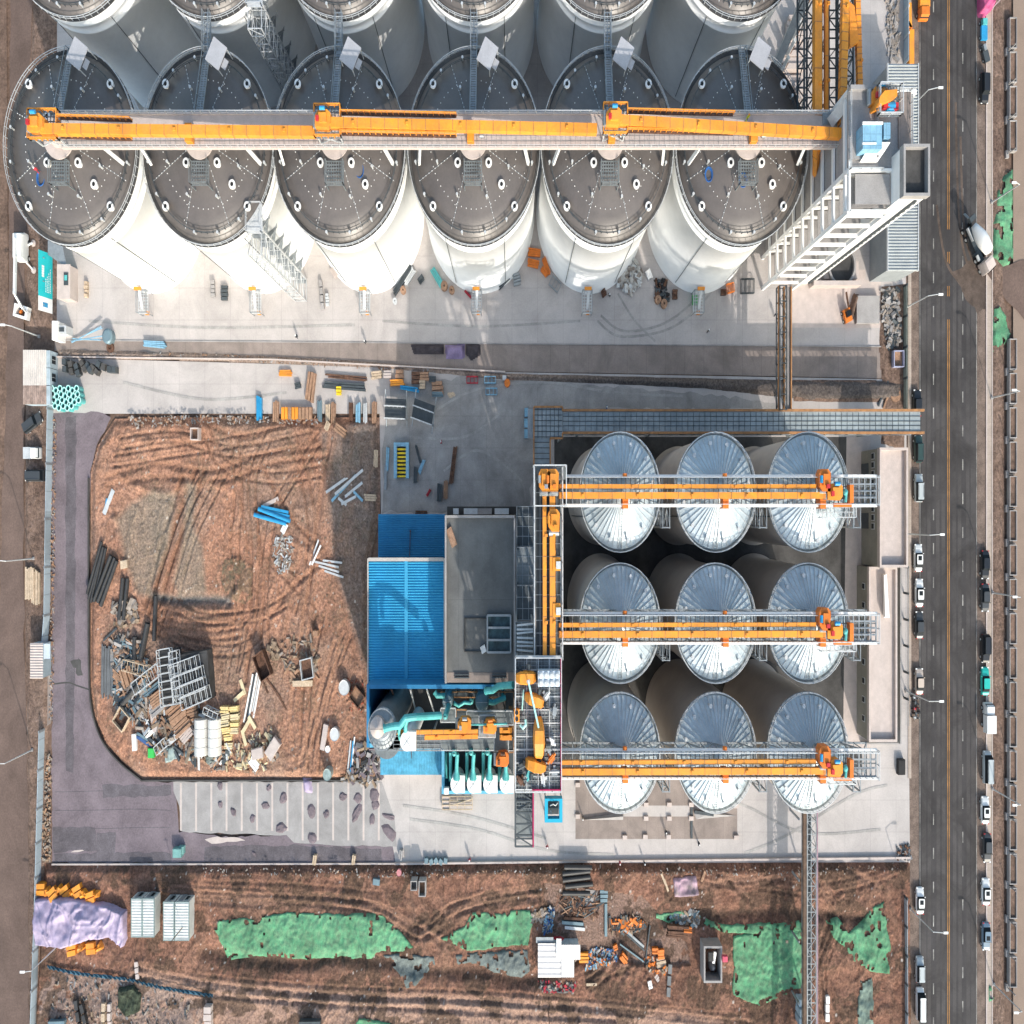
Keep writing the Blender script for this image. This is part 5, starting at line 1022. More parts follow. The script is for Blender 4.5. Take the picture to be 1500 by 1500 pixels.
# east low buildings
def lowb(u0,u1,v0,v1,h,lab,par=.5):
    global t
    a=P(u0,v1,h);b=P(u1,v0,h); t=T('low_building',lab,'building',((a[0]+b[0])/2,(a[1]+b[1])/2,0)); q=MB(); q.bx(a[0],b[0],a[1],b[1],0,h-.3); q.build('wall',M('wall_olive',(.26,.25,.215),.85,var=.1),t); q=MB(); q.bx(a[0]+.3,b[0]-.3,a[1]+.3,b[1]-.3,h-.3,h-.2); q.build('roof',conc_pale,t)
    q=MB(); 
    for e in ((a[0]-.1,a[0]+.3,a[1]-.1,b[1]+.1),(b[0]-.3,b[0]+.1,a[1]-.1,b[1]+.1),(a[0]+.3,b[0]-.3,b[1]-.3,b[1]+.1),(a[0]+.3,b[0]-.3,a[1]-.1,a[1]+.3)): q.bx(*e,h-.4,h+par)
    q.build('parapet',conc_pale,t); return a,b,t
a,b,t=lowb(1287,1327,657,830,7.5,'taller flat roofed roadside building with windows on its west wall',.7)
for k in range(9): y=lin(b[1]-1,a[1]+6,k/8); q=MB(); q.bx(a[0]-.12,a[0]-.01,y-.5,y+.5,4.6,5.8); w_=q.build('window',steel_l,t); q=MB(); q.bx(a[0]-.15,a[0]-.12,y-.4,y+.4,4.7,5.7); q.build('pane',glass,w_)
for v in (763,690): y=P(0,v,3)[1]; q=MB(); q.bx(a[0]-.14,a[0]-.01,y-1.2,y+1.2,.2,3.2); q.build('door',steel_d,t)
a,b,t=lowb(1272,1312,831,1085,5.2,'lower long flat roofed roadside building adjoining the taller one')
for k in range(8): y=lin(b[1]-3,a[1]+3,k/7); q=MB(); q.bx(a[0]-.12,a[0]-.01,y-.5,y+.5,2.6,3.8); w_=q.build('window',steel_l,t); q=MB(); q.bx(a[0]-.15,a[0]-.12,y-.4,y+.4,2.7,3.7); q.build('pane',glass,w_)
q=MB(); q.add([P(1294,905,5.3),P(1303,905,5.3),P(1299,841,5.3),P(1293,841,5.3),P(1297,903,6.6),P(1303,905,6.4),P(1299,841,6.4),P(1295,843,6.6)],[(3,2,1,0),(4,5,6,7),(0,1,5,4),(1,2,6,5),(2,3,7,6),(3,0,4,7)]); q.build('roof_blade',white,t)
t=T('boundary_wall','thin grey boundary wall between the low building and the road','wall',P(1317,950)); q=MB(); q.beam(P(1316,830,1),P(1316,1088,1),.25,2.0); q.beam(P(1262,1088,.5),P(1316,1088,.5),.25,1.0); q.build('wall',conc_grey,t)
def fence(lab,pts,h,mt,mp,step=2.5,wd=.06,name='fence',solid=True):
    A=[P(*p) for p in pts]; t2=T(name,lab,'fence',A[0]); q=MB()
    for a,b in zip(A[:-1],A[1:]):
        if solid: q.beam(a+Vector((0,0,h/2)),b+Vector((0,0,h/2)),wd,h)
        else: q.beam(a+Vector((0,0,h)),b+Vector((0,0,h)),.08); q.beam(a+Vector((0,0,h*.5)),b+Vector((0,0,h*.5)),.06)
    q.build('panel',mt,t2)
    k=0
    for a,b in zip(A[:-1],A[1:]):
        n_=max(1,int((b-a).length/step))
        for i in range(n_):
            if k>95: break
            p_=a.lerp(b,i/n_); q=MB(); q.beam(p_,p_+Vector((0,0,h+.15)),.22,.35); q.build('post',mp,t2); k+=1
    return t2
fence('long pale blue and white hoarding along the west side of the site',[(80,528),(78,600),(75,760),(73,900),(70,940)],2.1,M('hoarding',(.42,.50,.56),.5,var=.1,scale=.3,brick=(3,3.2,.1,.7,.92)),steel,step=6,wd=.12)
fence('pale blue hoarding south of the site gate',[(66,1068),(63,1180),(59,1330),(53,1500),(48,1640)],2.1,M('hoarding',(0,0,0)),steel,step=5,wd=.12)
fence('blue grey mesh fence between the low building and the road verge',[(1324,830),(1324,1060)],1.8,steel,steel_d,step=4,solid=False)
fence('pale boundary fence panels north of the long gallery',[(1323,420),(1323,600)],1.6,M('fence_green',(.28,.33,.30),.7),steel_d,step=4,wd=.1)
fence('white roadside fence wall north of the corrugated shed',[(1324,-60),(1324,96)],2.0,M('hoarding',(0,0,0)),steel_l,step=4,wd=.1)
fence('grey sheet hoarding beside the south verge of the road',[(1322,1310),(1323,1560)],2.0,M('hoarding2',(.36,.40,.44),.5,var=.1,brick=(3,3.2,.1,.7,.92)),steel_d,step=4,wd=.1)
# street lamps
def lamp(u,v,arm,lab,h=9.0):
    b_=P(u,v); t=T('street_lamp',lab,'street lamp',b_,'street lamps'); q=MB(L(b_)); q.tube((0,0,0),(0,0,h),.13,.08,n=10); q.build('pole',steel_l,t); q=MB(L(b_)); q.path([(0,0,h-.1),(arm*.7,.1,h+.35),(arm,.1,h+.45)],.07); q.build('arm',steel_l,t); q=MB(L(b_)); q.box((arm+(.4 if arm>0 else -.4),.1,h+.45),(1.0,.34,.16)); q.build('lamp_head',white,t); q=MB(L(b_)); q.box((0,0,.15),(.5,.5,.3)); q.build('base',conc_grey,t)
for u,v,arm,lab in [(1326,166,2.0,'beside the north end of the corrugated shed'),(1326,451,2.0,'by the gap south of the corrugated shed'),(1328,782,2.0,'by the taller roadside building'),(1327,1012,2.0,'by the parked motorcycles'),(1333,1331,2.0,'on the site side of the road by the south parked cars'),
 (1452,297,-1.2,'beside the mixer truck'),(1452,583,-1.2,'on the planted verge opposite the long gallery'),(1453,868,-1.2,'east verge beside two black cars'),(1453,1155,-1.2,'east verge beside the silver van'),(1455,1441,-1.2,'nearest the lower right corner'),(1453,12,-1.2,'by the magenta tarpaulin'),
 (58,493,-1.2,'at the site gate on the west road'),(50,818,-1.2,'west road, above the stack of timber boards'),(48,1098,-1.2,'west road, below the pale shed'),(85,1385,-1.2,'at the corner of the lilac tarpaulin')]:
    lamp(u,v,arm,'slim pale street lamp '+lab)
q=MB()
# planters with frames along the east verge
k=0
for v in list(range(52,250,50))+list(range(520,1440,50)):
    b_=P(1480,v); t=T('verge_planter','pale rectangular kerb frame on the east verge, '+('north' if v<300 else 'south')+' of the side road','planter',b_,'planter frames north of the side road' if v<300 else 'planter frames south of the side road'); q=MB(L(b_)); 
    for e in ((-.85,-.7,-2.4,2.4),(.7,.85,-2.4,2.4),(-.7,.7,2.25,2.4),(-.7,.7,-2.4,-2.25)): q.bx(*e,0,1.0)
    q.build('rim',conc_grey,t); q=MB(L(b_)); q.bx(-.69,.69,-2.24,2.24,0,.7); q.build('soil',base,t)
    b_=P(1474,v+25); q=MB(); q.beam(b_,b_+Vector((0,0,3.0)),.16); q.box(b_+Vector((0,0,.2)),(.7,1.2,.5)); q.build('marker_post',conc_grey,None,'grey post between planter frames '+('north' if v<300 else 'south')+' of the side road','post','posts between planter frames',at=b_)
# ================================================================ vehicles
def ring(y,w,zt,zb=.28): return [(-w*.93,y,zb),(-w,y,zb+(zt-zb)*.35),(-w*.97,y,zb+(zt-zb)*.75),(-w*.8,y,zt),(w*.8,y,zt),(w*.97,y,zb+(zt-zb)*.75),(w,y,zb+(zt-zb)*.35),(w*.93,y,zb)]
PC={}
def paint(nm,c,r=.28):
    return M('paint_'+nm,c,r,metal=.0,var=.03,fine=.02,spec=.6)
CARP={'white':(.72,.73,.72),'black':(.018,.02,.024),'darkgreen':(.03,.06,.055),'silver':(.42,.46,.47),'beige':(.50,.42,.36),'teal':(.02,.42,.36),'slate':(.15,.22,.29),'charcoal':(.05,.055,.06)}
def car(u,v,col,lab,ang=0,kind='sedan',Lc=4.5,W=1.86):
    b_=P(u,v); t=T('parked_car',lab,'car' if kind!='van' else 'van',b_,'cars parked along the kerbs'); xf=L(b_,ang); pm=paint(col,CARP[col]); w=W/2; h=Lc/2; 
    q=MB(xf)
    if kind=='sedan': st=[(-h,.72,.62),(-h+.12,.86,.82),(-h+.5,.95,.98),(-h+1.1,1,1.0),(0,1,.98),(h-1.5,1,.98),(h-.6,.96,.88),(h-.15,.84,.74),(h,.68,.55)]; g=(-h+.62,-h+1.25,.55,h-1.35); top=1.45
    elif kind=='suv': st=[(-h,.86,.9),(-h+.1,.95,1.1),(0,1,1.12),(h-1.3,1,1.1),(h-.4,.95,1.0),(h-.1,.86,.85),(h,.72,.6)]; g=(-h+.12,-h+.45,.75,h-1.25); top=1.75
    else: st=[(-h,.93,1.0),(-h+.08,.98,1.2),(0,1,1.2),(h-.9,1,1.15),(h-.3,.95,1.0),(h,.8,.6)]; g=(-h+.06,-h+.25,1.45,h-.55); top=2.05
    q.loft([ring(y,w*a,z) for y,a,z in st]); q.build('body',pm,t,smooth=False)
    zb=.95 if kind=='sedan' else 1.08
    q=MB(xf); a_,b2,c2,d2=g
    q.add([(-w*.86,a_,zb),(w*.86,a_,zb),(w*.86,d2,zb),(-w*.86,d2,zb),(-w*.70,b2,top-.03),(w*.70,b2,top-.03),(w*.70,c2-.05,top-.03),(-w*.70,c2-.05,top-.03)],[(4,5,6,7),(0,1,5,4),(1,2,6,5),(2,3,7,6),(3,0,4,7)]); q.build('windows',glass,t)
    q=MB(xf); q.loft([[(-w*k,y,top-.05),(-w*k*.97,y,top+.02),(w*k*.97,y,top+.02),(w*k,y,top-.05)] for y,k in ((b2-.05,.66),(b2+.15,.74),((b2+c2)/2,.76),(c2-.15,.74),(c2,.66))]); rf=q.build('roof',pm,t)
    if col in('white','slate') and kind=='sedan': q=MB(xf); q.bx(-.42,.42,c2-.9,c2-.2,top+.022,top+.03); q.build('sunroof',glass,rf)
    for sx in (-1,1):
        for y in (-h+.85,h-.9):
            q=MB(xf); q.tube((sx*(w-.2),y,.33),(sx*(w-.01),y,.33),.33,n=16); wh=q.build('wheel',black,t); q=MB(xf); q.tube((sx*(w-.01),y,.33),(sx*(w+.01),y,.33),.2,n=12); q.build('rim',steel_l,wh)
        q=MB(xf); q.box((sx*(w*.72),h-.12,.68),(.34,.2,.14)); q.build('headlight',white,t)
        q=MB(xf); q.box((sx*(w*.75),-h+.08,.8),(.3,.12,.16)); q.build('tail_light',red,t)
        q=MB(xf); q.box((sx*(w+.08),h-1.45 if kind!='van' else h-.8,1.02),(.2,.14,.14)); q.build('mirror',pm,t)
    if kind!='sedan':
        for sx in (-.62,.62): q=MB(xf); q.beam((sx*w,b2+.3,top+.06),(sx*w,c2-.3,top+.06),.05); q.build('roof_rail',steel_d,t)
    return t
for u,v,col,k,Lc,a,lab in [
 (1341,591,'black','sedan',4.2,0,'black car half hidden under the east end of the long gallery'),
 (1342.5,658,'darkgreen','suv',4.3,0,'dark green car parked just south of the long gallery'),
 (1343,715,'silver','suv',4.4,0,'silver green car parked beside the taller roadside building'),
 (1342.5,817,'white','sedan',4.3,0,'white car, northern of two parked beside the low roadside building'),
 (1344,868,'white','sedan',4.4,0,'white car with sunroof, southern of two by the low roadside building'),
 (1344,915,'charcoal','sedan',4.3,0,'dark grey car parked south of the two white cars'),
 (1344,997,'beige','sedan',4.1,0,'beige car parked north of the motorcycles'),
 (1345,1317,'white','sedan',4.2,0,'white car alone on the site side south of the yard corner'),
 (1344.5,1417,'silver','suv',4.0,0,'silver hatchback parked north of the white van'),
 (1345,1467,'white','van',4.9,0,'white van parked on the site side near the lower edge'),
 (1439,132,'black','suv',4.8,PI,'black car on the far kerb south of the blue tricycle'),
 (1440,827,'black','sedan',4.5,PI,'black car, first on the far kerb south of the side road'),
 (1440,875,'charcoal','sedan',4.4,PI,'charcoal car with pale windscreen, right behind the first black one'),
 (1440.5,949,'black','suv',4.5,PI,'black car directly north of the teal one'),
 (1440,997,'teal','sedan',4.5,0,'bright teal car on the far kerb'),
 (1440,1185,'white','sedan',4.3,0,'white car on the far kerb south of the long silver van'),
 (1443,1240,'charcoal','sedan',4.6,PI,'dark pickup like car on the far kerb with a covered rear'),
 (1441,1304,'white','sedan',4.2,0,'white car on the far kerb between the dark and blue grey ones'),
 (1441.5,1369,'slate','sedan',4.4,PI,'blue grey car, southernmost on the far kerb'),
 (1443,1122,'silver','van',5.0,0,'long silver white van on the far kerb')]:
    car(u,v,col,lab,a,k,Lc)
car(51,620,'charcoal','dark car parked askew by the west hoarding',R(-62),'suv',4.6); car(54,697,'charcoal','dark grey van parked crosswise south of the white minitruck',R(90),'van',4.5)
def wheels(xf,t,ys,w,r=.48):
    for y in ys:
        for s in (-1,1): q=MB(xf); q.tube((s*(w-.25),y,r),(s*(w+.05),y,r),r,n=16); wh=q.build('wheel',black,t); q=MB(xf); q.tube((s*(w+.05),y,r),(s*(w+.07),y,r),r*.55,n=10); q.build('rim',steel_l,wh)
def truck(u,v,ang,lab,Lc,W,cabc,boxc,boxh,name='box_truck',cat='truck'):
    b_=P(u,v); t=T(name,lab,cat,b_); xf=L(b_,ang); h=Lc/2; w=W/2
    q=MB(xf); q.bx(-w*.8,w*.8,-h,h-.3,.5,.75); q.build('chassis',steel_d,t)
    q=MB(xf); q.loft([ring(y,w*a,z,.4) for y,a,z in ((h-1.7,1,1.9),(h-.5,1,1.95),(h-.1,.97,1.2),(h,.9,1.0))]); q.build('cab',cabc,t)
    q=MB(xf); q.add([(-w*.9,h-.52,1.96),(w*.9,h-.52,1.96),(w*.9,h-.12,1.25),(-w*.9,h-.12,1.25)],[(0,3,2,1)]); q.build('windscreen',glass,t)
    q=MB(xf); q.bx(-w,w,-h,h-1.85,.76,boxh); q.build('cargo_box',boxc,t); wheels(xf,t,(h-.9,-h+1.1),w,.4)
    return t
truck(1443.5,1049,0,'white box truck on the far kerb south of the teal car',4.6,2.1,paint('white',(0,0,0)),white,2.2)
truck(51,664,R(-90),'small white flatbed minitruck parked crosswise by the west hoarding',4.0,1.8,paint('white',(0,0,0)),steel_l,1.1,'minitruck')
truck(1349,8,PI,'orange truck with blue grey bed at the top edge of the road',5.5,2.3,ora,yel,1.7,'orange_truck')
# concrete mixer
b_=P(1424,360); ang=math.atan2(-(396-322),(1441-1408)*SX)+PI/2; t=T('mixer_truck','white and grey concrete mixer truck turning onto the side road','truck',b_); xf=L(b_,ang)
q=MB(xf); q.bx(-.5,.5,-4.4,3.0,.7,1.0); q.bx(-1.2,1.2,-1.5,-1.2,.8,1.1); q.build('chassis',steel_d,t); xf2=L(b_,ang)
q=MB(xf2); q.loft([ring(y,1.22*a,z,.6) for y,a,z in ((-5.2,.96,2.3),(-5.0,1,2.9),(-3.6,1,3.0),(-3.2,.98,2.9))]); q.build('cab',conc_pale,t)
q=MB(xf2); q.bx(-1.05,1.05,-5.26,-5.12,1.7,2.6); q.build('windscreen',glass,t)
ax=Matrix.Translation((0,2.9,2.9))@Matrix.Rotation(R(78),4,'X')
q=MB(xf2@ax); q.lathe((0,0,0),[(.55,0),(.75,.6),(1.2,2.2),(1.25,3.4),(.9,5.2),(.35,5.5)],30); q.build('drum',white,t,smooth=True)
q=MB(xf2@ax); 
for z0 in (1.0,2.9,4.6): q.lathe((0,0,z0),[(1.16 if z0>2 else .98,0),(1.3 if z0>2 and z0<4 else 1.06,.06),(1.3 if z0>2 and z0<4 else 1.06,.2),(1.16 if z0>2 else .98,.26)],30,cap=False)
q=MB(xf2); q.bx(-.75,.75,3.6,4.4,2.9,3.6); q.build('hopper',steel_d,t); q=MB(xf2); q.beam((0,4.3,2.4),(.4,5.3,1.2),.5,.15); q.build('chute',steel,t)
q=MB(xf2); q.box((-1.0,2.0,2.2),(.25,2.4,.5)); q.build('side_ladder',steel_l,t); q=MB(xf2); q.tube((-1.05,-2.6,1.6),(-1.05,-1.6,1.6),.3,n=10); q.build('water_tank',steel_l,t)
wheels(xf2,t,(-4.3,-2.4,1.6,3.0),1.1,.52)
# concrete pump on the west road
b_=P(38,372); t=T('pump_truck','white concrete pump truck with folded boom on the west road','pump truck',b_); xf=L(b_)
q=MB(xf); q.loft([ring(y,1.15*a,z,.6) for y,a,z in ((-1.5,.95,2.6),(-1.2,1,3.0),(2.4,1,3.0),(2.8,.92,2.2))]); q.build('body',white,t); q=MB(xf); q.bx(-.95,.95,2.55,2.78,1.6,2.5); q.build('windscreen',glass,t)
q=MB(xf); q.beam((0,-1.2,3.4),(.4,-7.2,4.2),.5,.5); q.beam((.1,1.5,3.6),(.3,-4,4.0),.35,.4); q.build('boom',white,t); q=MB(xf); q.beam((.4,-7.2,4.1),(1.0,-9.0,2.4),.35,.35); q.path([(1.0,-9,2.4),(1.3,-9.6,1.2)],.16); q.build('boom_tip',steel_l,t)
for (x,y) in ((1.9,1.6),(2.0,-2.6)): q=MB(xf); q.beam((.8,y*.6,1.0),(x,y,.5),.25); og=q.build('outrigger',white,t); q=MB(xf); q.lathe((x,y,.02),[(.55,0),(.55,.3),(.2,.4)],16); q.build('foot',conc_pale,og)
wheels(xf,t,(-.9,1.5),1.1,.5)
b_=P(37,459); t=T('pump_hopper','white hopper unit at the end of the pump boom on the west road','hopper',b_); q=MB(L(b_,R(-12))); 
for e in ((-1.6,1.6,-1,-.6),(-1.6,1.6,.6,1),(-1.6,-1.1,-.6,.6),(1.1,1.6,-.6,.6)): q.bx(*e,.4,1.6)
q.build('tub',white,t); q=MB(L(b_)); q.ball((-.3,0,1.0),.4); q.build('agitator',ora,t); 
# two wheeled and three wheeled
def bike(u,v,ang,lab,mt):
    b_=P(u,v); t=T('motorcycle',lab,'motorcycle',b_,'motorcycles by the kerb'); xf=L(b_,ang)
    for y in (-.65,.65): q=MB(xf); q.tube((-.06,y,.3),(.06,y,.3),.3,n=14); q.build('wheel',black,t)
    q=MB(xf); q.loft([[(-a,y,.45),(-a*.8,y,z),(a*.8,y,z),(a,y,.45)] for y,a,z in ((-.8,.1,.7),(-.3,.2,.85),(.2,.16,.85),(.55,.12,.95))]); q.build('body',mt,t); q=MB(xf); q.bx(-.14,.14,-.6,.0,.86,.93); q.build('seat',black,t); q=MB(xf); q.beam((-.36,.5,1.05),(.36,.5,1.05),.05); q.build('handlebar',steel,t)
for i,(u,v,mt) in enumerate([(1338,1021,steel_l),(1340,1029,steel_d),(1339,1037,red),(1341,1043,steel_d),(1339,1050,steel_l)]): bike(u,v,R([80,70,95,100,85][i]),['northernmost silver','second dark','red','fourth dark','southernmost silver'][i]+' motorcycle parked at the kerb',mt)
b_=P(1438,50); t=T('cargo_tricycle','blue cargo tricycle on the far kerb near the magenta cover','tricycle',b_); xf=L(b_); q=MB(xf); q.bx(-.7,.7,-1.3,.9,.5,1.0); q.build('cargo_bed',blue_b,t); q=MB(xf); q.bx(-.5,.5,.95,1.9,.5,1.3); q.build('front',teal,t); wheels(xf,t,(-.8,1.5),.65,.3)
b_=P(1441,83); t=T('small_tricycle','small dark tricycle with teal cover south of the blue tricycle','tricycle',b_); xf=L(b_,R(20)); q=MB(xf); q.bx(-.6,.6,-1.2,.6,.4,.9); q.build('cargo_bed',steel_d,t); q=MB(xf); q.bx(-.3,.3,.65,1.6,.4,1.1); q.build('front',steel,t); wheels(xf,t,(-.7,1.2),.6,.3)
def tarp(lab,pts,mat,h0,h1,name,cat,sd,base_=None,res=.22):
    f=lambda x,y:(0 if base_ is None else base_(x,y))+h0+(h1-h0)*np.clip(fbm(x*.3,y*.3,sd,3)*1.5-.2,0,1)+.12*vn(x*1.1+y*.4,y*1.1-x*.3,sd+3)+.4*(h1-h0)*churn(x,y,sd+5,.35)
    return field(name,pts,f,lambda x,y:None,mat,res=res,z=0,edge=.5,kind=None,label=lab,cat=cat)
tarp('magenta tarpaulin over a cart at the top of the far kerb',[(1431,-8),(1452,-6),(1454,14),(1442,26),(1431,24)],M('magenta_tarp',(.55,.10,.24),.6,var=.2),.8,1.8,'tarpaulin','tarpaulin',311)
b_=P(1332,50,1.2); t=T('orange_pipeline','orange jointed pipe sections lying on the kerb north of the shed','pipe',b_); q=MB(); q.beam(P(1334,95,.9),P(1334,45,.9),1.1,1.0); q.build('lower_section',yel,t); q=MB(); q.beam(P(1332,42,1.0),P(1331,6,1.0),.8,.9); q.build('upper_section',yel,t); q=MB(); q.beam(P(1330,33,1.2),P(1335,43,1.2),.5,.5); q.build('joint',ora,t)
# ================================================================ people
def person(u,v,lab,shirt,ang=0,trousers=None,helmet=None,h=0):
    b_=P(u,v,h); t=T('person',lab,'person',b_)
    J=[(0,0,.95),(0,0,1.15),(0,0,1.38),(0,.02,1.5),(0,.03,1.63),(.1,0,.9),(.12,.04,.5),(.12,-.02,.08),(.12,.12,.04),(-.1,0,.9),(-.13,-.06,.5),(-.14,-.16,.08),(-.14,-.02,.04),(.2,0,1.4),(.27,.02,1.12),(.3,.16,.92),(-.2,0,1.4),(-.27,-.02,1.12),(-.3,.08,.9)]
    E=[(0,1),(1,2),(2,3),(3,4),(0,5),(5,6),(6,7),(7,8),(0,9),(9,10),(10,11),(11,12),(2,13),(13,14),(14,15),(2,16),(16,17),(17,18)]
    Rr=[.15,.15,.17,.06,.1,.1,.07,.05,.04,.1,.07,.05,.04,.07,.05,.035,.07,.05,.035]
    me=bpy.data.meshes.new('body'); m4=Matrix.Rotation(ang,4,'Z'); V=[m4@Vector(p) for p in J]; me.from_pydata([(p.x/SX,p.y,p.z) for p in V],E,[])
    o=bpy.data.objects.new('body',me); C.objects.link(o); md=o.modifiers.new('skin','SKIN'); sl=me.skin_vertices[0].data if me.skin_vertices else None
    if sl is None: me.skin_vertices.new() if hasattr(me.skin_vertices,'new') else None
    if me.skin_vertices:
        for i,r_ in enumerate(Rr): me.skin_vertices[0].data[i].radius=(r_,r_)
        me.skin_vertices[0].data[0].use_root=True
    md2=o.modifiers.new('sub','SUBSURF'); md2.levels=1; md2.render_levels=1
    me.materials.append(shirt); o.parent=t; ORG[o.name]=tuple(b_)
    xf=L(b_,ang,h*0)
    q=MB(xf); q.lathe((.0,0,.5),[(.17,0),(.17,.42),(.13,.5)],10,cap=False) if False else None
    q=MB(xf); q.lathe((0,.03,1.66),[(.15,0),(.14,.06),(.09,.12),(.01,.15)],14,cap=False); q.build('helmet',helmet or white,t)
    q=MB(xf)
    for s in (-1,1): q.tube((s*.1,0,.9),(s*.13,-.02 if s>0 else -.1,.15),.1,.07,n=8)
    q.beam((-.12,0,.9),(.12,0,.9),.2,.2); q.build('trousers',trousers or steel_d,t)
cl_r=M('cloth_red',(.45,.04,.06),.8); cl_d=M('cloth_dark',(.03,.035,.045),.9); cl_b=M('cloth_blue',(.05,.12,.3),.8); cl_t=M('cloth_tan',(.35,.28,.2),.9)
for u,v,lab,sh,a in [(801,1237,'person in red walking south of the process tower',cl_r,0),(907,1261,'person in red at the south kerb below the left silo',cl_r,1),(943,1261,'person in grey at the south kerb right of one in red',cl_d,2),
 (974,1216,'person in dark clothes with a red belt on the loading apron',cl_d,.5),(1022,1233,'person in black bending beside the dark hose on the apron',cl_d,1.2),(853,1196,'person in tan by the pale planks on the west apron edge',cl_t,2.2),(688,1256,'person in red near the gravel bags at the south kerb',cl_r,.3),
 (1036,486,'person in black walking on the yard north of the drain strip',cl_d,.3),(892,434,'person in dark clothes near the fifth silo foot',cl_d,2),(436,494,'person in grey standing at the sunlit kerb below the third silo',cl_d,1),(536,502,'person in dark clothes on the kerb strip west of the lilac tarpaulin',cl_d,.4),
 (647,648,'person in red between steel frames in the shaded yard',cl_r,1.1),(888,598,'person in blue by the north edge of the long gallery',cl_b,1.3),(1134,462,'person in black on the pale slab west of the tan gallery',cl_d,.6),(613,1110,'person in tan on the light blue roof edge',cl_t,0) ][:14]:
    person(u,v,lab,sh,a)
for u,v,z,lab,sh,hm in [(58,252,30.7,'person in red on the leftmost silo roof beside the blue hose',cl_r,white),(1093,176,35.7,'person in a yellow vest on the bridge above the rightmost silo',M('vest',(.5,.6,.05),.7),yel),(1141,155,30,'x',cl_d,white)][:2]:
    person(u,v,lab,sh,.4,helmet=hm,h=z)
# coiled hoses
for u,v,z,lab in [(60,262,30.4,'coil of blue hose on the leftmost silo roof'),(527,250,30.6,'loose blue hose coil on the third silo roof'),(1038,256,30.4,'blue hose coil on the west side of the rightmost roof'),(1088,264,31.2,'blue hose coil below the landing of the rightmost silo')]:
    c_=P(u,v,z); q=MB()
    for k in range(3):
        pts=[(c_[0]+(.55+.1*k)*math.cos(a),c_[1]+(.75+.1*k)*math.sin(a),z+.08*k) for a in [i*2*PI/18 for i in range(19)]]; 
        for a,b in zip(pts[:-1],pts[1:]): q.tube(a,b,.06,n=5)
    q.build('hose_coil',M('hose_blue',(.03,.14,.42),.5),None,lab,'hose','hose coils on the silo roofs',at=c_)
# ================================================================ site clutter
def mkgrid(px,hf,st=.6):
    g=G(px); x=np.arange(min(p[0] for p in g),max(p[0] for p in g)+st,st); y=np.arange(min(p[1] for p in g),max(p[1] for p in g)+st,st); X_,Y_=np.meshgrid(x,y)
    return x[0],y[0],st,np.where(inpoly(X_,Y_,g),hf(X_,Y_)-.05,np.nan)
GR=[mkgrid(plot_px,plotH),mkgrid(field_px,fieldH)]
def gz(u,v):
    x,y=P(u,v)[0],P(u,v)[1]
    for x0_,y0_,st,Z in GR:
        i,j=int(round((y-y0_)/st)),int(round((x-x0_)/st))
        if 0<=i<Z.shape[0] and 0<=j<Z.shape[1] and not np.isnan(Z[i,j]): return float(Z[i,j])
    return 0.0
def inp1(x,y,pts):
    r=False; j=len(pts)-1
    for i in range(len(pts)):
        x1,y1=pts[i];x2,y2=pts[j]
        if (y1>y)!=(y2>y) and x<(x2-x1)*(y-y1)/(y2-y1)+x1: r=not r
        j=i
    return r
def containers(u0,u1,v0,v1,h,lab,k):
    a=P(u0,v1,h);b=P(u1,v0,h); t=T('site_container',lab,'container',((a[0]+b[0])/2,(a[1]+b[1])/2,0),'site containers'); pw=M('container_white',(.58,.60,.58),.6,var=.14,scale=.7)
    q=MB(); corr(q,a[0]+.1,b[0]-.1,a[1]+.1,b[1]-.1,h,13,.03); q.build('roof',pw,t); q=MB(); q.bx(a[0]+.05,b[0]-.05,a[1]+.05,b[1]-.05,.1,h-.1); q.build('body',pw,t)
    q=MB(); 
    for e in ((a[0],a[0]+.15,a[1],b[1]),(b[0]-.15,b[0],a[1],b[1]),(a[0]+.15,b[0]-.15,a[1],a[1]+.15),(a[0]+.15,b[0]-.15,b[1]-.15,b[1])): q.bx(*e,h-.2,h+.05)
    q.build('frame',M('container_trim',(.28,.36,.36),.5),t)
    q=MB(); q.bx(a[0]+.6,a[0]+1.5,b[1]-.04,b[1]+.06,.4,h-.5); q.build('door',steel,t); q=MB(); q.bx(b[0]-1.4,b[0]-.6,b[1]-.04,b[1]+.06,1.3,h-.7); w_=q.build('window',M('container_trim',(0,0,0)),t); q=MB(); q.bx(b[0]-1.3,b[0]-.7,b[1]+.06,b[1]+.08,1.4,h-.8); q.build('pane',glass,w_)
for i,(u0,u1) in enumerate(((192,208),(208.6,226),(239,255),(256,277))): containers(u0,u1,1316+(i//2)*5,1373+(i//2)*5,3.6,['first container, touching the lilac tarpaulin','second container from the lilac tarpaulin','third container, west of the last one','last container, nearest the green net'][i],i)
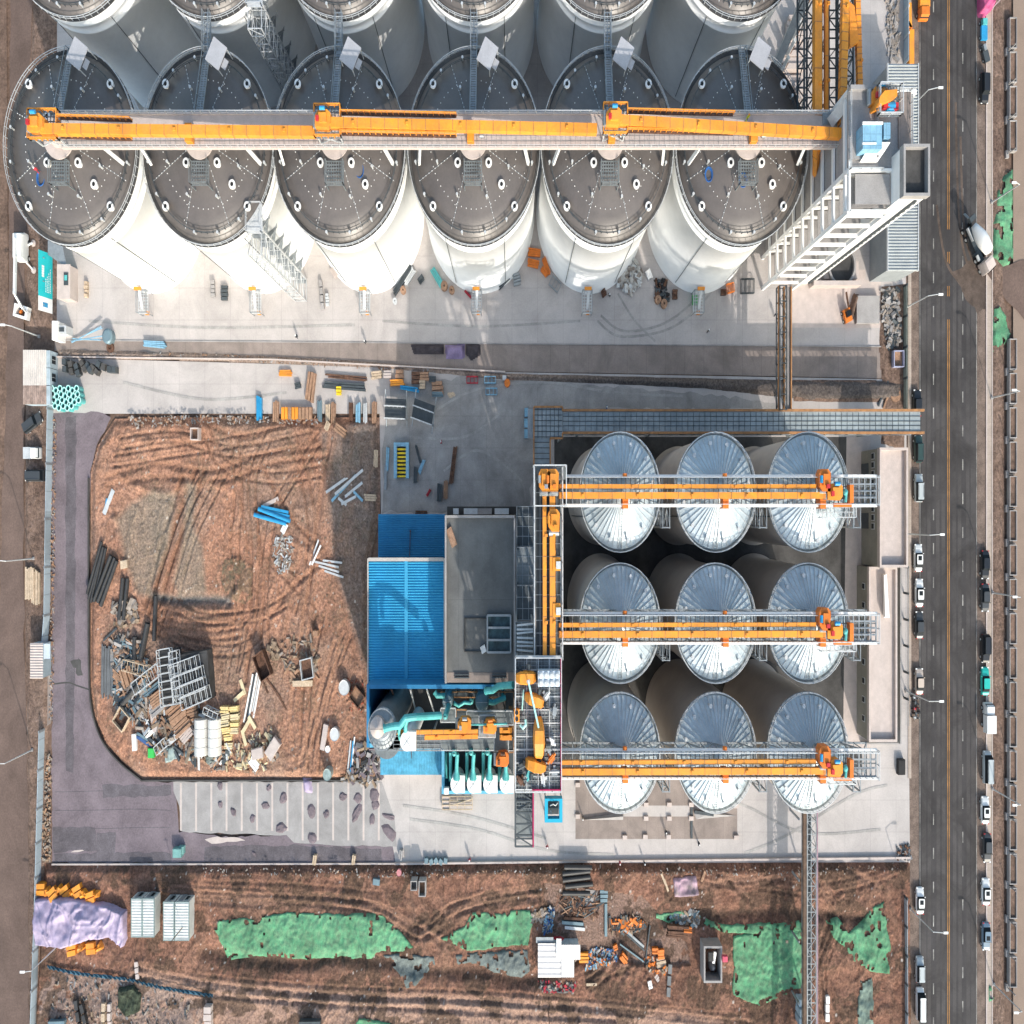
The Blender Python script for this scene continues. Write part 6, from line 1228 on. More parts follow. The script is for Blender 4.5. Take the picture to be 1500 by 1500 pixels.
for i,(v0,v1,mt) in enumerate(((513,538,1),(539,564,1),(565,592,0))):
    a=P(34,v1,3);b=P(67,v0,3); t=T('site_cabin',['northern white roofed cabin by the west hoarding','middle white roofed cabin by the west hoarding','southern rust streaked cabin by the west hoarding'][i],'cabin',((a[0]+b[0])/2,(a[1]+b[1])/2,0),'cabins by the gate'); q=MB(); q.bx(a[0],b[0]+.8,a[1],b[1],0,2.8); q.build('wall',M('cabin_wall',(.45,.55,.62),.6,brick=(1.2,40,.06,.75,.95)),t); q=MB(); corr(q,a[0]-.1,b[0]+.1,a[1]-.05,b[1]+.05,3,12,.05,'x'); q.build('roof',M('cabin_roof',(.6,.56,.53),.6,var=.12) if mt else M('cabin_roof_rust',(.42,.32,.28),.7,var=.35,scale=1),t)
    y=(a[1]+b[1])/2; q=MB(); q.bx(b[0]+.8,b[0]+.9,y-.6,y+.6,.9,2.1); w_=q.build('window',glass,t); q=MB(); q.bx(b[0]+.9,b[0]+.94,y-.03,y+.03,.9,2.1); q.build('sash',steel_l,w_)
# teal information board
t=T('site_board','bright teal site notice board with white lettering on the hoarding by the gate','billboard',P(76,420)); a=P(84,462,0);b=P(80,378,0)
xb=P(82,0)[0]; q=MB(); nx=Vector((-.35,0,1)).normalized()
def bd(y,k,off=0): return Vector((xb-k*1.0+off,y,1.2+k*3.2))
yA,yB=P(0,462)[1],P(0,376)[1]
def slab(q,y0,y1,k0,k1,off,th=.08): q.add([bd(y0,k0,off),bd(y1,k0,off),bd(y1,k1,off),bd(y0,k1,off),bd(y0,k0,off-th),bd(y1,k0,off-th),bd(y1,k1,off-th),bd(y0,k1,off-th)],[(0,1,2,3),(7,6,5,4),(0,4,5,1),(1,5,6,2),(2,6,7,3),(3,7,4,0)])
slab(q,yA+2.2,yB,0,1,.0); q.build('panel',foil,t); q=MB(); slab(q,yA,yA+2.2,0,1,.0); q.build('white_end',white,t)
q=MB(); rr=random.Random(3)
for i in range(5): y=lin(yA+4.2,yB-1.5,.30+.13*i*.8); slab(q,y,y+.32,.62,.78,.03,.02)
for col in range(4):
    y=lin(yA,yB,.33)
    while y<lin(yA,yB,.72-.06*col): w_=rr.uniform(.12,.3); slab(q,y,y+w_,.14+.11*col,.18+.11*col,.03,.02); y+=w_+.12
q.build('lettering',white,t)
q=MB(); slab(q,yA+.7,yA+1.4,.35,.7,.03,.02); q.build('emblem',blue_b,t)
for y in (yA+1,(yA+yB)/2,yB-1): q=MB(); q.beam((xb-.9,y,-.04),(xb-.6,y,3.5),.15); q.build('post',steel,t)
t=T('gate_house','pale gatehouse roof with dark openings beside the teal notice board','building',P(92,418)); a=P(84,437,3);b=P(102,388,3); q=MB(); q.bx(a[0],b[0],a[1],b[1],0,2.8); q.build('wall',conc_pale,t); q=MB(); q.bx(a[0]-.1,b[0]+.1,a[1]-.1,b[1]+.1,2.8,3.0); q.build('roof',conc_pale,t); q=MB(); q.bx(b[0]-1.3,b[0]-.3,a[1]+2,b[1]-1.2,3.0,3.1); q.build('roof_opening',steel_d,t); q=MB(); q.bx(b[0]-1.1,b[0]-.5,b[1]-2.4,b[1]-1.6,3.11,3.2); q.build('hatch',teal,t)
t=T('grey_lean_to','dark flat lean-to roof north of the teal notice board','shelter',P(80,365)); a=P(70,392,2.6);b=P(98,352,2.6); q=MB(); q.prism([(a[0],a[1]+2),(b[0],a[1]),(b[0]-1.3,b[1]),(a[0],b[1])],2.4,2.6); q.build('roof',steel,t)
for x in (a[0]+.3,b[0]-1.6): q=MB(); q.beam((x,b[1]-.5,0),(x,b[1]-.5,2.4),.12); q.build('post',steel_l,t)
t=T('gate_tower','white guard box with equipment at the site gate','booth',P(80,485)); q=MB(); a=P(76,498,3);b=P(84,470,3); q.bx(a[0],b[0],a[1],b[1],0,3); q.build('body',white,t); q=MB(); a=P(82,488,3);b=P(95,476,3); q.bx(a[0],b[0],a[1],b[1],0,2.6); q.build('side_box',steel_l,t); q=MB(); q.bx(a[0]+.5,b[0]-.4,a[1]+.3,b[1]-.3,2.61,2.7); q.build('roof_opening',steel_d,t)
t=T('mast_tripod','crossed pale scaffold poles by the drain at the gate','scaffold',P(128,488)); 
for p1,p2 in (((105,502),(148,478)),((106,496),(147,498)),((104,500),(150,492)),((118,494),(150,480))): q=MB(); q.tube(P(*p1,.3),P(*p2,1.4),.09,n=6); q.build('pole',M('pale_blue_steel',(0,0,0)),t)
b_=P(162,500); t=T('round_vessel','grey round vessel with rusty hatch by the drain','tank',b_); q=MB(L(b_)); q.lathe((0,.6,0),[(1.2,0),(1.2,1.3),(.9,1.5)],24); q.build('body',M('blue_grey_steel',(0,0,0)),t); q=MB(L(b_)); q.lathe((.1,-1.0,0),[(.8,0),(.8,.5),(.35,.5),(.35,.3)],18); q.build('hatch',rust,t)
def item(kind,u,v,Lc,W,H,ang,mt,lab,name,cat,group=None,n=4,z=None):
    z=gz(u,v) if z is None else z; b_=P(u,v,0); b_.z=z; A=R(ang); xf=L(b_,A)
    q=MB(xf); rr=random.Random(int(u*7+v*13))
    if kind=='box': q.prism([(-Lc/2,-W/2),(Lc/2,-W/2*.98),(Lc/2*.99,W/2),(-Lc/2*.98,W/2)],0,H); q.bx(-Lc/2*.93,Lc/2*.93,-W/2*.9,W/2*.9,H,H+.04)
    elif kind=='planks':
        for i in range(n): y=-W/2+W*(i+.5)/n; q.box((rr.uniform(-.12,.12)*Lc*.3,y,H/2*rr.uniform(.7,1.1)),(Lc*rr.uniform(.85,1),W/n*.82,H*rr.uniform(.6,1)),rr.uniform(-.02,.02))
    elif kind=='pipes':
        t=T(name+'_bundle',lab,cat,b_,group)
        for i in range(n):
            y=(-W/2+W*(i+.5)/n); r_=min(H/2,W/n/2*.95); o=rr.uniform(-.06,.06)*Lc; q=MB(xf); q.lathe((0,0,0),[(r_,0),(r_,Lc),(r_*.8,Lc),(r_*.8,.02)],14,cap=False,axis=Matrix.Translation((-Lc/2+o,y,r_))@Matrix.Rotation(rr.uniform(-.05,.05),4,'Z')@Matrix.Rotation(R(90),4,'Y')); q.build(name,mt,t)
        return t
    elif kind=='frame':
        k=max(3,int(Lc/1.1))
        for s in (-1,1):
            for zz in (.1,H): q.beam((-Lc/2,s*W/2,zz),(Lc/2,s*W/2,zz),.12)
        for i in range(k+1):
            x=-Lc/2+Lc*i/k
            for zz in (.1,H): q.beam((x,-W/2,zz),(x,W/2,zz),.09)
            for s in (-1,1): q.beam((x,s*W/2,.1),(x,s*W/2,H),.09)
            if i<k:
                for s in (-1,1): q.beam((x,s*W/2,.1 if i%2 else H),(x+Lc/k,s*W/2,H if i%2 else .1),.07)
    elif kind=='crate':
        t=T(name,lab,cat,b_,group); 
        for e in ((-Lc/2,Lc/2,-W/2,-W/2+.15),(-Lc/2,Lc/2,W/2-.15,W/2),(-Lc/2,-Lc/2+.15,-W/2+.15,W/2-.15),(Lc/2-.15,Lc/2,-W/2+.15,W/2-.15)): q.bx(*e,0,H)
        q.build('side',mt,t); q=MB(xf); q.bx(-Lc/2+.16,Lc/2-.16,-W/2+.16,W/2-.16,.05,H*.35); q.build('contents',[rust,steel_d,conc_grey,wood][rr.randrange(4)],t); return t
    elif kind=='roll': q.lathe((0,0,0),[(H/2*.96,0),(H/2,.06),(H/2,Lc-.06),(H/2*.96,Lc)],22,axis=Matrix.Translation((-Lc/2,0,H/2))@Matrix.Rotation(R(90),4,'Y'))
    elif kind=='reel': q.lathe((0,0,0),[(H,0),(H,.15),(H*.5,.16),(H*.5,W-.16),(H,W-.15),(H,W),(H*.25,W),(H*.25,W-.3)],22)
    elif kind=='lump': 
        pts=[(math.cos(a)*Lc/2*rr.uniform(.7,1.1),math.sin(a)*W/2*rr.uniform(.7,1.1)) for a in [i*PI/5 for i in range(10)]]
        q.add([(x,y,-.05) for x,y in pts]+[(x*.6+rr.uniform(-.1,.1),y*.6+rr.uniform(-.1,.1),H*rr.uniform(.6,1.2)) for x,y in pts]+[(0,0,H)],[(i,(i+1)%10,(i+1)%10+10,i+10) for i in range(10)]+[(i+10,(i+1)%10+10,20) for i in range(10)])
    elif kind=='barrel': q.lathe((0,0,0),[(W/2,0),(W/2*1.04,H*.3),(W/2,H*.5),(W/2*1.04,H*.7),(W/2,H),(W/2*.9,H-.05)],20)
    return q.build(name,mt,None,lab,cat,group,at=b_)
def pile(lab,px,n,mats,smin,smax,name='rubble',zf=None,hh=.3,sd=1,cat='rubble',long=1.0):
    dm={'concrete_pale':M('dusty_pale',(.34,.295,.26),.9,var=.3,scale=1.5),'white_paint':M('dusty_white',(.50,.485,.46),.8,var=.25,scale=1.5),'timber_pale':M('dusty_timber',(.33,.245,.175),.9,var=.3,scale=1.5)}; mats=[dm.get(m_.name,m_) for m_ in mats]
    rr=random.Random(sd); pts=G(px); xs=[p[0] for p in pts]; ys=[p[1] for p in pts]; q=MB(); first_=True; c_=Vector((sum(xs)/len(xs),sum(ys)/len(ys),0))
    for j,mt in enumerate(mats):
        if j: q.mark(mt)
        k=0
        while k<n//len(mats):
            x,y=rr.uniform(min(xs),max(xs)),rr.uniform(min(ys),max(ys))
            if not inp1(x,y,pts): continue
            k+=1; u=x/SX*1500/HC+750; v=750-y*1500/HC; z=gz(u,v); s=rr.uniform(smin,smax); l=s*rr.uniform(1,1+long); 
            m4=Matrix.Translation((x,y,z+s*.08+rr.uniform(0,hh*.7)))@Matrix.Rotation(rr.uniform(0,6.3),4,'Z')@Matrix.Rotation(rr.uniform(-.5,.5),4,'X'); a,b,c=l/2,s/2*rr.uniform(.4,1),s/2*rr.uniform(.2,.7)
            q.add([m4@Vector((i*a*rr.uniform(.7,1),jj*b*rr.uniform(.7,1),kk*c)) for i,jj,kk in ((-1,-1,-1),(1,-1,-1),(1,1,-1),(-1,1,-1),(-1,-1,1),(1,-1,1),(1,1,1),(-1,1,1))],[(3,2,1,0),(4,5,6,7),(0,1,5,4),(1,2,6,5),(2,3,7,6),(3,0,4,7)])
    return q.build(name,mats[0],None,lab,cat,kind='stuff',at=c_)
# ---------------------------------------------------------------- earth plot
I=item
def many(rows,kind,name,cat,group,**kw):
    for r_ in rows: I(kind,*r_[:6],r_[6],r_[7],name,cat,group,**kw)
I('pipes',146,838,8.8,2.6,.7,69,pipe_b,'bundle of four long black pipes at the west edge of the plot','black_pipe','pipes','black pipes',n=4)
I('pipes',159,850,8.0,2.6,.8,62,pipe_b,'loose fan of black pipes right of the western bundle','black_pipe','pipes','black pipes',n=3)
I('pipes',184,877,6.5,2.0,.9,84,pipe_b,'short twin black pipes north of the rubble','black_pipe','pipes','black pipes',n=2)
I('pipes',232,905,7.0,1.1,.9,84,pipe_b,'single long black pipe above the scaffold heap','black_pipe','pipes','black pipes',n=1)
I('pipes',215,938,6.0,1.3,1.2,76,pipe_b,'thick grey black pipe leaning by the scaffold heap','black_pipe','pipes','black pipes',n=1)
I('pipes',202,950,3.6,1.2,1.1,86,pipe_b,'stubby grey black pipe west of the thick one','black_pipe','pipes','black pipes',n=1)
I('box',187,826,1.6,1.3,.6,8,wood_l,'pale weathered timber pallet north of the twin pipes','pallet','pallet')
I('planks',165,928,4.2,.4,.3,32,steel_d,'dark beam lying between plot edge and pipes','beam','beam',n=1)
I('planks',161,981,8.3,2.9,.5,88,M('slate_sheet',(.17,.18,.19),.6,metal=.2,var=.2),'stack of dark grey ribbed sheets near the lane kerb','roofing_sheet','sheet stack',n=9)
I('pipes',402,757,7.6,2.2,.7,-12,blue_b,'bright blue steel beams lying on the open earth','blue_beam','beams',n=2)
I('planks',406,749,6.6,1.1,.5,-8,blue_b,'upper bright blue channel beam on the open earth','blue_beam','beam',n=2)
I('planks',399,736,4.4,.8,.2,18,conc_pale,'pale board just above the bright blue beams','board','board',n=1)
I('planks',419,774,1.9,1.1,.3,55,white,'white board just below the bright blue beams','board','board',n=2)
for k,(u,v,a,l) in enumerate([(495,710,25,5.6),(505,715,35,7.4),(513,706,30,8.0),(520,717,28,5.0),(526,727,-35,3.0),(503,735,-30,2.6),(512,733,20,3.6)]): I('planks',u,v,l,.55,.3,a,[steel_l,M('pale_blue_steel',(0,0,0)),steel_l][k%3],'pale blue steel section in the crossed heap by the shade line','steel_section','beam','crossed pale blue steel sections',n=1)
for k,(u,v,a,l) in enumerate([(462,808,62,5.2),(466,812,55,4.2),(480,826,-8,6.0),(484,833,-12,5.6),(488,822,-5,4.8),(490,840,-14,5.0)]): I('planks',u,v,l,.4,.25,a,white if k<2 else steel_l,'silver metal strip in the loose heap near the warehouse shade','metal_strip','metal strip','silver metal strips',n=1)
for k in range(5): I('planks',366+k*3.1,1020,8.3-k*.3,.42,.3,74,[white,steel_d,white,steel_l,white][k],['first','second, dark','third','fourth, grey','fifth'][k]+' of five slim rails leaning right of the yellow foam','rail','rail','slim rails',n=1)
# scaffold frames
I('box',288,988,9.0,7.6,2.9,6,M('tarred_sheet',(.07,.07,.072),.9,var=.3,scale=1,stain=.3),'dark covered stack carrying the slanting scaffold frames','covered_stack','stack'); I('box',258,986,3.6,8.2,2.8,4,M('tarred_sheet',(0,0,0)),'dark covered stack under the upright scaffold frames','covered_stack','stack')
for k,(u,v,l,w_,a) in enumerate([(258,985,8.6,3.0,-83),(272,985,8.0,1.8,-82),(284,970,6.4,2.0,14),(290,985,6.6,1.9,14),(294,1000,6.2,1.9,15),(300,1014,6.2,2.0,16),(206,976,6.2,1.7,-10),(222,991,6.6,2.0,28),(316,1040,3.4,1.0,-18),(242,1089,2.8,1.4,32)]):
    I('frame',u,v,l,w_,1.3+.3*(k%3),a,steel_l if k!=6 else wood_l,['tall upright leaning lattice frame, western','tall upright leaning lattice frame, eastern','uppermost slanting','second slanting','third slanting','lowest slanting','pale short','rust lined','small isolated','small southern'][k]+' scaffold frame in the salvage heap','scaffold_lattice','scaffold frame','salvaged scaffold frames',z=gz(u,v)+(3.0 if 1<k*0+2 and u>250 and v<1020 else .4))
many([(191,989,3.1,2.6,1.2,-65,wood,'brown plywood stack under the pale frame'),(235,1021,3.4,2.2,1.3,28,wood,'brown plywood stack below the crossed frames'),(262,1037,4.2,3.2,1.6,30,wood,'upper large brown plywood stack in the heap centre'),(270,1056,4.2,3.2,1.5,32,wood,'lower large brown plywood stack in the heap centre'),(284,1043,3.2,2.4,1.2,12,wood,'small brown stack left of the white rolls'),(276,1072,3.0,2.2,1.0,38,conc_pale,'pale pinkish slab stack below the plywood')],'planks','board_stack','board stack','plywood stacks',n=5)
I('planks',236,1036,4.2,1.4,1.0,30,conc_grey,'grey flat beam stack left of the plywood','beam_stack','beam stack',n=2); I('planks',257,1080,2.6,1.2,.8,30,steel_l,'light grey metal box right of the small frame','metal_box','box',n=1)
I('planks',221,1012,6.4,1.0,.7,28,M('blue_grey_steel',(0,0,0)),'blue grey flat girder in the salvage heap','girder','girder',n=2); I('pipes',195,1016,5.0,1.3,1.0,38,conc_dark,'dark half buried duct west of the girder','duct','duct',n=1)
I('crate',184,1050,2.9,2.9,1.2,-38,wood_l,'square pale timber crate west of the heap','timber_crate','crate')
I('box',201,1085,1.0,2.6,.6,4,white,'tall white plastic panel standing alone by the kerb','panel','panel'); I('box',226,1100,1.4,1.5,.7,0,M('bright_green',(.05,.5,.1),.6),'small bright green crate south of the heap','plastic_crate','crate')
for k in range(4): I('planks',213+k*1.0,1078-k*0+ (k%2)*6,3.6,.5,.4,-24,cl_b if k%2 else M('blue_grey_steel',(0,0,0)),'dark blue channel section in the fan under the salvage heap','channel','channel','blue channels',n=1)
for k in range(7): I('planks',226+k*.9,1028+k*6,1.3,1.4,.7,5,conc_pale,'pale foam block in the vertical row left of the blue girders','foam_block','foam block','row of pale foam blocks',n=1)
for c_,u in enumerate((300,319.5)):
    for r_ in range(4): I('roll',u,1055.5+r_*13.2,1.38,3,3.0,90,M('roll_white',(.66,.65,.62),.5,var=.06),f'white metal roll, {["northernmost","second","third","southernmost"][r_]} in the {["western","eastern"][c_]} column','steel_roll','roll','two columns of white metal rolls',z=.3)
for k,(u,v,w_) in enumerate([(334,1036,1),(347,1036,1),(335,1046,0),(348,1047,0),(334,1056,0),(347,1057,1),(335,1067,1),(346,1068,0),(337,1078,1),(338,1090,0)]): I('planks',u,v,2.0,1.0,1.6-.1*k,4*k%9,yellow_s if w_ else M('cream_foam',(.68,.58,.38),.8,var=.15),'pale yellow insulation bundle in the stack right of the white rolls','insulation_bundle','insulation bundle','insulation bundles',n=3)
for k,(u,v,a) in enumerate([(358,1005,-65),(353,1018,30),(364,1060,50),(372,1056,-50),(360,1078,-70)]): I('planks',u,v,2.8,.8,.6,a,M('cream_foam',(0,0,0)),'fallen cream foam board near the insulation stack','foam_board','foam board','fallen foam boards',n=1)
tarp('square pale green plastic sheet over goods at the heap foot',[(240,1092),(262,1086),(266,1112),(244,1120)],M('mist_plastic',(.33,.42,.41),.35,var=.3,scale=.8),.5,1.3,'plastic_sheet','plastic sheet',401)
tarp('torn grey green plastic sheet east of the square one',[(270,1096),(292,1086),(294,1112),(274,1118)],M('mist_plastic',(0,0,0)),.4,1.3,'plastic_sheet','plastic sheet',405)
I('lump',312,1110,4.0,1.9,.8,0,grey_n,'low grey covered mound under the white rolls','covered_mound','mound')
for k,(u,v,l,w_,h,a,mt,lb) in enumerate([(389,972,4.4,2.6,2.0,-62,rust,'rusty open box frame on the east of the salvage area'),(453,977,3.2,2.8,1.4,-80,steel_l,'grey slatted crate with timber foot near the middle'),(525,1018,2.8,2.4,1.2,-40,rust,'dark red steel plate box on the red soil')]): I('crate',u,v,l,w_,h,a,mt,lb,'open_crate','crate')
for k,(u,v,l,a) in enumerate([(398,1001,7.5,-42),(412,1022,4.5,-48),(384,990,6,-58)]): I('planks',u,v,l,.4,.3,a,rust,['long','short','northern'][k]+' rusty beam sloping across the plot east of the rails','rusty_beam','beam','rusty beams',n=1)
I('planks',446,999,4.6,1.1,.8,0,wood_l,'pale timber box end below the slatted crate','timber_box','box',n=1)
for k,(u,v,w_,h,mt,lb) in enumerate([(507,1004,2.4,1.6,steel_l,'round grey lidded tank north of the red plate'),(493,1072,2.1,1.4,steel_l,'round grey lidded tank in the southern group'),(484,1128,1.9,2.2,M('mist_plastic',(0,0,0)),'pale green round drum near the south kerb'),(482,1095,1.1,.7,white,'small white ring tub between the tanks')]): I('barrel',u,v,w_,w_,h,0,mt,lb,'round_tank','tank')
I('planks',477,1077,4.4,1.3,.9,78,conc_pale,'pale timber beam leaning beside the southern round tank','timber_beam','beam',n=1)
for k,(u,v,a,mt,lb) in enumerate([(516,1110,82,blue_b,'blue steel strip upright near the pale shed'),(513,1104,80,steel_l,'silver strip beside the blue one near the pale shed'),(519,1098,84,white,'white strip right of the blue one near the pale shed')]): I('planks',u,v,6.6-k,.35,.3,a,mt,lb,'steel_strip','strip',n=1)
for k,(u,v,l,w_,h,a,lb) in enumerate([(403,1093,3.4,2.0,1.2,48,'pale slab crate southwest of the round tanks'),(381,1100,2.6,1.7,1.2,10,'low tan box in the southern shade'),(465,926,1.2,.9,1.0,0,'small lone tan post block in the middle of the earth')]): I('box',u,v,l,w_,h,a,conc_pale if k!=2 else wood,lb,'block','block')
I('planks',375,1116,2.4,1.6,.7,-40,white,'white crumpled board bundle near the south kerb of the plot','board_bundle','board',n=3)
I('crate',291,637,1.9,1.9,1.6,0,conc_pale,'square concrete manhole shaft near the north edge of the plot','manhole','manhole')
for k,(u,v,l,w_,a,mt,lb) in enumerate([(162,735,4.4,1.0,60,steel_l,'grey blue sheet leaning at the northwest of the plot'),(158,742,2.6,.6,75,blue_b,'small blue strip at the northwest of the plot')]): I('planks',u,v,l,w_,.3,a,mt,lb,'sheet_piece','sheet',n=1)
pile('broken concrete and litter along the north edge of the plot',[(190,612),(250,608),(420,610),(470,612),(468,622),(300,622),(200,628)],300,[conc_grey,wood,conc_pale],.12,.42,sd=2)
pile('pale broken stones beside the western pipes',[(168,885),(200,880),(208,905),(190,922),(170,912)],46,[conc_pale,wood_l],.5,1.3,sd=3)
pile('grey rubble around the salvage heap',[(165,930),(215,935),(225,1010),(205,1060),(175,1040),(168,990)],420,[conc_pale,conc_grey,wood,steel_d,M('blue_grey_steel',(0,0,0))],.2,.9,sd=4,long=2.5,hh=.6)
pile('splintered boards and scraps through the salvage heap',[(210,1020),(300,1030),(345,1090),(330,1120),(230,1100),(205,1060)],420,[wood_l,wood,steel_l,conc_pale,steel_d],.2,1.0,sd=5,long=3,hh=.8)
pile('cream and white scraps between foam and tanks',[(335,1095),(400,1060),(410,1110),(380,1130),(320,1126)],200,[conc_pale,M('cream_foam',(0,0,0)),wood],.2,.8,sd=6,long=2)
pile('pale shredded litter below the blue beams',[(405,785),(432,782),(428,830),(410,842),(402,815)],150,[white,conc_pale,steel_l],.12,.5,sd=7,long=2)
pile('timber scraps around the central crates',[(415,930),(462,935),(470,985),(430,1000),(412,965)],120,[wood_l,wood,conc_pale],.2,.8,sd=8,long=2.5)
pile('broken boards northwest of the rusty box',[(395,940),(412,942),(410,965),(396,960)],20,[wood_l],.4,1.1,sd=88)
pile('scattered stones over the open earth of the plot',[(180,640),(540,640),(540,1120),(420,1130),(400,900),(180,700)],420,[conc_pale,wood_l],.08,.26,sd=9)
pile('broken tarmac and timber at the corner by the pale shed',[(530,1085),(556,1100),(558,1140),(540,1150),(500,1142)],150,[conc_dark,asph_new,wood_l,conc_grey],.3,1.1,sd=10,long=1.5)
pile('red brick dust and fragments by the red plate',[(505,990),(534,1000),(536,1045),(512,1040)],90,[M('brick_red',(.38,.10,.06),.9),rust],.1,.4,sd=11)
# asphalt lumps on the slabs
for k,(u,v,l,w_) in enumerate([(323,1151,2,2.6),(323,1178,1.6,2),(342,1189,2,2.4),(370,1199,2.4,2),(389,1180,2,2.8),(394,1154,1.6,2),(372,1250,2,1),(415,1169,3,3.2),(412,1213,4,2.6),(456,1188,3,4.2),(457,1228,3,3.4),(478,1192,2.2,2),(502,1167,2.2,3),(524,1168,2.8,3),(523,1190,2.6,5),(545,1200,2,2.6),(548,1165,3.4,4),(550,1178,3,3),(571,1220,3.4,6),(570,1196,1.6,5)]):
    I('lump',u,v,l*.75,w_*.8,.2,k*23,asph_new,'lump of dark tarmac dumped on the pale slabs','tarmac_lump','tarmac lump','tarmac lumps on the slabs',z=.02)
for k,(u,v,mt) in enumerate([(462,1257,wood_l),(519,1257,wood_l),(588,1250,conc_grey)]): I('planks',u,v,1.6,.8,1.2,80,mt,['western upright pallet at the south kerb of the tarmac','eastern upright pallet at the south kerb of the tarmac','grey bin where the tarmac meets the pale yard'][k],'kerb_block','block',n=2)
I('box',263,1246,2.0,1.4,1.3,0,M('sea_green',(.18,.38,.36),.6),'sea green bin on the tarmac lane','bin','bin'); I('box',268,1243,1.2,1.2,.9,0,M('sea_green',(0,0,0)),'smaller sea green crate right of the bin on the tarmac','bin','bin')
b_=P(450,1150); tarp('crumpled lilac sheet at the plot kerb above the slabs',[(443,1138),(456,1140),(458,1162),(446,1160)],lilac,.2,.7,'crumpled_sheet','sheet',421)
for k in range(5): I('box',625+k*7,1259+(k%2)*1.5,.9,.9,.7,20*k,M('blue_grey_steel',(0,0,0)),['first','second','third','fourth','fifth'][k]+' grey bag from the west in the row at the south kerb','bag','bag','grey bags at the kerb')
# machines' plinths on the loading apron
for k,(u,v) in enumerate([(846,1149),(846,1195),(946,1178),(980,1178),(946,1198),(980,1198),(945,1225),(979,1225),(1012,1178),(1012,1198),(915,1226),(1078,1226),(1078,1180)]): I('box',u,v,1.1,.7,.35,0,conc_pale,'small concrete plinth with bolt plate on the loading apron','plinth','plinth','plinths on the loading apron',z=.02)
t=T('apron_grille','low grey concrete hump with drain grille across the apron','drain hump',P(900,1197)); q=MB(); q.add([P(853,1200,.02),P(913,1190,.02),P(913,1201,.02),P(857,1201,.5),P(913,1196,.6)],[(0,2,1),(0,3,4,1),(3,0,2,4)]); q.build('hump',conc_grey,t); q=MB(); q.beam(P(1013,1180,.1),P(1013,1228,.1),.5,.2); q.build('trench',steel_d,t)
t=T('apron_hump','low grey concrete hump right of the dark trench','drain hump',P(1050,1195)); q=MB(); q.add([P(1016,1190,.02),P(1078,1195,.02),P(1020,1200,.02),P(1040,1192,.6)],[(0,3,1),(0,2,3),(2,1,3)]); q.build('hump',conc_grey,t); q=MB(); q.beam(P(1017,1189,.3),P(1045,1193,.4),.5,.5); q.build('dark_sheet',steel_d,t)
# sunlit material store along the middle yard
for k,(u,v,l,w_,h,a,mt,lb) in enumerate([(381,598,3.9,1.3,.8,90,blue_b,'blue topped crate on the pale pad, first from the west'),(405,604,3.6,1.5,.7,90,wood,'timber crate on the pale pad, second from the west'),(469,603,3.6,1.1,.8,90,M('blue_grey_steel',(0,0,0)),'grey blue lidded crate beside the mixed goods'),(481,605,3.0,1.1,.7,90,wood_l,'long crate filled with mixed goods'),(489,606,3.6,1.1,.5,90,wood,'plain brown crate right of the mixed goods'),(515,604,3.0,.9,1,90,rust,'rust lined crate with white top'),(525.5,606,3.2,1.1,1,90,M('pale_blue_steel',(0,0,0)),'pale blue topped crate in the pad row'),(536,606,3.2,.9,.9,90,steel_l,'grey crate with pipes in the pad row'),(549,605,3.4,1.1,1,90,wood,'brown crate, easternmost in the pad row')]): I('planks',u,v,l,w_,h,a,mt,lb,'material_crate','crate','material crates on the pad',n=3)
for k in range(9): I('box',416+k*5,606,.7,1.9,.9,0,yel if k<6 and k%3!=2 else wood,'small upright valve unit in the ochre row on the pad','valve_unit','valve unit','row of small valve units')
many([(456,567,4.6,2.0,.8,80,wood,'leaning brown timber slats on the pad'),(419,547,3.0,1.0,.6,0,yel,'orange yellow beam box near the drain curb'),(507,553,10,.7,.5,-4,rust,'long rusty beam, upper of the pair near the drain'),(506,566,10.2,1.2,.5,-3,steel_d,'long dark beam, lower of the pair near the drain'),(497,573,1.2,1.4,.8,0,M('bright_yellow',(.85,.6,.03),.6),'bright yellow box in front of the long beams'),(437,565,1.4,1.0,.7,10,steel_d,'dark machine part left of the leaning slats')],'planks','stored_material','material','stored beams',n=3)
for k,(u,v,l,w_,a,mt) in enumerate([(552,550,2.6,1.2,5,wood_l),(568,549,2,1.2,0,conc_pale),(586,552,2,2.2,0,wood),(582,561,3.4,1.0,2,yel),(609,554,1.8,2,0,rust),(622,552,2.2,1.4,0,wood),(600,570,4.4,.7,-6,blue_b),(619,564,1.4,1.4,0,wood_l),(641,569,2.8,2.2,3,wood),(641,578,2.8,.8,0,M('blue_grey_steel',(0,0,0))),(634,556,1.6,1,0,steel_d)]): I('planks',u,v,l,w_,.9,a,mt,['pale pallet at the west end','pale box second from west','brown pallet stack','ochre slatted pallet','red brown stack','tan stack beside the red brown one','long blue pipe rack','small tan crate','large brown slab pallet','grey blue bundle under the slab pallet','dark motor'][k]+' of the store by the drain','stored_pallet','pallet','store by the drain',n=3)
for k,(u,v,lb) in enumerate([(692,557,'red edged steel trestle west of the orange barrel'),(718,557,'pale blue trestle, upper of two'),(720,574,'pale blue trestle, lower of two')]): I('frame',u,v,2.6,1.0,.8,0,[cl_r,M('pale_blue_steel',(0,0,0)),M('pale_blue_steel',(0,0,0))][k],lb,'trestle','trestle','trestles')
I('barrel',743,562,1.3,1.3,1.2,0,ora,'orange barrel in the shaded yard','barrel','barrel'); I('box',739,554,.9,.8,.5,0,steel_l,'white box above the orange barrel','carton','box')
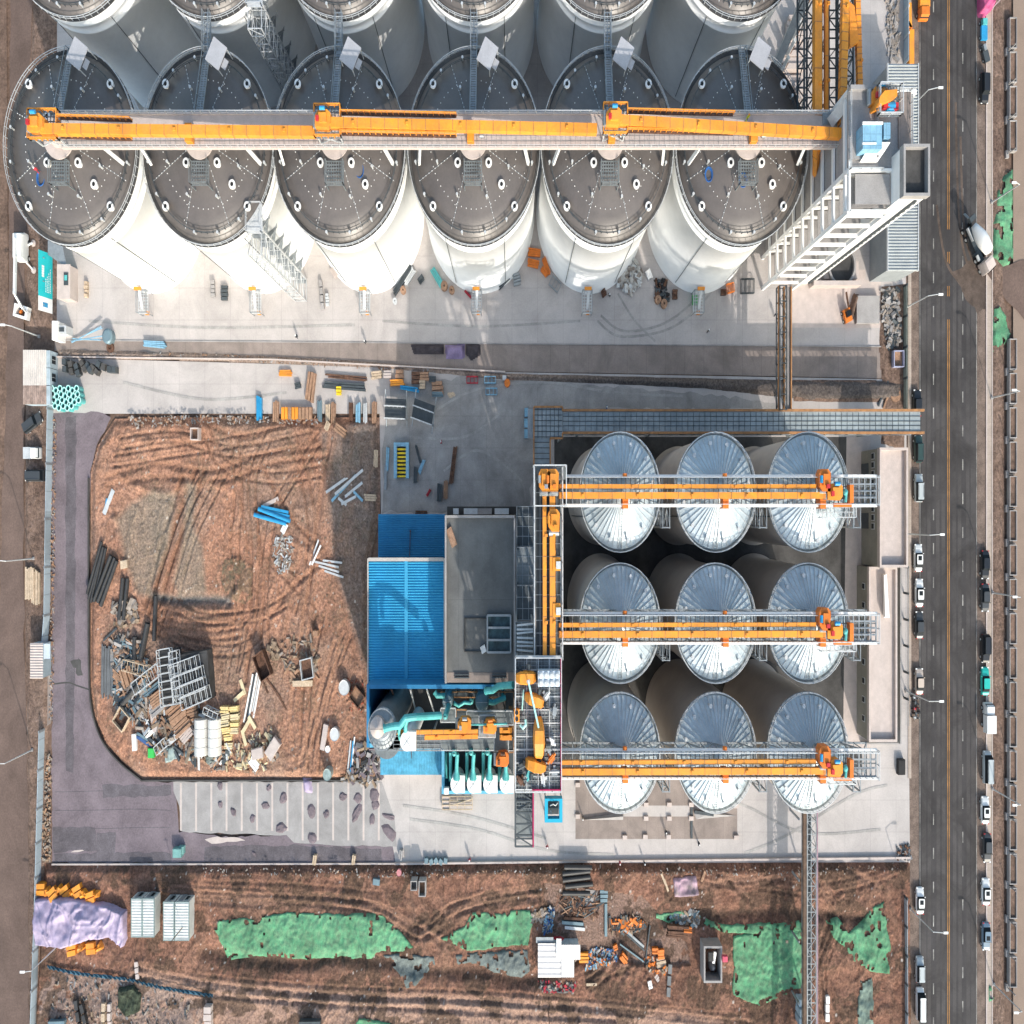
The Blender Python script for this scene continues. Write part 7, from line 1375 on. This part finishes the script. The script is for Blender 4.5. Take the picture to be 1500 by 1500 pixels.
# steel staircases waiting in the yard
for (u,v,l,a,lb) in ((582,602,4.9,-2,'dark stair frame in the sunlit yard, western of two'),(622,606,4.9,-14,'dark stair frame in the yard, eastern of two')):
    b_=P(u,v,0); t=T('yard_staircase',lb,'stair frame',b_,'stair frames on the yard'); xf=L(b_,R(a)); q=MB(xf); q.bx(-2.4,2.4,-1.4,1.6,2.6,2.7); q.build('tread_deck',steel_d,t)
    q=MB(xf); q.rail([(-2.4,-1.5,2.7),(2.4,-1.5,2.7)],r=.09,h=.9,post=.9); q.rail([(-2.4,.4,2.7),(2.4,.4,2.7)],r=.09,h=.9,post=.9); q.build('handrail',steel_l,t)
    for x in (-2.4,2.4): q=MB(xf); q.beam((x,-2.6,0),(x,3.0,2.6),.2); q.beam((x,-1.4,0),(x,-1.4,2.6),.15); q.build('side_frame',steel,t)
b_=P(589,675,0); t=T('blue_stair_rack','blue steel rack with yellow cross bars on the yard','rack',b_); q=MB(L(b_)); 
for x in (-1.4,1.4): q.bx(x-.35,x+.35,-2.8,2.8,.1,1.2)
q.bx(-1.05,1.05,2.2,2.8,.1,1.0); q.build('side_beam',M('pale_blue_steel',(0,0,0)),t); q=MB(L(b_))
for k in range(8): q.bx(-1.0,1.0,-2.6+k*.6,-2.3+k*.6,.5,.8)
q.build('cross_bar',M('bright_yellow',(0,0,0)),t); q=MB(L(b_)); q.bx(-1.0,1.0,-2.7,2.1,.05,.3); q.build('tray',steel_d,t)
for k,(u,v,l,w_,a,mt,lb) in enumerate([(568,672,4.2,.7,86,M('pale_blue_steel',(0,0,0)),'pale blue beam left of the blue rack'),(565,700,4.0,.6,88,steel,'grey beam southwest of the blue rack'),(552,672,3.0,1.0,88,wood_l,'long pale timber box west of the blue rack'),(613,666,3.2,.5,-68,steel_d,'dark beam leaning right of the blue rack'),(609,695,2.7,.9,88,steel_d,'dark grated tray right of the blue rack'),(618,683,2.6,.7,60,M('pale_blue_steel',(0,0,0)),'pale blue plank beside the dark tray'),(644,722,2.8,1.2,88,steel_d,'dark slatted pallet north of the grey building'),(653,718,3.0,1.0,88,wood,'brown slatted pallet north of the grey building'),(664,682,6.0,1.0,80,rust,'long brown strip of boards in the shade'),(544,729,2.9,1.1,-2,wood_l,'white and tan crates on the shaded earth'),(500,631,3.0,1.4,-28,wood,'tan board stack north of the crossed steel'),(481,625,1.6,1.0,60,wood_l,'small tan crate beside the tan board stack'),(617,752,3.0,.9,0,rust,'brown pallet touching the blue annex'),(628,722,1.4,.5,50,cl_r,'small red bar north of the blue annex'),(771,620,1.0,5.0,0,M('pale_blue_steel',(0,0,0)),'narrow blue and yellow steel column beside the junction platform')]): I('planks',u,v,l,w_,.6,a,mt,lb,'yard_item','material',n=3)
tarp('pair of pinkish sheets on the ground left of the silos row yard',[(655,576),(664,574),(668,580),(658,583)],wood_l,.05,.1,'board_sheet','sheet',431)
tarp('crumpled lilac tarpaulin between dark bundles on the drain strip',[(652,507),(680,504),(680,524),(654,526)],M('violet_tarp',(.26,.20,.34),.7,var=.3),.3,.8,'tarpaulin','tarpaulin',441)
tarp('heap of dark netting west of the lilac tarpaulin on the drain strip',[(602,505),(650,506),(650,519),(606,518)],M('dark_net',(.07,.06,.07),.95,var=.3,bump=.05),.3,.9,'net_heap','net',443)
tarp('heap of mottled dark rags east of the lilac tarpaulin on the drain strip',[(682,504),(703,505),(703,520),(690,528),(682,518)],M('dark_net',(0,0,0)),.3,.9,'rag_heap','rags',445)
# goods at the silo feet
for k,(u,v,l,w_,a,mt,lb) in enumerate([(590,412,6,1.0,47,steel_d,'dark beam bundle leaning right of the third silo'),(600,406,3.2,1.3,47,steel_l,'pale slatted bundle beside the dark beams'),(617,410,1.4,1.0,40,steel_d,'dark box between third and fourth silos'),(641,408,4.0,1.2,-50,teal,'teal bundle left of the fourth silo foot'),(686,432,2.2,.4,-35,cl_r,'red bar left of the fourth silo stair'),(757,410,1.8,2.0,12,steel,'grey slatted pallet right of the fourth silo'),(738,415,3.0,.8,35,steel_d,'dark girder at the fourth silo foot'),(783,371,3.0,1.3,-4,ora,'upper orange slatted pallet'),(781,387,2.8,1.3,-10,ora,'lower orange slatted pallet'),(800,391,3.0,1.0,-62,ora,'upright orange slatted pallet'),(797,399,1.8,.9,-40,ora,'small orange pallet by the upright one'),(813,417,2.4,1.6,-35,steel,'grey folded frame left of the fifth silo'),(950,403,1.6,1.2,-60,white,'white square board between the fifth and sixth silos'),(1017,440,1.2,1.6,0,M('bright_green',(0,0,0)),'green mat by the sixth silo stair'),(1069,423,1.6,1.4,10,ora,'orange frame box right of the sixth silo'),(1059,429,1.2,1.0,0,rust,'brown box by the orange frame'),(1094,420,3.0,2.2,0,steel_d,'dark square grate east of the sixth silo'),(988,432,1.2,1.6,0,rust,'brown upright board near the cable reels'),(884,430,1.2,1.2,30,rust,'brown block right of the fifth silo stair'),(472,433,.7,4.8,8,conc_grey,'thin grey leaning post east of the stair tower'),(480,440,.8,2.0,6,steel_l,'pale tripod post on the sunlit yard'),(330,430,1.6,2.4,0,steel_d,'dark twin posts in the sunlit yard'),(313,424,1.0,2.6,0,conc_grey,'grey pointed stake left of the dark twin posts'),(490,400,2.0,1.0,-45,conc_pale,'pale board left of the third silo foot'),(128,425,.8,2.6,0,wood_l,'timber post on the west yard'),(228,505,5.2,1.0,-3,M('pale_blue_steel',(0,0,0)),'pale blue roofing bundle lying on the drain strip')]): I('planks' if k not in (11,14,16) else 'frame',u,v,l,w_,.8,a,mt,lb,'yard_item','material',n=4)
for k,(u,v,h,lb) in enumerate([(591,426,.65,'brown cable reel right of the third silo'),(651,420,.8,'larger brown cable reel left of the fourth silo'),(662,426,.65,'smaller brown cable reel left of the fourth silo'),(963,440,.7,'cable reel right of the tyre heap'),(972,446,.75,'cable reel below the tyre heap'),(579,442,.5,'small grey drum by the third silo')]): I('reel',u,v,1.0,.8,h,0,wood if k<5 else steel_l,lb,'cable_reel','cable reel','cable reels')
pile('slope of white bags and scraps between the fifth and sixth silos',[(906,410),(930,382),(938,400),(936,420),(925,430),(905,418)],190,[white,steel_l,conc_pale],.4,1.2,sd=21,cat='bags',name='bag_heap',hh=.8)
pile('heap of dark hose and tyres right of the fifth silo',[(958,412),(975,412),(980,440),(962,445)],80,[black,steel_d,rust],.3,.9,sd=22,name='hose_heap',hh=.6)
for k in range(26):
    r_=k%7; c_=k//7; u=84+r_*6.0+c_*1.5; v=571+c_*8.5+ (r_%2)*3; b_=P(u,v); t=T('teal_pipe_section','upright teal pipe section in the cluster at the gate corner','pipe section',b_,'upright teal pipes by the hoarding'); q=MB(L(b_)); q.lathe((0,0,0),[(.46,0),(.46,2.0),(.36,2.0),(.36,.05)],18,cap=False); q.build('pipe',teal,t); q=MB(L(b_)); q.lathe((0,0,2.0),[(.52,-.1),(.52,.03),(.36,.03)],18,cap=False); q.build('collar',M('mint',(0,0,0)),t)
for k in range(9): I('planks',100+k*8.5,537+(k%3)*3,1.0,2.2,1.6,k*11,conc_dark if k%2 else steel_d,'dark bundle of fittings standing by the drain curb near the gate','fitting_bundle','fittings','dark fitting bundles',n=2)
pile('rubble spread along the drain bank',[(90,515),(300,519),(500,530),(640,540),(640,546),(500,538),(300,526),(90,521)],300,[conc_pale,wood,conc_grey],.12,.4,sd=23)
pile('rubble heap at the east end by the roadside',[(1292,425),(1315,424),(1318,500),(1300,512),(1292,470)],300,[conc_grey,conc_pale,steel_d],.3,.9,sd=24,hh=.8)
pile('stones between silos yard and lattice galleries',[(1299,0),(1315,0),(1315,88),(1299,88)],120,[conc_grey,conc_pale],.3,1.0,sd=25)
pile('debris strip inside the west hoarding',[(76,610),(83,610),(80,900),(78,1060),(72,1060),(74,900)],360,[conc_grey,wood,wood],.1,.34,sd=26)
pile('debris strip inside the southwest hoarding',[(68,1100),(76,1100),(74,1260),(62,1262)],180,[conc_pale,wood_l,wood],.15,.55,sd=27)
b_=P(1238,463); t=T('small_digger','small orange and dark loader digging at the pale slab by the tower','loader',b_); xf=L(b_,R(20)); q=MB(xf); q.bx(-.8,.8,-1.2,1.0,.5,1.3); q.build('body',ora,t); q=MB(xf); q.bx(-.5,.5,-.4,.6,1.3,2.1); q.build('cab',glass,t); q=MB(xf); q.beam((.6,.9,1.2),(1.2,3.4,.6),.3); q.build('arm',rust,t); wheels(xf,t,(-.7,.6),.85,.38)
tarp('dug earth strip beside the small loader',[(1240,470),(1250,468),(1258,432),(1250,430),(1244,450)],base,.1,.9,'earth_heap','earth',451)
I('crate',1313,527,2.4,2.6,1.1,0,M('lilac_box',(.38,.40,.55),.6),'lilac lined open container by the roadside fence','open_container','container',z=.1)
for k,(u,v,l,w_,a,mt,lb) in enumerate([(1293,577,5,.4,60,steel_d,'dark pipe slanting near the east end of the gallery'),(1300,580,4.6,.5,62,wood,'tan pipe slanting near the east end of the gallery'),(1272,575,6,.25,18,steel_l,'thin pale pole on the shaded slab'),(1232,574,3,.25,20,steel_l,'thin pole left of the shaded slab')]): I('planks',u,v,l,w_,.3,a,mt,lb,'pole','pole',n=1)
I('reel',1311,578,.9,.4,1.2,0,wood,'flat tan ring by the roadside near the long gallery','ring','ring'); I('box',1318,1122,1.6,2.4,.9,0,black,'rounded black bin on the corner south of the low building','black_bin','bin')
pile('dark litter at the southeast corner of the yard',[(1312,1240),(1332,1238),(1332,1258),(1312,1258)],70,[steel_d,rust,conc_grey],.2,.7,sd=28)
for k,(u,v,l,w_,mt,lb) in enumerate([(46,855,2.1,5.4,wood_l,'western pale timber board stack by the west road'),(55,860,2.0,5.6,wood_l,'eastern pale timber board stack by the west road')]): I('planks',u,v,w_,l,.9,90,mt,lb,'timber_stack','timber stack','timber stacks',n=5,z=0)
t=T('pale_shed','small shed with pale ribbed roof inside the west hoarding','shed',P(55,967)); a=P(44,994,3);b=P(63,942,3); q=MB(); q.bx(a[0]+.1,b[0]-.1,a[1]+.1,b[1]-.1,0,2.8); q.build('wall',M('cabin_wall',(0,0,0)),t); q=MB(); corr(q,a[0],b[0],a[1],b[1],3,13,.04); q.build('roof',conc_pale,t); q=MB(); a=P(63,965,2.6);b=P(73,943,2.6); q.bx(a[0],b[0],a[1],b[1],2.4,2.6); q.build('side_canopy',M('pale_box',(0,0,0)),t)
# ---------------------------------------------------------------- southern field
def net(lab,px,mat,sd,nm='green_net'):
    f=lambda x,y:fieldH(x,y)+.02+.24*fbm(x*.5,y*.5,sd,3)+.13*churn(x,y,sd+7,.35)+.07*churn(x,y,sd+17,.9)
    return field(nm,G2(px),f,lambda x,y:None,mat,res=.22,z=0,edge=.3,kind=None,label=lab,cat='dust net',holes=sd)
def G2(px):
    rr=random.Random(len(px)); out=[]
    for i in range(len(px)):
        a=px[i];b=px[(i+1)%len(px)]; n_=max(1,int(math.hypot(a[0]-b[0],a[1]-b[1])/9))
        for j in range(n_): out.append((a[0]+(b[0]-a[0])*j/n_+rr.uniform(-1.6,1.6),a[1]+(b[1]-a[1])*j/n_+rr.uniform(-1.8,1.8)))
    return out
net('largest green dust net, stretching across the left of the southern field',[(312,1352),(325,1342),(380,1338),(425,1330),(460,1332),(500,1334),(560,1332),(580,1350),(612,1382),(590,1390),(560,1392),(545,1404),(500,1402),(450,1405),(405,1402),(370,1400),(335,1408),(328,1385)],green_n,501)
net('green dust net in the middle, right of the wheel track bend',[(640,1372),(680,1350),(690,1330),(735,1332),(785,1326),(782,1350),(775,1382),(740,1386),(690,1392),(665,1382)],green_n,505)
net('squarish green dust net left of the south gallery',[(1072,1368),(1130,1352),(1176,1345),(1176,1400),(1172,1445),(1110,1472),(1070,1455)],green_n,509)
net('green dust net strip along the top right of the scrap yard',[(1010,1335),(1060,1350),(1176,1345),(1176,1362),(1120,1366),(1060,1366),(1025,1350)],green_n,513)
net('ragged green dust net near the roadside at lower right',[(1206,1342),(1215,1370),(1235,1385),(1242,1402),(1270,1420),(1302,1426),(1296,1400),(1303,1385),(1296,1345),(1294,1315),(1270,1328),(1262,1345),(1240,1360),(1225,1340)],green_n,517)
net('small green dust net cut by the lower edge',[(516,1498),(530,1482),(560,1488),(590,1500),(590,1520),(516,1520)],green_n,521)
net('faded grey green net strip near the lower right edge',[(1254,1430),(1277,1425),(1278,1500),(1276,1540),(1252,1540),(1252,1480)],M('faded_net',(.20,.27,.23),.9,var=.4),523)
net('grey net trailing below the largest green net',[(560,1392),(600,1390),(640,1395),(640,1410),(612,1440),(596,1446),(590,1430),(575,1415)],grey_n,525,'grey_net')
net('grey net below the middle green net',[(665,1392),(700,1390),(775,1385),(778,1420),(765,1432),(740,1430),(690,1408),(668,1412)],grey_n,529,'grey_net')
net('narrow green net scrap above the central rubbish',[(945,1335),(1000,1330),(1005,1345),(980,1352),(955,1346)],green_n,531)
tarp('pink and black plastic sheet in the middle of the southern field',[(982,1280),(1020,1276),(1025,1310),(985,1314)],pinkt,.1,.5,'plastic_sheet','plastic sheet',533,base_=fieldH)
# lilac tarpaulin with yellow machine parts under it
tarp('large creased lilac tarpaulin over machine parts by the southwest hoarding',[(58,1308),(110,1306),(140,1312),(165,1318),(190,1328),(191,1372),(185,1386),(165,1370),(140,1372),(100,1384),(58,1380),(56,1340)],lilac,1.6,2.8,'lilac_tarpaulin','tarpaulin',541)
for k in range(14):
    u=66+k*9 if k<10 else 112+(k-10)*13; v=1298+(k%3)*3+max(0,k-5)*1.8 if k<10 else 1384-(k%2)*2
    I('lump' if k%2 else 'planks',u,v,2.2,2.0,1.8,k*17%40,yel,'yellow machine part showing at the edge of the lilac tarpaulin','machine_part','machine part','machine parts under the lilac tarpaulin',z=.2,n=2)
I('pipes',845,1283,6.4,5.0,.8,2,pipe_b,'stack of long black pipes at the north of the scrap yard','black_pipe','pipes','black pipes',n=5)
for k,(u,v,w_,l) in enumerate([(609,1287,1.5,1.5),(621,1291,1.6,2.4)]): I('crate',u,v,w_,l,2.0,0,conc_grey,['smaller square','larger oblong'][k]+' concrete shaft above the bend of the wheel track','manhole','manhole','concrete shafts')
I('box',553,1287,1.6,1.0,.6,-6,M('blue_grey_steel',(0,0,0)),'small blue pump on the south field','pump','pump'); I('barrel',586,1274,1.1,1.1,.6,0,M('pink_plastic',(.6,.25,.27),.6),'pink tub beside the south kerb','tub','tub')
a=P(1031,1440,4);b=P(1058,1386,4); t=T('open_concrete_box','deep open grey concrete box holding a pale cone in the scrap yard','concrete pit',((a[0]+b[0])/2,(a[1]+b[1])/2,0)); q=MB()
for e in ((a[0],a[0]+.35,a[1],b[1]),(b[0]-.35,b[0],a[1],b[1]),(a[0]+.35,b[0]-.35,a[1],a[1]+.35),(a[0]+.35,b[0]-.35,b[1]-.35,b[1])): q.bx(*e,0,4)
q.build('wall',conc_grey,t); q=MB(); q.bx(a[0]+.35,b[0]-.35,a[1]+.35,b[1]-.35,.3,.5); q.build('floor',conc_dark,t); c_=P(1044,1416,2); t=T('pale_cone','pale machine cone standing in the open concrete box','machine',(c_[0],c_[1],.5)); q=MB(); q.lathe((c_[0],c_[1],.5),[(.9,0),(.8,1.2),(.3,2.2),(.1,2.3)],18); q.build('cone',conc_grey,t); q=MB(); q.beam((c_[0],c_[1]+.8,2.5),(c_[0]+.2,c_[1]+2.8,3.2),.6,.3); q.build('arm',white,t)
I('planks',1034,1384,1.2,1.6,.6,0,conc_dark,'dark block at the head of the open concrete box','block','block',n=1,z=4.0); I('box',1053,1386,1.2,.9,.7,0,M('pink_paint',(.6,.08,.14),.5),'red cabinet at the head of the open concrete box','cabinet','cabinet',z=4.02)
t=T('workshop_shack','white sheet roofed shack with stepped plan in the scrap yard','shack',P(820,1402)); q=MB(); a=P(788,1432,3);b=P(822,1382,3); corr(q,a[0],b[0],a[1],b[1],3.0,6,.04); a2=P(822,1432,3.2);b2=P(850,1384,3.2); corr(q,a2[0],b2[0],P(0,1406,3.2)[1],b2[1],3.2,8,.03,'x'); corr(q,a2[0],P(841,0,3.2)[0],a2[1],P(0,1406,3.2)[1],3.15,6,.03,'x'); q.build('roof',M('roof_white_sheet',(.70,.67,.65),.5,var=.08),t); q=MB(); q.bx(a[0]+.2,b[0],a[1]+.2,b[1]-.2,0,2.9); q.bx(b[0]+.01,b2[0]-.3,P(0,1406,3)[1]+.1,b2[1]-.2,0,3.0); q.build('wall',M('cabin_wall',(0,0,0)),t); q=MB(); c_=P(819,1381,3.4); q.bx(c_[0]-.6,c_[0]+.5,c_[1]-2.4,c_[1]+.6,3.25,3.4); q.build('ridge_sheet',white,t); q=MB(); c_=P(798,1377,3); q.bx(c_[0]-2,c_[0]+2,c_[1]-.6,c_[1]+.3,2.6,2.7); q.build('awning',steel,t)
tarp('red cloth heap on the north edge of the white shack',[(806,1370),(820,1368),(830,1374),(828,1382),(808,1378)],M('cloth_red',(0,0,0)),.8,1.6,'cloth_heap','cloth',551,base_=fieldH)
for k,(u,v,l,w_,h,a,mt,lb) in enumerate([(855,1399,2.2,1.5,1.2,0,yel,'yellow crate just right of the white shack'),(901,1385,1.0,.9,.8,20,ora,'small orange box above the litter'),(913,1400,1.8,1.4,1.0,-40,ora,'orange and white box right of the litter'),(967,1394,1.6,1.6,1.0,5,ora,'orange lined crate with pale lid'),(958,1389,1.4,1.0,.9,0,ora,'orange crate left of the pale lidded one'),(967,1406,2.2,1.6,.8,10,wood_l,'tan carton stack below the orange crates'),(992,1356,5.6,1.2,.9,-3,rust,'upper rusty girder stack in the scrap yard'),(990,1364,5.0,.9,.8,-3,rust,'lower rusty girder stack in the scrap yard'),(1005,1356,2.0,.8,1.1,-3,ora,'orange end piece on the upper girder stack'),(838,1349,5.0,.6,.7,-3,M('blue_grey_steel',(0,0,0)),'blue grey profile stack right of the litter strip'),(840,1343,5.4,.5,.6,-2,rust,'rusty profile above the blue grey stack'),(842,1357,5.2,.6,.6,-4,steel_l,'silver profile below the blue grey stack'),(887,1345,.7,6.2,.5,0,M('blue_grey_steel',(0,0,0)),'upright blue grey beam in the scrap yard centre'),(884,1310,1.8,1.9,.6,0,M('blue_grey_steel',(0,0,0)),'small ribbed sheet above the upright beam'),(865,1315,2.8,3.0,.2,-5,conc_grey,'flat grey plate in the scrap yard'),(928,1372,6.2,.5,.4,-30,steel,'long slanting pale girder'),(930,1378,5.6,.3,.4,-31,steel_d,'dark slanting rod below the pale girder'),(926,1394,6.6,.3,.4,-25,M('blue_grey_steel',(0,0,0)),'lowest slanting blue grey rod'),(948,1382,7,.3,.3,78,steel_d,'dark rod leaning near the orange crates'),(979,1432,.9,5.4,.5,-5,M('slate_sheet',(0,0,0)),'narrow slate coloured sheet at the south of the yard'),(951,1438,1.0,1.3,.3,15,white,'white board south of the litter'),(962,1430,.9,1.3,.3,40,conc_pale,'pale leaning board right of the white one'),(866,1438,2.6,.5,.3,0,wood_l,'tan plank below the white shack'),(970,1283,2.0,.5,.2,-60,wood_l,'upper pale plank left of the pink sheet'),(974,1292,2.2,.5,.2,-62,wood_l,'lower pale plank left of the pink sheet'),(1028,1280,1.9,.6,.2,60,wood,'reddish plank right of the pink sheet'),(1167,1470,1.5,4.2,2.6,0,M('cabin_wall',(0,0,0)),'white and blue cabin beside the south gallery'),(1208,1471,.9,4.2,.8,0,white,'white block right of the south gallery'),(1150,1375,.6,.5,.3,0,wood_l,'lone stone on the square net'),(310,1480,1.8,3.6,1.4,0,conc_pale,'pale cart with torn cover near the lower edge'),(205,1416,.9,2.8,.5,8,conc_pale,'pale notched timber in the southwest'),(158,1482,.9,4.6,.9,0,wood_l,'tan timber pile near the lower left'),(166,1482,.8,4.2,.9,2,conc_pale,'pale timber pile near the lower left'),(90,1496,4.2,2,1.2,0,M('blue_grey_steel',(0,0,0)),'blue grey box at the lower left edge'),(458,1493,5.4,1.6,1.8,0,steel_d,'dark tank top at the lower edge below the largest net'),(120,1482,.8,5.4,1.0,12,pipe_b,'black pipe leaning in the lower left corner'),(130,1485,.8,5.0,1.0,22,pipe_b,'second black pipe right of the leaning one')]): I('planks',u,v,l,w_,h,a,mt,lb,'scrap_item','scrap',n=1 if min(l,w_)<.8 else 3)
pile('colourful litter strip above the white shack',[(804,1325),(812,1330),(808,1365),(795,1362),(798,1340)],240,[white,M('pale_blue_steel',(0,0,0)),conc_pale,cl_b],.15,.55,sd=31,name='litter',cat='litter',hh=.7)
pile('cartons and scraps at the west of the scrap yard',[(780,1332),(800,1328),(798,1345),(778,1348)],70,[wood_l,conc_pale],.3,.8,sd=32,name='litter',cat='litter')
pile('colourful litter right of the white shack',[(855,1400),(870,1385),(900,1390),(905,1405),(880,1412),(856,1418)],380,[white,M('pale_blue_steel',(0,0,0)),wood_l,cl_b,ora],.12,.5,sd=33,name='litter',cat='litter')
pile('orange and dark scrap parts in the middle of the yard',[(890,1345),(935,1340),(945,1355),(930,1366),(895,1360)],200,[ora,wood_l,steel_d,rust],.2,.8,sd=34,name='scrap_heap',cat='scrap',long=2)
pile('cartons heaped at the northeast of the scrap yard',[(980,1340),(1000,1330),(1022,1332),(1024,1350),(1000,1356)],130,[wood_l,white,conc_pale,M('blue_grey_steel',(0,0,0))],.3,.9,sd=35,name='carton_heap',cat='cartons')
pile('rusty bars and angles in the northwest of the scrap yard',[(826,1308),(880,1308),(875,1338),(828,1340)],170,[rust,steel_d,wood],.15,.5,sd=36,name='scrap_bars',cat='scrap',long=9,hh=.3)
pile('dark litter below the white shack',[(788,1434),(845,1434),(840,1450),(795,1448)],150,[conc_pale,steel_d,M('cloth_red',(0,0,0))],.15,.6,sd=37,name='litter',cat='litter')
pile('litter around the orange crates and rods',[(950,1398),(975,1410),(975,1420),(952,1420),(940,1405)],90,[wood_l,white,ora],.15,.6,sd=38,name='litter',cat='litter')
pile('stones and litter along the south kerb',[(300,1268),(600,1270),(900,1268),(1320,1264),(1320,1275),(900,1280),(600,1282),(300,1280)],420,[conc_grey,wood,conc_pale],.1,.32,sd=39)
pile('broken paving in the southwest corner',[(90,1425),(230,1432),(280,1460),(280,1500),(70,1500)],230,[conc_pale,wood_l,conc_grey,steel_d],.12,.5,sd=40,long=1.5)
tarp('dark thorny brushwood with green scraps in the southwest corner',[(176,1440),(200,1436),(212,1450),(210,1478),(190,1486),(176,1470)],M('brush',(.07,.09,.06),.95,var=.5,scale=1.5,bump=.1),.3,1.1,'brushwood','brushwood',561,base_=fieldH)
t=T('blue_net_fence','collapsed blue safety net running across the southwest field','net fence',P(180,1430)); q=MB(); pts=smoothline([(70,1416),(110,1425),(150,1430),(190,1435),(230,1445),(270,1452),(312,1458)],6)
for (a,b) in zip(pts[:-1],pts[1:]):
    p1=P(*a,gz(*a)+.4);p2=P(*b,gz(*b)+.4); q.beam(p1,p2,.35+random.uniform(-.2,.25),.1); q.beam(p1+Vector((0,.2,0)),p2+Vector((0,-.2,.2)),.1,.3)
q.build('net',M('net_blue',(.06,.16,.23),.8,var=.4),t)
for u,v,h_,lab in [(278,1345,9,'slim leaning pole by the last container'),(552,1455,9,'slim pole at the foot of the long shadow across the net'),(803,1478,7,'thin pole south of the white shack')]:
    b_=P(u,v); t=T('utility_pole',lab,'pole',b_,'utility poles'); q=MB(); q.tube(b_,b_+Vector((0,0,h_)),.1,.07,n=7); q.build('pole',rust,t); q=MB(); q.beam(b_+Vector((-.5,0,h_-.3)),b_+Vector((.5,0,h_-.3)),.1); q.build('crossarm',rust,t)

def vnet(lab,px,sd): return field('green_net',G2(px),lambda x,y:.15+.5*fbm(x*.4,y*.4,sd,4)+.15*churn(x,y,sd+3,.6),lambda x,y:None,green_n,res=.25,z=.0,edge=.4,kind=None,label=lab,cat='dust net',holes=sd)
vnet('green dust net on the east verge beside the mixer truck',[(1457,300),(1466,262),(1482,250),(1483,385),(1470,392),(1454,378)],601)
vnet('teardrop green dust net on the east verge south of the side road',[(1454,450),(1462,442),(1474,462),(1479,490),(1464,517),(1453,514)],605)
vnet('faded green net scrap on the verge near the lower right corner',[(1448,1445),(1454,1440),(1455,1462),(1447,1470)],609)
